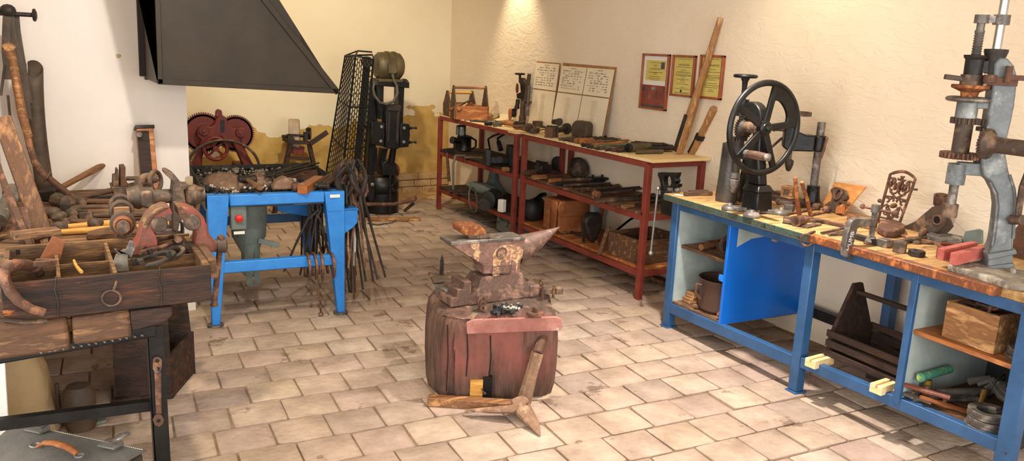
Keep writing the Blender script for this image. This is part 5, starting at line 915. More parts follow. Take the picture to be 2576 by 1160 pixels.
def stumpmat():
    mm = mat('stump_paint', (66, 48, 38), (118, 86, 70), (90, 66, 54), rough=.85, scale=4, stretch=(5, 5, 1), bump=.6, bscale=20, spots=((62, 46, 38), 5, .6)); nt = mm.node_tree; N = nt.nodes; L = nt.links; b = N['Principled BSDF']
    tc = N.new('ShaderNodeTexCoord'); n_ = N.new('ShaderNodeTexNoise'); n_.inputs['Scale'].default_value = 5.5; n_.inputs['Detail'].default_value = 7; L.new(tc.outputs['Object'], n_.inputs['Vector'])
    sp = N.new('ShaderNodeSeparateXYZ'); L.new(tc.outputs['Object'], sp.inputs[0])
    a = N.new('ShaderNodeMapRange'); a.inputs['From Min'].default_value = -.18; a.inputs['From Max'].default_value = -.27; L.new(sp.outputs['Y'], a.inputs['Value'])
    c = N.new('ShaderNodeMapRange'); c.inputs['From Min'].default_value = .05; c.inputs['From Max'].default_value = .2; L.new(sp.outputs['Z'], c.inputs['Value'])
    m1 = N.new('ShaderNodeMath'); m1.operation = 'MULTIPLY'; L.new(a.outputs[0], m1.inputs[0]); L.new(c.outputs[0], m1.inputs[1])
    r = N.new('ShaderNodeMapRange'); r.inputs['From Min'].default_value = .36; r.inputs['From Max'].default_value = .6; L.new(n_.outputs['Fac'], r.inputs['Value'])
    m2 = N.new('ShaderNodeMath'); m2.operation = 'MULTIPLY'; L.new(m1.outputs[0], m2.inputs[0]); L.new(r.outputs[0], m2.inputs[1])
    old = b.inputs['Base Color'].links[0].from_socket; mx = N.new('ShaderNodeMix'); mx.data_type = 'RGBA'; L.new(m2.outputs[0], mx.inputs['Factor']); L.new(old, mx.inputs['A']); mx.inputs['B'].default_value = lin((138, 80, 70)); L.new(mx.outputs['Result'], b.inputs['Base Color'])
stumpmat()
part('body', m, 'stump_paint', t, smooth=50)
part('crown', M().add([(p.x*.93, p.y*.93, .4+.028*(p.y > 0)+.012*math.sin(p.x*20)) for p in o2]+[(p.x*.55, p.y*.55, .428) for p in o2], [(k, (k+1) % n, n+(k+1) % n, n+k) for k in range(n)]+[tuple(range(n, 2*n))]).jit(.006, 24, 1), 'stump_top', t, label='charred fibrous top of the stump')
part('iron_band', M().slab([(-.175, -.282, .345), (.275, -.268, .345), (.285, -.27, .365), (.275, -.268, .405), (.25, -.27, .415), (-.15, -.284, .415), (-.18, -.28, .4)], (.004, .02, 0)), 'band_paint', t, bev=.004, label='worn pink painted iron band across the front')
part('notch', M().bx(-.15, -.09, -.272, -.25, 0, .11), 'wood_yellow', t, label='raw split wood at the notch'); part('notch', M().bx(-.088, -.045, -.271, -.25, 0, .125), 'iron_black', t, label='dark slot cut into the foot')
part('nail', M().cyl((-.1, -.26, .07), (-.085, -.3, .055), .003).cyl((-.085, -.299, .0555), (-.084, -.302, .055), .007), 'iron_rust', t)
m = M()
for x, z0, z1 in ((-.17, .13, .34), (-.06, .12, .33), (.13, .03, .2), (-.26, .05, .38)): m.tube([(x, -.266+.02*(x < -.2), z0), (x+.004, -.268+.02*(x < -.2), (z0+z1)/2), (x-.003, -.267+.02*(x < -.2), z1)], .003, 5)
part('crack', m, 'iron_black', t)
# anvil
AY0, AY1 = 3.3, 3.42; AZT = .75
t = thing('anvil', 'rusty single-horn anvil with cast emblem and date 1832', 'anvil', (1.88, 3.36, .425), 0, world=True)
def ap(pts, y=AY0): return [aty(u, v, y) for u, v in pts]
dy = V((0, .12, 0))
up = ap([(1136, 616), (1322, 602), (1322, 646), (1312, 654), (1308, 672), (1311, 690), (1216, 690), (1218, 672), (1207, 662), (1192, 652), (1152, 628)])
part('body', M().slab(up, dy), 'anvil', t, bev=.006)
part('face_plate', M().slab(ap([(1134, 609), (1322, 597), (1322, 604), (1136, 618)], AY0-.004), (0, .128, 0)), 'iron_grey', t, bev=.003, label='smooth worn steel face')
w0 = ap([(1311, 688), (1216, 688)]); zb = .432
wst = [(w0[1].x, w0[0].x, AY0, AY1, w0[0].z+.004), (w0[1].x-.008, w0[0].x+.004, AY0-.001, AY1+.005, .56), (w0[1].x-.03, w0[0].x+.035, AY0-.006, AY1+.03, .505), (w0[1].x-.075, w0[0].x+.075, AY0-.012, AY1+.05, .475), (w0[1].x-.08, w0[0].x+.078, AY0-.014, AY1+.05, zb)]
vs = []; fs = []
for x0, x1, y0, y1, z in wst[::-1]: vs += [(x0, y0, z), (x1, y0, z), (x1, y1, z), (x0, y1, z)]
for j in range(4):
    for k in range(4): fs.append((j*4+k, j*4+(k+1) % 4, j*4+4+(k+1) % 4, j*4+4+k))
fs += [(3, 2, 1, 0), (16, 17, 18, 19)]
part('waist', M().add(vs, fs), 'anvil_bare', t, bev=.008)
fx0 = w0[1].x-.075; m = M()
for k in range(3): m.bx(fx0-.034*(k+1)+.002, fx0+.0-.034*k+.006, AY0-.012+.0*k, AY1+.02, zb, .55-.036*k)
part('step', m, 'anvil_bare', t, bev=.004)
fx1 = w0[0].x+.075; part('foot', M().bx(fx1-.03, fx1+.03, AY0-.02, AY1+.01, zb, .49), 'anvil_bare', t, bev=.006)
m = M(); NH = 10; hx0 = aty(1322, 600, AY0).x; tip = V((aty(1405, 585, AY0+.06).x, AY0+.06, AZT+.012)); rings = []
for j in range(NH+1):
    s = j/NH; x = hx0-.01+(tip.x-hx0+.01)*s; top_ = AZT-.012+.024*s**1.5; h = .145*(1-s**1.25)+.008; wd = .062*(1-s**1.6)+.004
    rings.append([V((x, AY0+.06+math.cos(2*math.pi*k/16)*wd, top_-h/2+math.sin(2*math.pi*k/16)*h/2)) for k in range(16)])
for j in range(NH): m.add(rings[j]+rings[j+1], [(k, 16+k, 16+(k+1) % 16, (k+1) % 16) for k in range(16)])
m.add(rings[-1], [tuple(range(16))]); part('horn', m, 'anvil_bare', t, smooth=50)
ec = aty(1262, 637, AY0-.003)
part('emblem', M().torus(ec, .028, .003, (0, 1, 0), 30, 6).torus(ec, .022, .0015, (0, 1, 0), 26, 5), 'anvil_bare', t)
part('emblem_figure', M().ell(ec+V((0, 0, -.002)), (.014, .003, .01), 12, 6).ell(ec+V((.008, 0, .006)), (.006, .003, .006), 8, 5).beam(ec+V((-.008, 0, -.006)), ec+V((-.01, 0, -.016)), .003, .003).beam(ec+V((.006, 0, -.006)), ec+V((.008, 0, -.016)), .003, .003), 'anvil_bare', t)
spl = lambda pts, o: M().slab([aty(u, v, AY0-o) for u, v in pts], (0, .0008, 0))
part('paint_splash', spl([(1240, 640), (1248, 628), (1262, 618), (1285, 616), (1306, 620), (1318, 630), (1314, 644), (1304, 656), (1299, 690), (1296, 658), (1286, 654), (1284, 676), (1281, 652), (1274, 672), (1270, 652), (1258, 664), (1257, 690), (1254, 736), (1238, 740), (1240, 690)], .0012), 'splash', t, label='flaking beige paint over the emblem'); part('paint_splash', spl([(1184, 612), (1206, 610), (1206, 622), (1202, 632), (1207, 646), (1204, 658), (1192, 650), (1190, 640), (1196, 630), (1186, 624)], .0012), 'splash', t)
dc = aty(1262, 678, AY0-.003); part('date_panel', M().beam(dc+V((-.052, 0, -.019)), dc+V((.052, 0, -.017)), .004, .004).beam(dc+V((-.052, 0, .017)), dc+V((.052, 0, .019)), .004, .004).beam(dc+V((.052, 0, -.018)), dc+V((.052, 0, .019)), .004, .004, up=X), 'anvil_bare', t)
m = M(); textm(m, '18 32', dc+V((0, -.002, -.012)), X, Z, .034, .001); part('date', m, 'stone', t)
# things lying on the stump and the anvil
one('iron_shoe', 'curved rusty iron plate lying on the anvil face', 'iron plate', M().slab([aty(*p, AY0+.02) for p in ((1160, 574), (1166, 568), (1190, 566), (1208, 566), (1218, 578), (1224, 588), (1222, 592), (1180, 596), (1162, 586))], (0, .1, 0)).jit(.004, 14, 5), 'rust_orange', bev=.006)
one('steel_strip', 'thin steel strip under the curved plate on the anvil', 'strip', M().slab([aty(*p, AY0+.015) for p in ((1178, 594), (1236, 590), (1238, 598), (1182, 602))], (0, .035, 0)), 'iron_brown', bev=.001)
sp_ = lambda u, v, z=.44: atz(u, v, z)
one('hammer_block', 'worn square steel hammer head at the left of the stump top', 'hammer head', M().box((0, 0, .032), (.064, .09, .062), .3).jit(.003, 30, 2), 'iron_grey', bev=.01, loc=sp_(1116, 755, .432)+V((.02, .03, .0)))
k0 = sp_(1105, 700, .43); one('iron_sole', 'broad rusty iron sole plate at the back of the stump', 'iron plate', M().slab([k0+V((-.08, -.1, 0)), k0+V((.1, -.12, 0)), k0+V((.12, .06, 0)), k0+V((-.03, .08, 0))], (0, 0, .018)), 'iron_brown', bev=.006)
one('iron_spike', 'upright pointed iron spike behind the square hammer head', 'spike', M().slab([k0+V((.0, -.01, .02)), k0+V((.022, -.01, .02)), k0+V((.02, -.01, .1)), k0+V((.012, -.01, .13)), k0+V((.004, -.01, .1))], (0, .012, 0)), 'iron_dark', bev=.002)
m = M(); hk = sp_(1190, 762, .43); hk.y = AY0-.075; one('chain_shackle', 'rusty shackle with ring at the left foot of the anvil', 'shackle', M().torus(hk+V((0, 0, .03)), .024, .007, (.3, -1, 0), 18, 8).beam(hk+V((-.012, -.012, .0)), hk+V((-.012, -.01, .05)), .012, .012).beam(hk+V((.012, -.02, -.0)), hk+V((.006, -.016, .045)), .01, .012), 'iron_rust')
hd = sp_(1345, 738, .43); t = thing('clevis', 'iron clevis with pins at the right foot of the anvil', 'clevis', V((fx1+.065, AY0+.01, .425)), -.15)
part('bar', M().box((.02, -.03, .03), (.1, .03, .03)).box((.07, -.03, .03), (.04, .05, .036)), 'iron_brown', t, bev=.004); part('pin', M().cyl((-.025, -.052, 0), (-.025, -.052, .065), .007), 'iron_rust', t); part('pin', M().cyl((.035, -.055, 0), (.035, -.055, .05), .007), 'iron_rust', t); part('eye', M().torus((-.02, -.02, .07), .014, .004, (1, .3, 0), 14, 6), 'iron_rust', t)
one('iron_lug', 'small iron lug behind the band at the right of the stump', 'lug', M().box((0, 0, .01), (.07, .05, .02)).box((.0, 0, .028), (.012, .03, .03)), 'iron_rust', bev=.003, loc=sp_(1345, 795, .424), rot=.2)
m = M(); r4 = random.Random(9); cc = sp_(1268, 782, .425)
for k in range(70):
    m.box((cc.x+r4.gauss(0, .035), cc.y+r4.gauss(0, .028), .428+r4.uniform(0, .012)), [r4.uniform(.008, .022) for _ in range(3)], Matrix.Rotation(r4.uniform(0, 3), 3, V((r4.random(), r4.random(), r4.random())).normalized()))
o = one('coal_scale', 'handful of black coal in the hollow of the stump', 'coal', m, 'coal'); o['kind'] = 'stuff'
m = M()
for k in range(40): m.box((cc.x+.02+r4.gauss(0, .022), cc.y-.01+r4.gauss(0, .02), .437+r4.uniform(0, .006)), [r4.uniform(.005, .014) for _ in range(3)], Matrix.Rotation(r4.uniform(0, 3), 3, V((r4.random(), r4.random(), r4.random())).normalized()))
o = one('cinders', 'pale cinders lying on the coal in the stump', 'cinders', m, 'cinder'); o['kind'] = 'stuff'
# batten under the stump edge and the ploughshare leaning on it
one('batten', 'split pale batten lying in front of the stump', 'batten', M().beam(V((1.47, 3.2, .024)), V((1.87, 2.935, .024)), .055, .04).jit(.003, 20, 6), 'wood_handle', bev=.003)
t = thing('ploughshare', 'rusty iron ploughshare with socket leaning on the stump', 'ploughshare', atz(1330, 1030, 0), 0, world=True)
a_, b_ = atz(1318, 1010, .03), aty(1352, 888, 3.0); c_ = aty(1366, 848, 3.06)
part('shank', M().tube([a_, a_.lerp(b_, .5), b_], [.042, .036, .036], 8, flat=.62), 'stone', t, smooth=20); part('tang', M().tube([b_.lerp(a_, .02), c_], [.026, .024], 10), 'iron_rust', t)
J_ = atz(1312, 1022, .05)
part('blade', M().tube([J_+V((.02, .01, .02)), atz(1285, 1030, .045), atz(1235, 1032, .035), atz(1200, 1032, .03), atz(1170, 1031, .024)], [.045, .042, .03, .018, .004], 10, flat=.5, up=(0, .5, 1)), 'stone', t, smooth=50); part('blade', M().tube([J_+V((-.01, .02, .03)), atz(1322, 1040, .035), atz(1338, 1062, .022), atz(1350, 1082, .012), atz(1358, 1097, .005)], [.042, .046, .034, .018, .004], 10, flat=.5, up=(0, .5, 1)), 'stone', t, smooth=50)
# ------------------------------------------------------------------ blue coal forge
FO = V((.765, 4.655, 0)); FR_ = R(-4.2); FWD, FDP = .775, .93
_fc, _fs = math.cos(FR_), math.sin(FR_)
def fw_(x, y, z): return FO+V((x*_fc-y*_fs, x*_fs+y*_fc, z))
t = thing('coal_forge', 'bright blue steel coal forge on four tapered legs', 'forge', FO, FR_)
for x, y in ((.0, 0), (FWD, 0), (.0, FDP), (FWD, FDP)):
    sx, sy = (1 if x == 0 else -1), (1 if y == 0 else -1); w0_, w1_, zt_ = .12, .045, (.77 if y == 0 else .688)
    part('leg', M().hexa([(x, y, .01), (x+sx*w1_, y, .01), (x+sx*w1_, y+sy*.05, .01), (x, y+sy*.05, .01), (x, y, zt_), (x+sx*w0_, y, zt_), (x+sx*w0_, y+sy*.09, zt_), (x, y+sy*.09, zt_)][::1]), 'blue_forge', t, bev=.004)
    part('foot', M().cyl((x+sx*.022, y+sy*.025, 0), (x+sx*.022, y+sy*.025, .011), .045, n=20), 'iron_grey', t)
part('rim_rail', M().bx(.12, FWD-.12, -.004, .05, .705, .772), 'blue_forge', t, bev=.008)
part('rail', M().bx(.055, FWD-.055, .005, .05, .315, .38), 'blue_forge', t, bev=.005); part('rail', M().bx(.05, FWD-.05, FDP-.05, FDP-.01, .4, .46), 'blue_bench', t, bev=.005)
part('rail', M().bx(.01, .05, .05, FDP-.05, .4, .45), 'blue_bench', t); part('rail', M().bx(FWD-.05, FWD-.01, .05, FDP-.05, .4, .45), 'blue_bench', t)
th = .006; part('pan', M().bx(-.012, FWD+.012, .04, FDP+.01, .69, .7).bx(-.014, -.014+th, .0, FDP+.012, .69, .8).bx(FWD+.01, FWD+.016, .0, FDP+.012, .69, .8).bx(-.014, FWD+.016, FDP+.012, FDP+.018, .69, .8), 'forge_pan', t)
part('pan_plate', M().bx(-.012, FWD+.014, FDP+.004, FDP+.0115, .72, .795), 'forge_pan', t)
part('label_plate', M().bx(FWD-.09, FWD-.03, -.007, -.004, .733, .752), 'white_paint', t, label='small white label strip'); part('name_plate', M().bx(FWD-.105, FWD-.012, -.005, -.003, .652, .705), 'blue_forge', t)
part('blower', M().lathe([(.02, .2), (.045, .22), (.05, .36), (.1, .46), (.11, .6), (.11, .7)], (.26, .3, 0), n=20), 'grey_green', t, label='grey-green blower funnel under the pan')
part('blower_leg', M().beam((.24, .25, .42), (.25, .24, .16), .02, .03), 'grey_green', t); part('blower_leg', M().beam((.3, .25, .42), (.29, .24, .16), .02, .03), 'grey_green', t); part('air_pipe', M().tube([(.0+.07, .12, .5), (.075, .15, .3), (.075, .2, .22)], .018, 10), 'iron_black', t)
sw = part('switch_box', M().bx(.125, .215, .03, .09, .56, .7), 'grey_green', t, bev=.008); part('button', M().lathe([(.014, 0), (.022, .008), (.02, .02), (.0, .026)], (.17, .03, .63), (0, -1, 0), 20), 'button_red', sw, label='round red stop button')
part('tag', M().bx(.14, .2, .03, .034, .535, .552), 'paper_white', sw)
part('ash_chute', M().hexa([(.44, .3, .6), (.62, .3, .56), (.62, .7, .56), (.44, .7, .6), (.4, .2, .69), (.72, .2, .69), (.72, .75, .69), (.4, .75, .69)]), 'blue_forge', t, bev=.003)
part('tong_bracket', M().slab([(FWD, .02, .5), (FWD+.06, .02, .54), (FWD+.085, .02, .57), (FWD+.085, .02, .655), (FWD, .02, .655)], (0, .05, 0)).bx(FWD, FWD+.09, .02, .4, .64, .656), 'blue_forge', t, bev=.003)
part('damper_arm', M().beam((.3, .2, .45), (.42, .2, .41), .012, .03), 'grey_green', t)
# coal bed
m = M(); r5 = random.Random(4); vs = []; nx, ny = 22, 22
m.add([(fw_(-.005+(FWD+.01)*i/nx, .05+(FDP-.05)*j/ny, .755+.03*mnoise.noise(V((i*.3, j*.3, 0)))+(.0 if i < 15 else -.02))) for j in range(ny+1) for i in range(nx+1)], [(j*(nx+1)+i, j*(nx+1)+i+1, (j+1)*(nx+1)+i+1, (j+1)*(nx+1)+i) for j in range(ny) for i in range(nx)])
for k in range(900):
    x, y = r5.uniform(.0, FWD), r5.uniform(.05, FDP-.02); s = r5.uniform(.008, .024); p = fw_(x, y, .768+.03*mnoise.noise(V((x*9, y*8, 0)))-(.015 if x > .55 else 0))
    m.box(p, (s, s*r5.uniform(.5, 1), s*r5.uniform(.4, .9)), Matrix.Rotation(r5.uniform(0, 3), 3, V((r5.random()-.5, r5.random()-.5, r5.random())).normalized()))
o = one('coal', 'bed of broken black coal filling the blue forge pan', 'coal', m, 'coal', smooth=0); o['kind'] = 'stuff'
m = M()
for k in range(260):
    x, y = r5.uniform(.02, .55), r5.uniform(.1, FDP-.04); s = r5.uniform(.006, .018); p = fw_(x, y, .782+.03*mnoise.noise(V((x*9, y*8, 0))))
    m.box(p, (s, s*r5.uniform(.5, 1), s*r5.uniform(.4, .9)), Matrix.Rotation(r5.uniform(0, 3), 3, V((r5.random()-.5, r5.random()-.5, r5.random())).normalized()))
o = one('cinders', 'grey-white cinders scattered over the coal bed', 'cinders', m, 'cinder', smooth=0); o['kind'] = 'stuff'
FZZ = .778
def mound(label, u, v, rx, ry, rz, rot, mt='stone', seed=1): 
    p = atz(u, v, FZZ); one('clay_mound', label, 'clay lump', M().ell((0, 0, 0), (rx, ry, rz), 22, 12).jit(rx*.22, 7, seed), mt, loc=p-Z*.012, rot=rot, smooth=60)
mound('large curved fire-clay lump at the left in the coal', 565, 462, .1, .16, .075, .35, seed=2)
mound('second fire-clay lump with a notch farther back in the coal', 650, 458, .085, .14, .06, -.5, seed=5)
one('fire_brick', 'wedge of rounded fire brick at the front right of the coal', 'brick', M().slab([(-.06, 0, 0), (.09, 0, 0), (.075, 0, .04), (.02, 0, .075), (-.035, 0, .05)], (0, .09, 0)).jit(.004, 12, 3), 'stone', bev=.012, loc=atz(710, 478, FZZ), rot=-.1)
one('iron_sheet', 'rusty brown iron sheet at the right of the forge pan', 'sheet', M().slab([fw_(.5, .36, .74), fw_(.74, .5, .745), fw_(.745, .62, .8), fw_(.5, .52, .79)], (0, 0, .008)), 'iron_rust', bev=.002)
hammer('hammer with round wooden handle end over the front rim', 655, 489, 622, 466, FZZ, head=.05, hl=.11, at0=False, rest=.01, r=.017)
one('wood_block', 'clean pale orange wooden block in the forge pan', 'block', M().beam(atz(760, 478, FZZ+.012), atz(803, 452, FZZ+.024), .06, .05), 'wood_orange', bev=.003)
for k, (a, b, c, d) in enumerate(((797, 474, 828, 452), (806, 477, 838, 456), (815, 479, 846, 460))): hammer('%s dark handled tool from the left beside the pale block' % ORD[k], c, d, a, b, FZZ, head=.03, hl=.07, at0=False, rest=.012, mt='wood_handle_dark', r=.014)
hammer('rounded hammer head at the left of the pale block', 735, 470, 752, 480, FZZ, head=.05, hl=.08, at0=False, rest=.0, hm='iron_rust', mt='wood_handle_dark')
for k, (a, b, c, d) in enumerate(((790, 412, 668, 446), (788, 420, 690, 450))): tongs(('rear', 'front')[k]+' pair of long tongs lying over the back of the coal', a, b, c, d, .815+.012*(1-k), mt='iron_dark')
bar_('poker', 'thin bent poker standing in the coal behind the first lump', 'poker', 592, 438, 600, 462, FZZ+.03, r=.005, mt='iron_rust')
# tongs hanging from the bracket at the right of the forge
tg = [(.79, .03, .28, 'iron_dark'), (.87, .05, -.22, 'iron_dark'), (.88, .1, -.3, 'iron_rust'), (.875, .18, -.42, 'iron_dark'), (.8, .06, .2, 'iron_dark'), (.815, .09, .12, 'iron_brown'), (.83, .12, .05, 'iron_rust'), (.845, .15, -.04, 'iron_dark'), (.82, .2, .3, 'iron_brown'), (.85, .24, .16, 'iron_dark'), (.83, .28, .35, 'iron_rust'), (.86, .32, -.1, 'iron_dark')]
tl = ['crooked', 'long legged', 'stubby', 'splayed', 'rusty', 'pale streaked', 'short jawed', 'bent', 'flat jawed', 'hook jawed', 'round bitted', 'thin']
for k, (x, y, lean, mt) in enumerate(tg):
    b = fw_(x, y, .0); L = (.6, .66, .5, .58, .62, .7, .74, .66, .6, .68, .56, .7)[k]; top = .84-.03*(k % 4)+.05*(k in (1, 5)); t = thing('tongs', '%s tongs hanging in the bracket bundle, %s from the blue leg' % (tl[k], ORD[k]), 'tongs', V((b.x, b.y, top)), (lean*.6, -.3*(x-.8)/.08*.35*(1 if k % 2 else .4), FR_+.5*math.sin(k*2.1)), 'tongs hung on the forge bracket')
    for s in (1, -1):
        part('arm', M().tube([(s*.035*(1+.5*math.sin(k)), lean*.2, -L), (s*.028, lean*.1, -L*.6), (s*.012, 0, -.14), (-s*.018, 0, -.1), (-s*.055, 0, -.03), (-s*.05, 0, .02), (-s*.012, -.005, .07+.02*(k % 2))], [.0065, .007, .011, .017, .015, .013, .009], 8), mt, t)
    if k == 5: part('painted_sleeve', M().tube([(.0355*(1+.5*math.sin(k)), lean*.19, -L+.1), (.0285, lean*.1, -L*.6), (.02, lean*.05, -L*.42)], [.0085, .009, .0095], 8), 'white_paint', t, label='flaking white paint on one leg')
    part('rivet', M().cyl((0, -.016, -.12), (0, .016, -.12), .012, n=10), mt, t)
bk = [(.62, .1, .3), (.72, .16, -.25), (.66, .4, .3), (.63, .12, .1), (.66, .2, -.12), (.7, .3, .15), (.6, .35, -.2), (.68, .45, .05), (.64, .55, .2)]
for k, (x, y, ln) in enumerate(bk):
    b = fw_(x, y, 0); t = thing('tongs', '%s dark tongs from the front hanging under the forge pan' % ORD[k], 'tongs', V((b.x, b.y, .68)), (.35*ln, ln, FR_+k), 'tongs hung under the forge')
    for s in (1, -1): part('arm', M().tube([(s*.05, 0, -.46), (s*.035, 0, -.28), (s*.012, 0, -.1), (-s*.014, 0, -.06), (-s*.03, 0, -.03), (-s*.008, 0, .01)], [.006, .007, .009, .012, .01, .007], 7), 'iron_dark', t)
    part('rivet', M().cyl((0, -.014, -.08), (0, .014, -.08), .01, n=8), 'iron_dark', t)
for k, x in enumerate((.545, .585, .625, .685)):
    p = fw_(x, .02, .32); one('horseshoe', '%s horseshoe from the left hanging on the lower forge rail' % ORD[k], 'horseshoe', shoe(.085, .022, .014, 80), 'iron_rust', bev=.002, loc=p-Z*.005, rot=(R(90), 0, R(90)+FR_+.2*math.sin(k*3)))
m = M(); p = fw_(.625, .0, .22)
for k in range(9): m.torus(p-Z*(.026*k), .013, .0034, (1, 0, 0) if k % 2 else (0, 1, 0), 12, 6, flat=1)
one('chain', 'short rusty chain hanging below the horseshoes', 'chain', m, 'iron_rust')
# ------------------------------------------------------------------ power hammer by the back wall
HY = 7.25
def hy(pts, y=HY): return [aty(u, v, y) for u, v in pts]
hb = atz(973, 520, 0); HB = V((2.86, 7.46, 0))
t = thing('power_hammer', 'tall black power hammer with motor on top against the back wall', 'power hammer', HB, 0, world=True)
def hcx(v): return aty(973+(330-v)*.0, v, HY)
zof = lambda v: aty(975, v, HY).z
part('base', M().lathe([(.17, 0), (.18, .01), (.18, .2), (.165, .205), (.185, .24), (.185, .31), (.15, .36)], HB, n=30), 'iron_black', t)
part('lug', M().slab(hy([(928, 440), (940, 440), (944, 470), (942, 505), (930, 508), (926, 490)], HB.y-.2), (0, .03, 0)), 'iron_black', t, bev=.006); part('bolt', M().lathe([(.018, 0), (.018, .012), (.006, .018)], hy([(936, 464)], HB.y-.2)[0], (0, -1, 0), 10), 'iron_grey', t)
part('die_block', M().slab(hy([(962, 442), (960, 415), (968, 405), (990, 405), (998, 415), (1004, 442)], HB.y-.14), (0, .16, 0)), 'iron_black', t, bev=.008)
part('wheel', M().lathe([(.07, -.012), (.09, 0), (.07, .012)], hy([(985, 430)], HB.y+.1)[0], (0, 1, 0), 24), 'leather_tan', t)
m = M()
for us, ue in (((938, 210), (956, 210)), ((1002, 212), (1018, 212))):
    pass
part('column', M().slab(hy([(934, 212), (952, 212), (950, 300), (942, 440), (925, 440), (930, 300)], HY+.12), (0, .12, 0)), 'iron_black', t, bev=.006)
part('column', M().slab(hy([(952, 212), (966, 212), (964, 300), (955, 300)], HY+.02), (0, .08, 0)), 'iron_black', t, bev=.004)
part('column', M().slab(hy([(1003, 212), (1018, 212), (1014, 310), (1001, 310)], HY+.02), (0, .12, 0)), 'iron_black', t, bev=.004)
part('cross_head', M().slab(hy([(950, 202), (1030, 206), (1030, 222), (950, 216)], HY-.02), (0, .22, 0)).slab(hy([(1018, 205), (1022, 198), (1029, 205)], HY-.02), (0, .1, 0)), 'iron_black', t, bev=.005)
part('ram', M().slab(hy([(972, 262), (1010, 264), (1006, 372), (1000, 376), (975, 374), (970, 366)], HY-.06), (0, .12, 0)), 'iron_black', t, bev=.01)
part('ram_guide', M().slab(hy([(978, 278), (984, 286), (980, 352), (974, 362)], HY-.075), (0, .02, 0)).slab(hy([(1006, 278), (999, 286), (996, 352), (1002, 364)], HY-.075), (0, .02, 0)).slab(hy([(972, 262), (1010, 264), (1008, 280), (974, 278)], HY-.075), (0, .02, 0)), 'iron_dark', t, bev=.004)
for pts in ([(935, 306), (969, 308), (967, 370), (950, 366), (934, 362)], [(1008, 310), (1030, 312), (1032, 340), (1028, 370), (1006, 372)]): part('slide_block', M().slab(hy(pts, HY-.05), (0, .14, 0)), 'iron_black', t, bev=.006)
m = M()
for u, v in ((960, 319), (958, 355), (1017, 322), (1016, 357)): m.cyl(hy([(u, v)], HY-.07)[0], hy([(u, v)], HY-.05)[0], .016, n=6)
part('bolt', m, 'iron_grey', t)
for u, v in ((1030, 322), (1029, 358), (938, 318), (936, 354)):
    s = 1 if u > 1000 else -1; p = hy([(u, v)], HY)[0]; part('adjusting_screw', M().cyl(p, p+X*.075*s, .009).cyl(p+X*.0*s, p+X*.03*s, .018, .012, 8).cyl(p+X*.06*s, p+X*.075*s, .015, n=6), 'iron_dark', t)
part('piston_rod', M().cyl(hy([(990, 372)])[0], hy([(984, 408)], HY+.06)[0], .03, .036, 8), 'iron_black', t)
part('brace', M().slab(hy([(944, 372), (950, 372), (948, 430), (930, 440)], HY+.12), (0, .1, 0)), 'iron_black', t); part('brace', M().slab(hy([(962, 374), (976, 374), (968, 410), (956, 420)], HY+.1), (0, .1, 0)), 'iron_black', t)
mc0, mc1 = hy([(944, 165)], HY+.06)[0], hy([(1020, 168)], HY+.06)[0]
mm = part('motor', M().lathe([(.06, 0), (.1, .004), (.125, .03), (.13, .08), (.13, .1), (.138, .1), (.138, .125), (.132, .125), (.132, .165), (.138, .165), (.138, .19), (.13, .19), (.122, .235), (.09, .262), (.04, .27)], mc0, mc1-mc0, 26), 'motor_olive', t)
part('terminal_box', M().slab(hy([(977, 162), (998, 160), (1001, 180), (996, 186), (978, 185)], HY-.09), (0, .06, 0)), 'motor_olive', mm, bev=.006); part('motor_foot', M().slab(hy([(954, 198), (1014, 200), (1014, 207), (954, 206)], HY-.03), (0, .18, 0)), 'motor_olive', mm, bev=.004)
part('conduit', M().tube(hy([(987, 186), (990, 200), (998, 215), (1000, 235), (990, 255), (972, 262), (955, 258), (942, 240), (938, 222), (942, 205)], HY-.1), .013, 10), 'hose_grey', t, label='pale flexible conduit looping below the motor')
m = M(); p = hy([(981, 440)], HB.y-.19)[0]
for k in range(22): m.torus(p-Z*(.022*k)-Y*.008, .011, .003, (1, 0, 0) if k % 2 else (0, 1, 0), 10, 5)
q_ = hy([(990, 440)], HB.y-.19)[0]
for k in range(9): m.torus(q_-Z*(.02*k)+X*.02*math.sin(k*.8)-Y*.01, .011, .003, (1, 0, 0) if k % 2 else (0, 1, 0), 10, 5)
part('chain', m, 'iron_dark', t)
part('treadle', M().tube([aty(918, 514, 7.2), aty(990, 514, 7.18), aty(1035, 504, 7.15)], .018, 10).tube([aty(1036, 502, 7.16), aty(1042, 498, 7.2)], .03, 8), 'iron_rust', t, label='rusty foot treadle bar'); part('treadle_arm', M().beam(aty(1040, 512, 7.2), aty(1018, 530, 7.35), .03, .02), 'iron_brown', t)
# perforated belt guard: front sheet, rounded edge and side sheet in hexagonal mesh
g0 = {'FR': ((940, 152), (914, 462)), 'FL': ((902, 142), (862, 470)), 'BL': ((868, 138), (822, 424))}
FRt, FRb = aty(940, 150, 7.12), aty(914, 462, 7.12); FLt, FLb = aty(893, 140, 7.12), aty(856, 474, 7.12); BLt, BLb = aty(868, 140, 7.42), aty(821, 430, 7.42)
def guard(a, b):                                  # a along the width (0 right front .. 1 back left), b from bottom to top
    c = [FRb.lerp(FRt, b), FLb.lerp(FLt, b), BLb.lerp(BLt, b)]
    if a < .42: return c[0].lerp(c[1], a/.5)
    if a > .58: return c[1].lerp(c[2], (a-.5)/.5)
    s = (a-.42)/.16; p0, p1 = c[0].lerp(c[1], .84), c[1].lerp(c[2], .16); return p0.lerp(c[1], s).lerp(c[1].lerp(p1, s), s)
m = M(); na, nb = 18, 44; idx = {}
def gp(i, j): # hexagon lattice vertex
    k = (round(i, 3), round(j, 3))
    if k not in idx: idx[k] = len(m.v); m.v.append(guard(min(max(i/na, 0), 1), min(max(j/nb, 0), 1)))
    return idx[k]
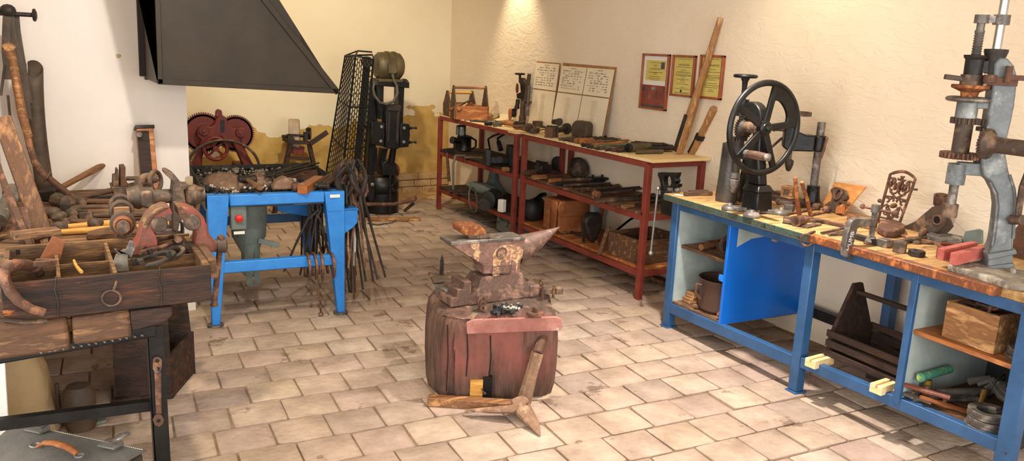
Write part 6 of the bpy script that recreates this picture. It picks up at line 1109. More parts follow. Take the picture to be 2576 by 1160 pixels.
for r_ in range(nb):
    for c_ in range(na):
        if (c_+r_) % 2: continue
        x, y = c_, r_
        m.f.append((gp(x-.33, y-1), gp(x+.33, y-1), gp(x+1-.33, y), gp(x+.33, y+1), gp(x-.33, y+1), gp(x-1+.33, y)))
gd = thing('belt_guard', 'black perforated belt guard leaning beside the power hammer', 'belt guard', V((FLb.x, FLb.y, 0)), 0, world=True)
o = part('mesh_sheet', m, 'mesh_black', gd, smooth=0); wf = o.modifiers.new('strands', 'WIREFRAME'); wf.thickness = .0095; wf.use_even_offset = False; wf.use_boundary = True
fr = M()
for a in (0, .5, 1): fr.tube([guard(a, b/6) for b in range(7)], .007, 6)
for b in (0, .3, .62, 1): fr.tube([guard(a/10, b) for a in range(11)], .007, 6)
fr.tube([guard(0, 1), aty(937, 138, 7.25), guard(1, 1)], .008, 6); fr.tube([guard(.5, 1), aty(900, 128, 7.25), guard(1, 1)], .007, 6); fr.tube([aty(900, 128, 7.25), aty(936, 131, 7.25)], .007, 6)
part('frame', fr, 'mesh_black', gd); [part('stay', M().cyl(guard(a_, .0), V((b_.x+.03, b_.y, 0)), .012), 'mesh_black', gd) for a_, b_ in ((.5, FLb), (.05, FRb), (.97, BLb))]
part('belt', M().slab(hy([(915, 158), (932, 158), (903, 456), (886, 456)], 7.34), (0, .012, 0)), 'rubber_and_shade', gd, label='flat dark belt behind the mesh'); part('pulley', M().lathe([(.09, 0), (.09, .06)], hy([(880, 456)], 7.24)[0], (0, 1, 0), 26), 'iron_dark', gd); part('idler', M().lathe([(.05, 0), (.05, .06)], hy([(926, 156)], 7.26)[0], (0, 1, 0), 20), 'iron_dark', gd)
# ------------------------------------------------------------------ red plate shear at the back wall
SY = 7.6
def sy(pts, y=SY): return [aty(u, v, y) for u, v in pts]
b0 = sy([(560, 440)])[0]; t = thing('plate_shear', 'dark red cast-iron lever shear with two toothed sectors', 'shear', V((b0.x, SY, 0)), 0, world=True)
mp = (sy([(600, 330)])[0]-sy([(601, 330)])[0]).length
for u, v, r in ((511, 334, 50), (592, 336, 46)): 
    c = sy([(u, v)], SY+.1)[0]; gg = part('toothed_sector', M().gear(c, (0, 1, 0), r*mp*.96, r*mp*1.055, 56, .035), 'red_shear', t, bev=0); part('web', M().lathe([(r*mp*.84, -.024), (r*mp*.86, -.018), (r*mp*.95, -.018)], c, (0, 1, 0), 40), 'red_shear', gg)
    if u < 520: part('tooth_rim', M().gear(c+Y*.002, (0, 1, 0), r*mp*.95, r*mp*1.05, 56, .03), 'iron_black', gg)
body = [(497, 330), (506, 320), (520, 316), (530, 320), (540, 312), (546, 298), (553, 291), (563, 291), (571, 298), (574, 312), (586, 322), (602, 322), (612, 334), (606, 344), (604, 352), (636, 412), (640, 424), (616, 424), (594, 376), (585, 358), (576, 352), (566, 352), (556, 344), (540, 346), (518, 358), (510, 372), (508, 424), (488, 424), (487, 410), (508, 352), (498, 344)]
part('body', M().slab(sy(body, SY), (0, .09, 0)), 'red_shear', t, bev=.008); part('head_slot', M().slab(sy([(555, 302), (565, 302), (565, 333), (555, 333)], SY-.004), (0, .01, 0)), 'iron_black', t)
part('blade_post', M().slab(sy([(543, 296), (544, 280), (550, 275), (558, 278), (560, 292)], SY+.03), (0, .06, 0)), 'red_shear', t, bev=.006)
for u, v in ((513, 329), (605, 333)): part('pivot_boss', M().lathe([(.04, -.02), (.045, -.014), (.045, .01)], sy([(u, v)])[0], (0, 1, 0), 22).cyl(sy([(u, v)], SY-.034)[0], sy([(u, v)])[0], .016, n=10), 'red_shear', t)
for pts in ([(500, 360), (518, 366), (502, 424), (484, 424)], [(590, 354), (606, 350), (640, 424), (618, 424)]): part('leg', M().slab(sy(pts, SY+.16), (0, .05, 0)), 'red_shear', t, bev=.006)
zb2 = sy([(560, 424)])[0].z
part('foot_plate', M().slab(sy([(484, 418), (510, 418), (512, 428), (484, 428)], SY-.04), (0, .3, 0)), 'red_shear', t, bev=.004); part('foot_plate', M().slab(sy([(600, 416), (644, 416), (646, 428), (600, 428)], SY-.04), (0, .3, 0)), 'red_shear', t, bev=.004)
hc = sy([(543, 374)], SY-.06)[0]; wh = part('hand_wheel', M().torus(hc, 28*mp, .016, (0, 1, 0), 40, 10), 'red_shear', t)
for k in range(4):
    a = R(90*k+25); sp = [hc+V((math.cos(a+w)*r, 0, math.sin(a+w)*r)) for r, w in ((.01, 0), (.045, .35), (.075, .35), (27*mp, .05))]; part('spoke', M().tube(sp, [.02, .018, .016, .02], 8, flat=.6), 'red_shear', wh)
part('hub', M().lathe([(.026, -.02), (.026, .06)], hc, (0, 1, 0), 16), 'red_shear', wh)
part('lever_hoop', M().tube(arc(sy([(563, 428)], SY-.09)[0], 90*mp, 158, -4, 30, u=X, v=V((0, 0, .86))), .016, 8, flat=.8), 'iron_brown', t, label='bare curved iron hoop')
part('stand', M().bx(b0.x-.3, b0.x+.33, SY-.02, SY+.24, zb2-.03, zb2).bx(b0.x-.28, b0.x-.18, SY, SY+.2, 0, zb2-.03).bx(b0.x+.2, b0.x+.3, SY, SY+.2, 0, zb2-.03), 'red_shear', t, bev=.006)
# ------------------------------------------------------------------ treadle grindstone
GY = 7.62
def gy(pts, y=GY): return [aty(u, v, y) for u, v in pts]
g0_ = gy([(755, 420)])[0]; t = thing('grindstone', 'small treadle grindstone on a splayed wooden frame', 'grindstone', V((g0_.x, GY, 0)), 0, world=True)
zt = gy([(755, 356)])[0].z
for y in (GY, GY+.34): part('rail', M().slab(gy([(724, 352), (784, 356), (782, 364), (726, 362)], y), (0, .04, 0)), 'wood_dark', t, bev=.003)
part('rail', M().bx(gy([(727, 0)])[0].x, gy([(732, 0)])[0].x+.01, GY+.04, GY+.34, zt-.03, zt+.01), 'wood_dark', t)
for (u0, u1) in ((732, 712), (779, 797)):
    for y, o_ in ((GY+.002, 0), (GY+.3, .02)): p = gy([(u0, 362)], y)[0]; e = gy([(u1, 440)], y)[0]; e = p+(e-p)*(p.z/(p.z-e.z)); part('leg', M().beam(p+Y*.02, e+Y*(.02+(.06 if o_ else -.06)), .045, .03), 'wood_dark', t, bev=.003)
part('stretcher', M().beam(gy([(728, 397)])[0], gy([(778, 400)])[0], .02, .03), 'wood_dark', t); part('stretcher', M().beam(gy([(722, 412)])[0], gy([(790, 416)])[0], .02, .03), 'wood_dark', t)
part('stone', M().lathe([(.05, -.05), (.15, -.05), (.16, -.04), (.16, .04), (.15, .05), (.05, .05)], V((gy([(754, 340)])[0].x, GY+.19, zt+.035)), (1, -.3, 0), 34), 'grindstone', t, label='pale worn grinding wheel')
part('trough', M().slab(gy([(737, 366), (767, 370), (763, 392), (738, 388)], GY+.06), (0, .26, 0)), 'red_shear', t, bev=.003, label='red-brown water trough')
part('axle', M().cyl(V((gy([(722, 339)])[0].x, GY+.19, zt+.03)), V((gy([(778, 339)])[0].x, GY+.19, zt+.03)), .014).cyl(gy([(724, 339)], GY+.02)[0], gy([(770, 341)], GY+.02)[0], .01), 'iron_dark', t)
part('bearing', M().slab(gy([(727, 352), (731, 338), (735, 338), (742, 352)], GY), (0, .03, 0)).slab(gy([(765, 354), (766, 332), (774, 334), (776, 354)], GY), (0, .04, 0)), 'iron_dark', t)
part('gear', M().gear(V((gy([(792, 342)])[0].x, GY+.2, zt+.05)), (.9, -.4, 0), .05, .06, 18, .04), 'iron_black', t); part('crank_arm', M().beam(gy([(780, 362)], GY-.03)[0], gy([(824, 332)], GY-.06)[0], .03, .045), 'wood_dark', t, bev=.003); part('tap', M().tube(gy([(772, 336), (771, 324), (776, 322)], GY), .009, 6), 'iron_dark', t)
one('wooden_batten', 'short dark batten leaning beside the grindstone leg', 'batten', M().beam(V((gy([(712, 385)])[0].x-.03, GY-.02, .42)), V((gy([(720, 430)])[0].x, GY-.1, 0.0)), .03, .02), 'wood_dark')
one('timber_sill', 'long flat timber lying on the floor before the power hammer', 'timber', M().beam(atz(838, 549, .012), atz(1058, 552, .012), .09, .024), 'wood_crate', bev=.003)
one('wire', 'thin bent wire lying on the floor in front of the timber', 'wire', M().tube([atz(925, 562, .008), atz(950, 566, .008), atz(985, 560, .008), atz(1008, 548, .008)], .006, 6), 'iron_brown')
for k in range(5):
    p = V((2.1+.09*k, 7.55+.03*(k % 2), 0)); one('scrap_iron', '%s dark scrap piece from the left on the floor by the grindstone' % ORD[k], 'scrap', M().box((0, 0, .05+.02*(k % 3)), (.07, .1, .1+.04*(k % 3))).jit(.02, 9, k), 'iron_dark', bev=.006, loc=p, rot=k*.7)
# ------------------------------------------------------------------ heavy bench on the left
LB = .78
t = thing('plank_bench', 'heavy dirty plank bench on iron legs at the left wall', 'bench', (.1, 2.7, 0), 0, world=True)
xr = lambda y: .33+.095*(y-2.7)
for k, (y0, y1) in enumerate(((2.7, 3.05), (3.05, 3.5), (3.5, 4.0), (4.0, 4.5), (4.5, 4.99))):
    if k == 0:
        part('plank', M().hexa([(XJ+.01, y0, LB-.105), (.026, y0, LB-.105), (.026, y1-.01, LB-.105), (XJ+.01, y1-.01, LB-.105), (XJ+.01, y0+.012, LB), (.022, y0+.012, LB), (.022, y1-.01, LB), (XJ+.01, y1-.01, LB)]).jit(.004, 9, 1), 'wood_old', t, bev=.012)
        part('plank', M().hexa([(.036, y0, LB-.09), (.2, y0, LB-.09), (.2, y1-.01, LB-.09), (.036, y1-.01, LB-.09), (.036, y0+.012, LB), (.2, y0+.012, LB), (.2, y1-.01, LB), (.036, y1-.01, LB)]).jit(.004, 9, 2), 'wood_old', t, bev=.012)
        part('plank', M().slab([(.2, y0+.006, LB-.07), (.3, y0+.006, LB-.055), (.325, y0+.006, LB-.03), (.325, y0+.006, LB), (.2, y0+.006, LB)], (0, .33, 0)), 'wood_dark', t, bev=.006, label='dark rounded end of the front plank')
    else: part('plank', M().bx(XJ+.01, xr(y0), y0, y1-.006, LB-.07, LB), 'wood_old', t, bev=.006)
part('leg', M().bx(.245, .295, 2.716, 2.722, 0, .715).bx(.245, .251, 2.716, 2.766, 0, .715), 'iron_black', t, bev=.002, label='black angle-iron front leg'); part('leg', M().bx(.3, .36, 4.5, 4.56, 0, LB-.08), 'wood_dark', t)
part('angle_rail', M().slab([(XJ+.0, 2.705, .66), (.27, 2.705, .685), (.27, 2.705, .72), (.17, 2.705, .712), (XJ+.0, 2.705, .675)], (0, .006, 0)).beam((XJ, 2.735, .662), (.27, 2.735, .687), .06, .006), 'iron_black', t, bev=.002)
m = M(); r7 = random.Random(2)
for k in range(14): x = -.06+.022*k+r7.uniform(-.004, .004); m.cyl((x, 2.71, .685+.05*x), (x+.004, 2.683, .69+.05*x), .0032, .0028, 7)
part('nail', m, 'iron_grey', t)
part('cross_bar', M().beam((-.19, 2.76, .447), (.25, 2.76, .427), .03, .035), 'iron_black', t)
t = thing('flat_spanner', 'flat rusty spanner with square holes hung on the black bench leg', 'spanner', (.272, 2.71, .6), 0, world=True)
sg = lambda u, v: aty(u, v, 2.712)
part('shank', M().band([sg(*p) for p in ((388, 935), (405, 935), (406, 1040), (392, 1040))], [sg(*p) for p in ((394, 950), (399, 950), (400, 1030), (397, 1030))], (0, -.006, 0)).slab([sg(*p) for p in ((390, 945), (403, 945), (404, 1035), (393, 1035))], (0, -.007, 0)), 'iron_rust', t, bev=.0015)
for pts, hc_ in (([(384, 903), (390, 897), (401, 897), (407, 904), (406, 926), (402, 938), (389, 938), (384, 926)], ((395, 906), (396, 926))), ([(388, 1046), (396, 1040), (406, 1042), (412, 1054), (409, 1066), (399, 1072), (389, 1068), (384, 1056)], ((398, 1056),))):
    part('jaw', M().slab([sg(*p) for p in pts], (0, -.008, 0)), 'iron_rust', t, bev=.0015)
    m = M()
    for u, v in hc_: c = sg(u, v)-Y*.0085; m.box(c, (.011, .0015, .011), Matrix.Rotation(.5, 3, 'Y'))
    part('square_hole', m, 'iron_black', t)
part('hook', M().cyl(sg(394, 925), sg(391, 928)-Y*.03, .004), 'iron_grey', t)
# compartment box
BX0, BX1, BY0, BY1, BZ0, BZ1 = -.14, .447, 2.7, 3.14, .787, .908
t = thing('compartment_box', 'long dark wooden box divided into compartments at the bench front', 'compartment box', (.15, 2.9, BZ0), 0, world=True)
part('long_board', M().bx(BX0, BX1, BY0, BY0+.016, BZ0, BZ1).jit(.002, 12, 1), 'wood_box', t, bev=.003); part('long_board', M().bx(BX0, BX1, BY1-.014, BY1, BZ0, BZ1+.012), 'wood_box_in', t, bev=.002)
part('end_board', M().bx(BX0, BX0+.016, BY0+.016, BY1-.014, BZ0, BZ1), 'wood_box_in', t, bev=.002); part('end_board', M().bx(BX1-.02, BX1, BY0+.016, BY1-.014, BZ0, BZ1+.004), 'wood_box_in', t, bev=.002)
part('end_cleat', M().bx(BX1+.001, BX1+.026, BY0+.04, BY1-.02, BZ1-.05, BZ1+.012), 'wood_old', t, bev=.003); part('floor_board', M().bx(BX0+.016, BX1-.02, BY0+.016, BY1-.014, BZ0, BZ0+.01), 'wood_dark', t)
part('divider', M().bx(BX0+.016, BX1-.02, 2.9, 2.908, BZ0+.01, BZ1-.008), 'wood_box_in', t)
for x in (.005, .16): part('divider', M().bx(x, x+.011, BY0+.016, BY1-.014, BZ0+.01, BZ1+.002), 'wood_box_in', t, bev=.001)
for x in (.0, .29): part('wire', M().tube([(x, BY0-.003, BZ0+.002), (x+.004, BY0-.004, BZ0+.05), (x-.003, BY0-.003, BZ1-.03), (x+.002, BY0-.002, BZ1), (x+.004, BY0+.02, BZ1+.003)], .0025, 6), 'iron_dark', t)
rg = V((.148, BY0-.012, BZ0+.048)); part('ring_pull', M().torus(rg, .026, .0035, (.1, 1, .12), 26, 8).tube([rg+V((.006, -.0, .022)), rg+V((.014, .004, .04)), rg+V((.018, .013, .05))], .004, 6), 'iron_brown', t, label='iron ring pull on a staple')
# in and on the box
bx_ = lambda u, v, z=.88: atz(u, v, z)
def stud_shoe(label, loc, rot, r, mt, studs=True, w=.022, th=.012, op=70):
    t = thing('horseshoe', label, 'horseshoe', loc, rot); part('shoe', shoe(r, w, th, op), mt, t, bev=.002)
    if studs:
        for a in (250, 290, 20, 160): part('stud', M().box((math.cos(R(a))*(r-w/2)*(1.1 if math.sin(R(a)) < 0 else 1), math.sin(R(a))*(r-w/2)*(1.1 if math.sin(R(a)) < 0 else 1), th+.008), (.014, .014, .02)), 'iron_dark', t, bev=.001)
    return t
stud_shoe('dark studded horseshoe lying in the right compartments of the box', bx_(392, 660, .9)+Z*.006, (.2, -.1, R(-65)), .068, 'iron_dark')
hs = lambda u, v, y: aty(u, v, y)
one('horseshoe', 'big rusty pitted horseshoe hooked over the left front of the box', 'horseshoe', M().tube([hs(102, 690, 2.86), hs(92, 676, 2.82), hs(66, 667, 2.76), hs(34, 666, 2.7), hs(12, 682, 2.675), hs(14, 706, 2.665), hs(26, 734, 2.66), hs(48, 758, 2.658), hs(76, 776, 2.656), hs(112, 788, 2.654)], [.012, .016, .019, .021, .022, .022, .022, .021, .02, .017], 10, flat=.7, up=(0, -1, .3)).jit(.003, 26, 4), 'iron_rust', smooth=50)
stud_shoe('second rusty horseshoe lying under the big leaning one', V((-.06, 2.83, .925)), (R(8), R(-6), R(200)), .07, 'iron_rust', False, .026, .016)
one('iron_hoop', 'bent flat iron hoop lying under the leaning horseshoe', 'hoop', M().tube([(-.19, 2.685, .835), (-.15, 2.675, .81), (-.09, 2.672, .795), (-.03, 2.675, .788)], .012, 8, flat=.5), 'iron_brown')
t = thing('spur_plate', 'pale iron plate with dark pronged arm standing in the box', 'iron plate', bx_(312, 668, .86), 0, world=True); sp2 = lambda u, v: aty(u, v, 2.83)
part('plate', M().slab([sp2(*p) for p in ((288, 684), (284, 660), (292, 640), (312, 626), (324, 632), (322, 655), (326, 684))], (0, .006, 0)), 'press_dirty', t, bev=.002); part('prong', M().slab([sp2(*p) for p in ((286, 625), (290, 624), (304, 634), (316, 626), (326, 604), (334, 606), (340, 625), (330, 650), (322, 640), (310, 636), (298, 640))], (0, -.008, 0)), 'iron_grey', t, bev=.003)
t = thing('calliper', 'rusty hinged iron calliper lying over the back of the box', 'calliper', bx_(400, 620, .92), 0, world=True); cp = lambda u, v, z=.925: atz(u, v, z)
part('arm', M().tube([cp(356, 624), cp(380, 612), cp(410, 600), cp(440, 594), cp(452, 606)], [.006, .008, .008, .009, .008], 8), 'iron_rust', t); part('arm', M().tube([cp(352, 636), cp(380, 628), cp(410, 620), cp(440, 606), cp(448, 598)], [.008, .007, .007, .008, .008], 8), 'iron_rust', t); part('hinge', M().cyl(cp(448, 602, .915), cp(448, 602, .94), .013, n=10), 'iron_rust', t)
stud_shoe('thin half-round shoe under the calliper', bx_(430, 640, .895), (.25, .1, R(-70)), .05, 'iron_brown', False, .016)
one('slate_tablet', 'flat reddish-brown slab standing in the left rear compartment', 'slab', M().slab([aty(*p, 3.02) for p in ((97, 658), (132, 594), (163, 607), (152, 655))], (0, .008, 0)), 'leather_tan', bev=.001)
one('twig', 'short bent yellow twig in the middle compartment', 'twig', M().tube([bx_(186, 655, .9), bx_(191, 668, .9), bx_(200, 680, .9), bx_(205, 684, .902)], [.004, .005, .006, .006], 7), 'wood_yellow')
one('link', 'small rusty link lying in the right rear compartment', 'link', M().torus(bx_(482, 628, .89), .014, .006, (.2, -.3, 1), 16, 8), 'iron_rust')
one('angle_strip', 'black angle strip in the left rear compartment', 'strip', M().beam(bx_(40, 634, .9), bx_(105, 627, .9), .008, .016), 'iron_black')
# vices at the right side of the bench
t = thing('leg_vice', 'large red-jawed vice at the right end of the left bench', 'vice', V((.38, 3.0, LB)), 0, world=True); vy = lambda pts, y=2.98: [aty(u, v, y) for u, v in pts]
part('fixed_jaw', M().slab(vy([(330, 640), (350, 606), (358, 575), (372, 548), (392, 530), (414, 521), (428, 523), (433, 536), (430, 556), (418, 557), (416, 580), (400, 588), (386, 582), (380, 575), (390, 590), (395, 604), (398, 640)], 2.96), (0, .1, 0)), 'red_vice', t, bev=.012); part('jaw_face', M().slab(vy([(418, 541), (432, 538), (432, 557), (417, 557)], 2.955), (0, .11, 0)), 'iron_brown', t, bev=.002)
part('jaw_top', M().slab(vy([(360, 572), (372, 548), (392, 530), (414, 521), (428, 523), (414, 530), (394, 540), (380, 556), (368, 580)], 2.955), (0, .11, 0)), 'wood_old', t, bev=.004, label='dusty bare top of the jaw')
part('moving_jaw', M().slab(vy([(456, 520), (476, 522), (496, 532), (514, 548), (522, 570), (528, 590), (540, 606), (546, 622), (542, 636), (520, 640), (500, 632), (492, 612), (496, 590), (490, 576), (476, 568), (462, 556), (452, 540)], 2.96), (0, .1, 0)), 'red_vice', t, bev=.012); part('jaw_face', M().slab(vy([(447, 521), (456, 520), (470, 540), (470, 556), (460, 556), (452, 545)], 2.955), (0, .11, 0)), 'wood_old', t, bev=.002)
part('jaw_end', M().lathe([(.0, -.006), (.026, -.004), (.03, .004)], vy([(484, 560)], 2.956)[0], (0, 1, 0), 20), 'iron_brown', t); part('jaw_end', M().lathe([(.0, -.006), (.024, -.004), (.028, .004)], vy([(401, 565)], 2.956)[0], (0, 1, 0), 20), 'iron_brown', t)
s0, s1 = vy([(470, 622)], 3.01)[0], vy([(566, 617)], 3.01)[0]; part('screw', M().cyl(s0-X*.1, s1, .022, n=18).lathe([(.026, -.03), (.028, 0), (.02, .006)], s1, X, 18), 'iron_brown', t)
h0_, h1_ = vy([(556, 598)], 3.01)[0], vy([(539, 765)], 3.01)[0]; part('handle_bar', M().cyl(h0_, h1_, .0105).ell(h0_, (.014, .014, .012)).lathe([(.013, -.008), (.015, 0), (.008, .006)], h1_, Z, 12), 'iron_rust', t, label='long rusty vertical handle bar'); part('base', M().bx(.3, .52, 2.98, 3.12, LB, LB+.05), 'iron_brown', t, bev=.006)
t = thing('iron_vice', 'big rusty iron vice lying on its side behind the red one', 'vice', V((.43, 3.6, LB)), 0, world=True); vr = lambda pts, y=3.58: [aty(u, v, y) for u, v in pts]
a0_, a1_ = vr([(318, 497)], 3.62)[0], vr([(514, 490)], 3.62)[0]
part('screw', M().cyl(a0_, a1_, .03, n=20), 'iron_brown', t); part('sleeve', M().lathe([(.036, 0), (.05, .04), (.05, .05), (.042, .06), (.04, .1)], a0_, a1_-a0_, 18), 'iron_brown', t); part('collar', M().slab(vr([(355, 483), (385, 480), (388, 520), (380, 528), (352, 520)], 3.56), (0, .1, 0)), 'iron_brown', t, bev=.012)
part('jaw', M().slab(vr([(415, 431), (424, 430), (440, 440), (452, 455), (458, 466), (476, 466), (476, 470), (462, 478), (468, 510), (464, 545), (452, 560), (448, 585), (436, 580), (434, 520), (436, 480), (438, 462), (426, 448), (416, 440)], 3.56), (0, .1, 0)), 'iron_brown', t, bev=.008)
part('nut', M().lathe([(.044, 0), (.05, .01), (.044, .03), (.05, .04), (.04, .06)], vr([(464, 493)], 3.62)[0], X, 18), 'iron_brown', t); part('handle', M().cyl(vr([(502, 478)], 3.6)[0], vr([(494, 535)], 3.6)[0], .012).ell(vr([(502, 476)], 3.6)[0], (.018, .016, .01)), 'iron_rust', t); part('foot', M().bx(.38, .46, 3.58, 3.68, LB-.25, LB+.06), 'iron_brown', t, bev=.006)
t = thing('vice_spindle', 'thick threaded spindle pointing toward the camera on the bench', 'spindle', atz(310, 600, LB+.02), 0, world=True); e0, e1 = aty(310, 572, 3.1), aty(303, 500, 3.75)
dd = (e1-e0).normalized(); part('shaft', M().cyl(e0, e1, .022, n=18), 'iron_brown', t); part('ring', M().lathe([(.024, -.012), (.042, -.01), (.044, .01), (.024, .014)], e0+dd*.07, dd, 22), 'iron_brown', t); part('washer', M().torus(e0+dd*.05, .028, .006, dd, 20, 6), 'leather_tan', t); part('washer', M().torus(e0+dd*.03, .027, .005, dd, 20, 6), 'leather_tan', t)
part('neck', M().beam(e0+dd*.16, e0+dd*.3, .055, .05), 'wood_old', t, bev=.004); part('ring', M().torus(e0+dd*.34, .036, .01, dd, 20, 8), 'iron_brown', t); part('ring', M().torus(e0+dd*.5, .036, .01, dd, 20, 8), 'iron_brown', t); part('pin', M().cyl(e0+dd*.06-Z*.04, e0+dd*.04-Z*.0, .007), 'iron_rust', t); part('support', M().beam(e0+dd*.25-Z*.02, V(((e0+dd*.25).x, (e0+dd*.25).y, LB)), .05, .05), 'wood_old', t)
# sledge hammers and hand hammers in rows
HM = [('sledge hammer with brown handle end raised at the wall', 128, 505, 268, 470, .075, .13, 'iron_dark', 'wood_handle', .2), ('sledge hammer with longest grey handle slanting up to the right', 160, 525, 400, 492, .07, .12, 'iron_brown', 'wood_handle_dark', .1), ('small square-headed hammer right of the long one', 182, 516, 330, 522, .045, .08, 'iron_brown', 'wood_handle_dark', 0), ('knob-headed hammer behind the spindle', 210, 520, 400, 520, .05, .09, 'iron_brown', 'wood_old', 0), ('dark block hammer with grey handle in the middle row', 174, 537, 395, 535, .055, .1, 'iron_dark', 'wood_handle_dark', 0), ('round-faced hammer in front of the dark block hammer', 186, 548, 390, 545, .05, .09, 'iron_brown', 'wood_old', 0), ('square sledge with dusty handle left of the spindle', 220, 558, 395, 552, .055, .1, 'iron_brown', 'wood_handle_dark', 0), ('small pointed hammer nearest the leaning plank', 176, 568, 250, 574, .04, .08, 'iron_brown', 'wood_old', 0), ('flat-peen hammer with stubby shaft', 212, 546, 400, 541, .04, .08, 'iron_dark', 'wood_old', 0)]
for k, (lab, a, b, c, d, hd_, hl_, hm_, mt_, tl2) in enumerate(HM):
    t = hammer(lab, a, b, c, d, LB, head=hd_, hl=hl_, hm=hm_, mt=mt_, r=.018, tilt=tl2, cross=k % 2 == 0, name='sledge_hammer' if k < 2 else 'hammer', rest=.001)
for k, (a, b, c, d, lab) in enumerate(((172, 578, 292, 570, 'upper'), (152, 592, 300, 584, 'lower'))): bar_('wooden_haft', lab+' new yellow wooden handle in front of the hammers', 'handle', a, b, c, d, LB, r=.013, mt='wood_yellow', tip=1.3)
bar_('wooden_haft', 'third yellow handle end sticking out under the red vice jaw', 'handle', 330, 583, 432, 572, LB, r=.014, mt='wood_yellow', tip=1.5)
one('dusty_board', 'long dusty rounded board behind the compartment box', 'board', M().slab([atz(218, 606, LB), atz(222, 598, LB), atz(260, 588, LB), atz(345, 576, LB), atz(350, 600, LB)], (0, 0, .03)), 'wood_old', bev=.008)
bar_('wooden_board', 'plain dusty board lying at the back edge of the box', 'board', 35, 622, 150, 608, LB+.1, r=.022, mt='wood_old', flat=True, rest=.03)
for k, (a, b, c, d, mt_) in enumerate(((200, 500, 300, 497, 'iron_dark'), (300, 535, 395, 530, 'wood_old'), (260, 528, 395, 526, 'wood_handle_dark'))): bar_('iron_strap', ('rear dark', 'front grey', 'middle brown')[k]+' strap lying between the hammer handles', 'strap', a, b, c, d, LB, r=.014, mt=mt_, flat=k == 0)
one('coil', 'flat coiled iron strip standing behind the red vice', 'coil', M().band([aty(*p, 3.74) for p in ((430, 560), (452, 556), (462, 562), (464, 575), (464, 592), (430, 592))], [aty(*p, 3.74) for p in ((434, 564), (450, 560), (457, 564), (459, 575), (459, 588), (434, 588))], (0, .06, 0)), 'iron_dark', bev=.002)
t = thing('bearing_block', 'small iron bearing blocks with a rod by the square post', 'bearing block', atz(308, 478, LB), 0, world=True); by = lambda pts, y=4.55: [aty(u, v, y) for u, v in pts]
part('base', M().slab(by([(280, 470), (328, 470), (324, 480), (284, 484)]), (0, .14, 0)).slab(by([(286, 480), (326, 478), (326, 492), (286, 492)]), (0, .14, 0)), 'iron_brown', t, bev=.003); part('post', M().slab(by([(284, 470), (285, 442), (292, 442), (293, 426), (298, 426), (300, 470)]), (0, .08, 0)), 'iron_brown', t, bev=.004); part('post', M().slab(by([(303, 470), (303, 420), (316, 419), (316, 445), (322, 470)]), (0, .1, 0)), 'iron_rust', t, bev=.004); part('rod', M().cyl(by([(318, 449)], 4.6)[0], by([(356, 449)], 4.6)[0], .011), 'iron_brown', t)
t = thing('square_post', 'square timber post with iron cap leaning on the pale wall', 'post', aty(372, 492, 4.72), 0, world=True); p1_ = aty(362, 318, 4.93); p1_ = aty(362, 318, 4.95); p0_ = aty(379, 500, 4.87); p0_.z = LB+.001
part('timber', M().beam(p0_, p1_, .085, .09, up=Y), 'wood_orange', t, bev=.004); part('iron_face', M().beam(p0_+V((-.016, -.05, 0)), p1_+V((-.012, -.05, -.02)), .06, .01, up=Y), 'wood_dark', t); part('cap', M().beam(p1_-(p1_-p0_)*.05, p1_+(p1_-p0_)*.005, .098, .11, up=Y), 'iron_dark', t, bev=.004); part('bolt', M().cyl(p1_-(p1_-p0_)*.1+V((-.03, -.05, 0)), p1_-(p1_-p0_)*.1+V((-.035, -.085, 0)), .014), 'iron_grey', t)
rc = aty(391, 455, 4.3); t = thing('iron_ladle', 'curved iron ring ladle in front of the square post', 'ladle', V((rc.x, rc.y, LB)), 0, world=True); part('ring', M().torus(rc, .048, .009, (.75, -.6, .1), 26, 8, flat=1.3), 'iron_brown', t); part('scoop', M().tube(arc(rc+V((-.03, 0, -.03)), .05, 50, 175, 10), [.007]*11, 8, flat=3.2), 'iron_brown', t); part('stem', M().cyl(rc-Z*.05, V((rc.x, rc.y, LB)), .014), 'iron_brown', t)
# things leaning in the left corner
pb, pt_ = V((-.005, 3.45, LB)), aty(-40, 190, 3.62); t = thing('leaning_plank', 'thick brown plank leaning in the left corner of the bench', 'plank', pb, 0, world=True)
part('board', M().beam(aty(112, 600, 3.45), aty(4, 296, 3.6), .062, .035, up=Y).jit(.003, 10, 4), 'wood_plank', t, bev=.005)
t = thing('draught_pole', 'pale stick with bent iron shank leaning in the corner', 'pole', atz(188, 500, LB), 0, world=True)
pp_ = [(20, 122), (32, 150), (42, 210), (56, 290), (72, 345)]; part('stick', M().tube([aty(u, v, 4.5) for u, v in pp_], [.024, .017, .019, .02, .018], 10).tube([aty(u, v, 4.5) for u, v in ((12, 124), (22, 118), (34, 126))], .024, 8), 'wood_handle', t); part('shank', M().tube([aty(u, v, y) for u, v, y in ((68, 335, 4.5), (76, 372, 4.5), (88, 410, 4.5), (106, 434, 4.5), (140, 462, 4.5), (187, 499, 4.52))], [.015, .015, .016, .016, .015, .013], 8), 'iron_rust', t); part('ring', M().torus(aty(118, 444, 4.5), .026, .006, (.8, 0, -.6), 16, 6), 'iron_rust', t)
t = thing('leather_roll', 'rolled dark leather apron standing against the pale wall', 'leather roll', aty(110, 492, 4.75), 0, world=True)
pr = lambda v: ((v-170)/(500-170)); m = M(); K = 16; rows_ = []
for j in range(8):
    s = j/7; v = 172+(495-172)*s; ul = 64+(96-64)*s**1.6; ur = 106+(138-106)*s**2; cL, cR = aty(ul, v, 4.8), aty(ur, v, 4.8); c = (cL+cR)/2; rr_ = (cR-cL).length/2
    rows_.append([c+V((math.cos(R(-215+345*k/K))*rr_*(1-.012*k/K), math.sin(R(-215+345*k/K))*rr_*.9*(1-.06*k/K), .04*math.sin(R(-215+345*k/K)) if j == 0 else 0)) for k in range(K+1)])
for j in range(7): pass
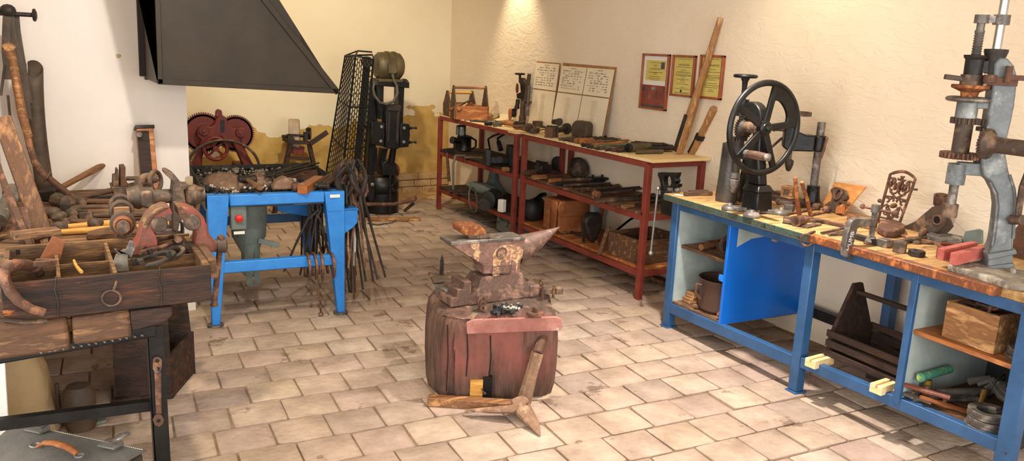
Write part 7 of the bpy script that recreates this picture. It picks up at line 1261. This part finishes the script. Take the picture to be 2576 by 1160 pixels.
m.add([p for r_ in rows_ for p in r_], [(j*(K+1)+k, j*(K+1)+k+1, (j+1)*(K+1)+k+1, (j+1)*(K+1)+k) for j in range(7) for k in range(K)])
o = part('sheet', m, 'leather_dark', t, smooth=60); sm = o.modifiers.new('thick', 'SOLIDIFY'); sm.thickness = .006
t = thing('wall_spike', 'long iron spike driven into the corner of the wall', 'spike', aty(40, 38, 4.9), 0, world=True); part('shank', M().cyl(V((XJ, 4.72, aty(0, 33, 4.75).z)), aty(86, 38, 4.75), .011), 'iron_dark', t); part('head', M().lathe([(.03, -.004), (.032, .004), (.02, .01)], aty(86, 38, 4.75), (1, -.2, 0), 14), 'iron_dark', t)
t = thing('iron_strap', 'looped iron straps hanging from the wall spike', 'strap', aty(30, 200, 4.74), 0, world=True)
for k, pts in enumerate((((18, 30), (16, 70), (14, 130), (22, 200)), ((24, 34), (30, 80), (40, 130), (58, 180), (70, 300)), ((38, 34), (42, 80), (52, 140), (64, 210), (72, 260)))): part('strap', M().tube([aty(u, v, 4.72+.02*k) for u, v in pts], .02, 6, flat=.25, up=(0, 1, 0)), 'leather_dark', t)
part('knot', M().ell(aty(20, 26, 4.72), (.035, .03, .03), 10, 6), 'iron_dark', t)
for k, (a, b, y0, y1) in enumerate((((-6, 412), (66, 585), 3.5, 3.4), ((2, 438), (92, 604), 3.45, 3.35), ((60, 520), (86, 606), 3.42, 3.36))): one('iron_bar', ('rear', 'middle', 'short')[k]+' rusty flat bar leaning at the left edge of the bench', 'bar', M().beam(aty(a[0], a[1], y0), V((aty(b[0], b[1], y1).x, y1, LB+.003)), .02, .012, up=Y), 'iron_rust', bev=.001)
for k, (a, b) in enumerate((((12, 165), (2, 240)), ((20, 240), (46, 508)))): one('leather_strap', ('upper', 'lower')[k]+' dark strap hanging at the white plaster edge', 'strap', M().tube([aty(a[0], a[1], 4.6), aty((a[0]+b[0])/2, (a[1]+b[1])/2, 4.6), aty(b[0], b[1], 4.6)], .02, 6, flat=.3), 'leather_dark')
one('iron_socket', 'thick iron socket bar lying at the far left of the bench', 'bar', M().lathe([(.03, 0), (.034, .0), (.034, .2), (.042, .205), (.042, .23), (.02, .235)], aty(-4, 555, 4.0), aty(26, 500, 4.15)-aty(-4, 555, 4.0), 16), 'iron_grey')
for k in range(3): one('dusty_beam', ('front', 'middle', 'rear')[k]+' dusty timber block stepping back at the left bench edge', 'block', M().box((0, 0, .045-.006*k), (.12-.012*k, .15, .09-.012*k), -.5), 'wood_old', bev=.006, loc=V((-.13+.012*k, 3.3+.17*k, LB+.002)))
one('iron_shackle', 'iron shackle ring beside the foot of the leaning plank', 'shackle', M().torus(atz(70, 604, LB+.03), .03, .009, (.6, -.6, .3), 18, 8), 'iron_dark')
for k, (u, v) in enumerate(((126, 590), (134, 592))): one('thin_lath', ('left', 'right')[k]+' thin upright strip at the foot of the leaning plank', 'strip', M().slab([V((aty(u-2, v+10, 3.5).x, 3.5, LB+.001)), V((aty(u+6, v+8, 3.5).x, 3.5, LB+.001)), aty(u-8, v-36, 3.5), aty(u-13, v-34, 3.5)], (0, .03, 0)), 'wood_dark', bev=.001)
for k, (u, v) in enumerate(((150, 560), (150, 585), (135, 548), (240, 575))): one('iron_lump', ('upper', 'lower', 'square', 'rounded')[k]+' small dusty iron piece among the hammer heads', 'iron piece', M().ell((0, 0, .025), (.035, .03, .025), 10, 6).jit(.008, 20, k), 'iron_brown', loc=atz(u, v, LB))
# on the floor under the bench
t = thing('wooden_hopper', 'dark wooden hopper box with sloping open top under the bench', 'hopper', V((.36, 3.92, 0)), 0, world=True); A_, B_, C_, D_ = V((.2, 3.83, 0)), V((.43, 3.77, 0)), V((.575, 4.03, 0)), V((.35, 4.1, 0))
part('panel', M().slab([A_, B_, B_+Z*.5, A_+V((.04, 0, .5)), A_+V((.0, 0, .2))], (.004, .016, 0)), 'wood_dark', t, bev=.002); part('panel', M().slab([D_, C_, C_+V((-.02, 0, .34)), C_+V((-.03, 0, .5)), D_+Z*.5], (-.004, -.016, 0)), 'wood_dark', t, bev=.002); part('side_panel', M().slab([B_, C_, C_+Z*.215, B_+Z*.2], (-.015, .006, 0)), 'wood_box', t, bev=.002, label='worn side board with open top'); part('side_panel', M().slab([A_, D_, D_+Z*.3, A_+Z*.3], (.015, 0, 0)), 'wood_dark', t); part('base_board', M().slab([A_+V((-.02, -.03, 0)), B_+V((0, -.02, 0)), C_, D_], (0, 0, .02)), 'wood_dark', t, bev=.002)
mp_ = atz(205, 1075, 0); t = thing('iron_barrel', 'round brown iron pump barrel standing on the floor under the bench', 'barrel', mp_, 0, world=True)
part('barrel', M().lathe([(.055, 0), (.06, .01), (.06, .1), (.064, .105), (.062, .16), (.045, .19), (.0, .2)], mp_, n=24), 'leather_dark', t); part('rod', M().cyl(mp_+V((-.075, .03, .02)), mp_+V((-.078, .03, .2)), .009).cyl(mp_+V((-.078, .03, .16)), mp_+V((-.05, .02, .165)), .006), 'iron_brown', t)
one('tin_plate', 'small grey tin lid lying on the floor beside the barrel', 'lid', M().box((0, 0, .008), (.05, .04, .014)), 'grey_green', bev=.003, loc=atz(250, 1066, 0)+Z*.003, rot=.2)
one('white_board', 'flaking white painted board standing at the far left', 'board', M().slab([aty(-30, 905, 3.25), aty(12, 900, 3.25), aty(24, 1092, 3.25), aty(-30, 1100, 3.25)], (0, .03, 0)), 'white_paint', bev=.003)
for k in range(4): one('brick', '%s brick of the pile against the wall under the bench' % ('lower left', 'lower right', 'upper left', 'upper right')[k], 'brick', M().box((0, 0, .04), (.27, .13, .075)).jit(.004, 9, k), 'brick_old', bev=.008, loc=V((.02+.28*(k % 2)*1.0+(.05 if k > 1 else 0), 4.92, .003+.08*(k//2))))
# grey satchel in the foreground
SB = V((.045, 2.8, 0)); ua, ub = V((.687, -.727, 0)), V((-.727, -.687, 0)); SZ = .345
t = thing('grey_satchel', 'grey leather satchel with brown handle in the left foreground', 'satchel', SB, 0, world=True)
def sw_(a, b, z): return SB+ua*a+ub*b+Z*z
part('body', M().hexa([sw_(-.24, .0, 0), sw_(.24, 0, 0), sw_(.24, .19, 0), sw_(-.24, .19, 0), sw_(-.235, .0, SZ-.02), sw_(.235, 0, SZ-.02), sw_(.235, .19, SZ-.05), sw_(-.235, .19, SZ-.05)]), 'leather_black', t, bev=.012)
part('flap', M().slab([sw_(-.245, -.006, SZ-.012), sw_(.245, -.006, SZ-.012), sw_(.245, .07, SZ), sw_(.245, .2, SZ-.035), sw_(-.245, .2, SZ-.035), sw_(-.245, .07, SZ)], (0, 0, -.006)).hexa([sw_(-.245, .2, SZ-.15), sw_(.245, .2, SZ-.15), sw_(.245, .208, SZ-.15), sw_(-.245, .208, SZ-.15), sw_(-.245, .2, SZ-.035), sw_(.245, .2, SZ-.035), sw_(.245, .208, SZ-.035), sw_(-.245, .208, SZ-.035)]), 'leather_grey', t, bev=.004)
m = M()
for k in range(60): a = -.24+.008*k; m.box(sw_(a, .004, SZ-.009), (.005, .0015, .0012), Matrix.Rotation(math.atan2(ua.y, ua.x), 3, 'Z'))
part('stitching', m, 'paper', t)
for a in (-.155, .14):
    part('clasp_tab', M().hexa([sw_(a-.03, .01, SZ-.004), sw_(a+.03, .01, SZ-.004), sw_(a+.035, .06, SZ+.004), sw_(a-.035, .06, SZ+.004), sw_(a-.028, .01, SZ+.014), sw_(a+.028, .01, SZ+.014), sw_(a+.03, .06, SZ+.01), sw_(a-.03, .06, SZ+.01)]), 'leather_grey', t, bev=.003); part('clasp', M().tube([sw_(a+.004, .022, SZ+.012), sw_(a+.006, -.006, SZ+.02), sw_(a+.008, -.034, SZ+.014)], [.012, .013, .01], 8, flat=.55), 'steel', t); part('clasp_plate', M().box(sw_(a, .03, SZ+.015), (.045, .022, .004), Matrix.Rotation(math.atan2(ua.y, ua.x), 3, 'Z')), 'iron_grey', t)
part('handle', M().tube([sw_(-.07, .115, SZ-.0), sw_(-.04, .115, SZ+.018), (sw_(0, .118, SZ+.026)), sw_(.05, .118, SZ+.022), sw_(.085, .115, SZ+.004)], [.009, .012, .013, .013, .011], 10, flat=.6), 'leather_tan', t, label='brown stitched carrying handle'); part('handle_ring', M().torus(sw_(-.085, .112, SZ-.002), .014, .003, (0, 0, 1), 16, 6), 'steel', t); part('handle_ring', M().torus(sw_(.09, .112, SZ-.004), .012, .003, (0, 0, 1), 16, 6), 'steel', t)
# ------------------------------------------------------------------ sheet-metal smoke hood on the pier
HF = 4.45
t = thing('smoke_hood', 'large dark sheet-metal smoke hood hanging above the forge', 'smoke hood', V((.95, 4.75, 1.36)), 0, world=True)
hp_ = lambda u, v, y=HF: aty(u, v, y)
bl, br = hp_(397, 211), hp_(850, 234); dirv = (br-hp_(665, 0)); top_r = br-dirv*((br.z-CEI)/dirv.z); tl_ = V((bl.x+.02, HF, CEI))
face = [bl, br, top_r, tl_]
part('face_sheet', M().slab(face, (0, .006, 0)), 'hood', t)
part('slanted_sheet', M().slab([br, br+V((0, .57, 0)), top_r+V((0, .57, 0)), top_r], (-.006, 0, -.004)), 'hood', t)
part('side_sheet', M().slab([bl, bl+V((.0, YP-HF, 0)), V((bl.x+.02, YP, CEI)), tl_], (.006, 0, 0)), 'hood', t)
part('rim', M().beam(bl+V((0, -.004, .012)), br+V((0, -.004, .01)), .012, .028).beam(br+V((.0, -.004, 0)), top_r+V((0, -.004, 0)), .012, .032, up=X).beam(bl+V((.012, -.004, 0)), tl_+V((.012, -.004, 0)), .012, .024, up=X), 'hood', t, bev=.002, label='folded dark rim of the hood')
part('flange', M().beam(bl+V((-.012, YP-HF-.02, .01)), V((bl.x+.008, YP-.02, CEI)), .035, .03, up=X), 'hood', t)
part('inner_rim', M().bx(bl.x, br.x-.02, HF+.55, HF+.57, bl.z-.01, bl.z+.04), 'hood', t)
part('wire', M().cyl(hp_(850, 234), hp_(905, 237), .003), 'iron_dark', t)
# ------------------------------------------------------------------ charts and certificates on the right wall (s: from far to near = -y)
def wallsheet(y0, y1, z0, z1, x): return lambda a, b: V((x, y0+(y1-y0)*a, z0+(z1-z0)*b))
def chart(label, y0, y1, cols, split, lean, seed, edge):
    t = thing('tool_chart', label, 'chart', V((3.92, (y0+y1)/2, .972)), 0, world=True); zT = 1.53
    bx0, bx1 = XW-.012-lean, XW-.008
    def P(a, b, o=0.0): return V((bx0+(bx1-bx0)*b-.006-o, y0+(y1-y0)*a, .972+(zT-.972)*b))
    part('board', M().slab([P(0, 0, -.006), P(1, 0, -.006), P(1, 1, -.006), P(0, 1.01, -.006)], (.006, 0, 0)), 'board_brown', t, label='brown hardboard backing')
    rr = random.Random(seed); W = 1.0/cols
    for c in range(cols):
        a0, a1 = c*W+.008, (c+1)*W-(.008 if c == cols-1 else .004)
        for (b0, b1, full) in ((.005, split-.012, False), (split+.004, .965 if cols > 1 else .985, True)):
            sh = part('paper_sheet', M().slab([P(a0, b0), P(a1, b0), P(a1, b1), P(a0, b1)], (-.0012, 0, 0)), 'paper', t)
            m = M()
            def mark(a, b, w, h): m.slab([P(a-w/2, b-h/2, .0016), P(a+w/2, b-h/2, .0016), P(a+w/2, b+h/2, .0016), P(a-w/2, b+h/2, .0016)], (-.0004, 0, 0))
            if full:
                mark((a0+a1)/2, b1-.03, W*.2, .006); nr, nc = 8, 7
                for i in range(nr):
                    for j in range(nc):
                        a = a0+(a1-a0)*(.12+.8*j/nc)+rr.uniform(-.01, .01)*W; b = b1-.07-(b1-b0-.1)*i/nr
                        if rr.random() < .22: continue
                        k = rr.random()
                        if k < .35: mark(a, b, W*.075, .005); mark(a+W*.025, b-.006, W*.014, .014)
                        elif k < .6: mark(a, b, W*.009, .034); mark(a+W*.03, b, W*.009, .03); mark(a+W*.055, b+.004, W*.009, .024)
                        elif k < .72: mark(a, b, W*.09, .009)
                        else: mark(a, b, W*.05, .003); mark(a-W*.025, b-.008, W*.008, .018); mark(a+W*.03, b-.006, W*.007, .014)
                part('tool_drawings', m, 'ink', sh)
            else:
                for i in range(24): mark(a0+(a1-a0)*.5, b1-.06-(b1-b0-.12)*i/24, W*rr.uniform(.1, .24), .004)
                part('text_lines', m, 'ink_soft', sh)
chart('narrow paper tool chart leaning on the wall next to the small drill', 6.38, 5.99, 1, .57, .05, 3, 0)
chart('wide two-column paper tool chart leaning on the wall', 5.95, 5.19, 2, .57, .08, 8, 1)
def certificate(label, y0, y1, z0, z1, kind):
    t = thing('framed_certificate', label, 'framed certificate', V((XW, (y0+y1)/2, (z0+z1)/2)), 0, world=True); w = .016; m = M()
    for a, b, c, d in ((y1, y0, z0, z0+w), (y1, y0, z1-w, z1), (y0-w, y0, z0, z1), (y1, y1+w, z0, z1)): m.bx(XW-.028, XW-.002, min(a, b), max(a, b), c, d)
    part('frame', m, 'frame_wood', t, bev=.004); xs = XW-.012
    def sheet(name, a, b, c, d, mt, o=0.0, par=None): return part(name, M().bx(xs-o-.002, xs-o, b, a, c, d), mt, par or t)
    H = z1-z0; lines = M(); cy = (y0+y1)/2
    def ln(y, z, wd, h=.0022): lines.bx(xs-.0052, xs-.0048, y-wd/2, y+wd/2, z, z+h)
    if kind == 1:
        zm = z0+H*.44; sheet('mount', y0-w, y1+w, zm, z1-w, 'paper_white'); ys0, ys1 = y0-w-.03, y1+w+.02; sh = sheet('document', ys0, ys1, zm+.035, z1-w-.03, 'paper_yellow', .002)
        zt = z1-w-.03
        for k, (q, wd) in enumerate(((.018, .12), (.035, .05), (.045, .03), (.058, .1), (.066, .14), (.088, .17), (.092, .05), (.102, .04), (.118, .12), (.13, .14), (.142, .1))): ln(cy, zt-q, wd)
        part('lettering', lines, 'ink', sh); sheet('portrait', ys1+.05, ys1+.012, zt-.06, zt-.012, 'photo_dark', .0045, sh)
        ph = sheet('photograph', y0-w, y1+w, z0+w, zm, 'photo_red'); m = M(); m2 = M()
        for k in range(13):
            y = y0-w-.03-k*.017; m.slab([V((xs-.0026, y, z0+.075)), V((xs-.0026, y-.004, z0+.075)), V((xs-.0026, y-.006+.003*(k % 3), z0+.14)), V((xs-.0026, y-.002, z0+.14))], (-.0004, 0, 0))
        m.bx(xs-.003, xs-.0026, cy-.03, cy+.03, zm-.034, zm-.012); m.bx(xs-.003, xs-.0026, y1+.025, y1+.06, z0+.035, z0+.05)
        part('pictured_tools', m, 'iron_grey', ph); m2.bx(xs-.003, xs-.0026, y1+w, y0-w, z0+w, z0+w+.018); m2.bx(xs-.003, xs-.0026, y0-w-.03, y0-w-.005, zm-.05, zm-.01).bx(xs-.003, xs-.0026, y1+w+.005, y1+w+.03, zm-.05, zm-.01); part('pictured_shadow', m2, 'photo_dark', ph)
    else:
        sh = sheet('document', y0-w, y1+w, z0+w, z1-w, 'paper_yellow'); xs += .002; zt = z1-w; title = M()
        textm(title, 'VYSVĚDČENÍ' if kind == 2 else 'TOVARYŠSKÝ', V((xs-.0048, cy-(.0 if kind == 2 else .02), zt-.058)), -Y, Z, .019 if kind == 2 else .017, .0004)
        part('title', title, 'ink', sh)
        if kind == 2:
            for q, wd in ((.012, .14), (.026, .01), (.068, .15), (.088, .06), (.1, .13), (.108, .15), (.12, .16), (.126, .16), (.132, .06), (.145, .03), (.152, .13), (.16, .05), (.172, .05), (.185, .12), (.208, .05), (.218, .15), (.244, .15), (.25, .15)): ln(cy, zt-q, wd)
            sl = M().lathe([(.004, 0), (.01, 0), (.01, .0006), (.004, .0006)], (xs-.0046, cy+.01, zt-.232), (-1, 0, 0), 12); part('seal', sl, 'ink', sh)
        else:
            for q, wd in ((.012, .1), (.08, .06), (.098, .14), (.12, .15), (.13, .15), (.138, .15), (.15, .08), (.172, .1), (.186, .15), (.2, .12), (.215, .04), (.226, .06)): ln(cy-.01, zt-q, wd)
        part('lettering', lines, 'ink', sh)
    part('glass_edge', M().bx(XW-.0125, XW-.0118, y1+.004, y0-.004, z0+.004, z1-.004), 'board_brown', t)
certificate('tallest frame with certificate above a photograph of tools', 4.858, 4.558, 1.242, 1.646, 1)
certificate('framed yellow certificate in the middle of the three', 4.52, 4.288, 1.358, 1.646, 2)
certificate('framed yellow certificate half hidden by the wooden pole', 4.238, 4.016, 1.362, 1.655, 3)
# ceiling spots (above the picture)
for k, p in enumerate(((3.72, 6.75), (3.35, 3.35), (1.9, 5.6), (2.2, 3.2), (.8, 2.2))):
    pass
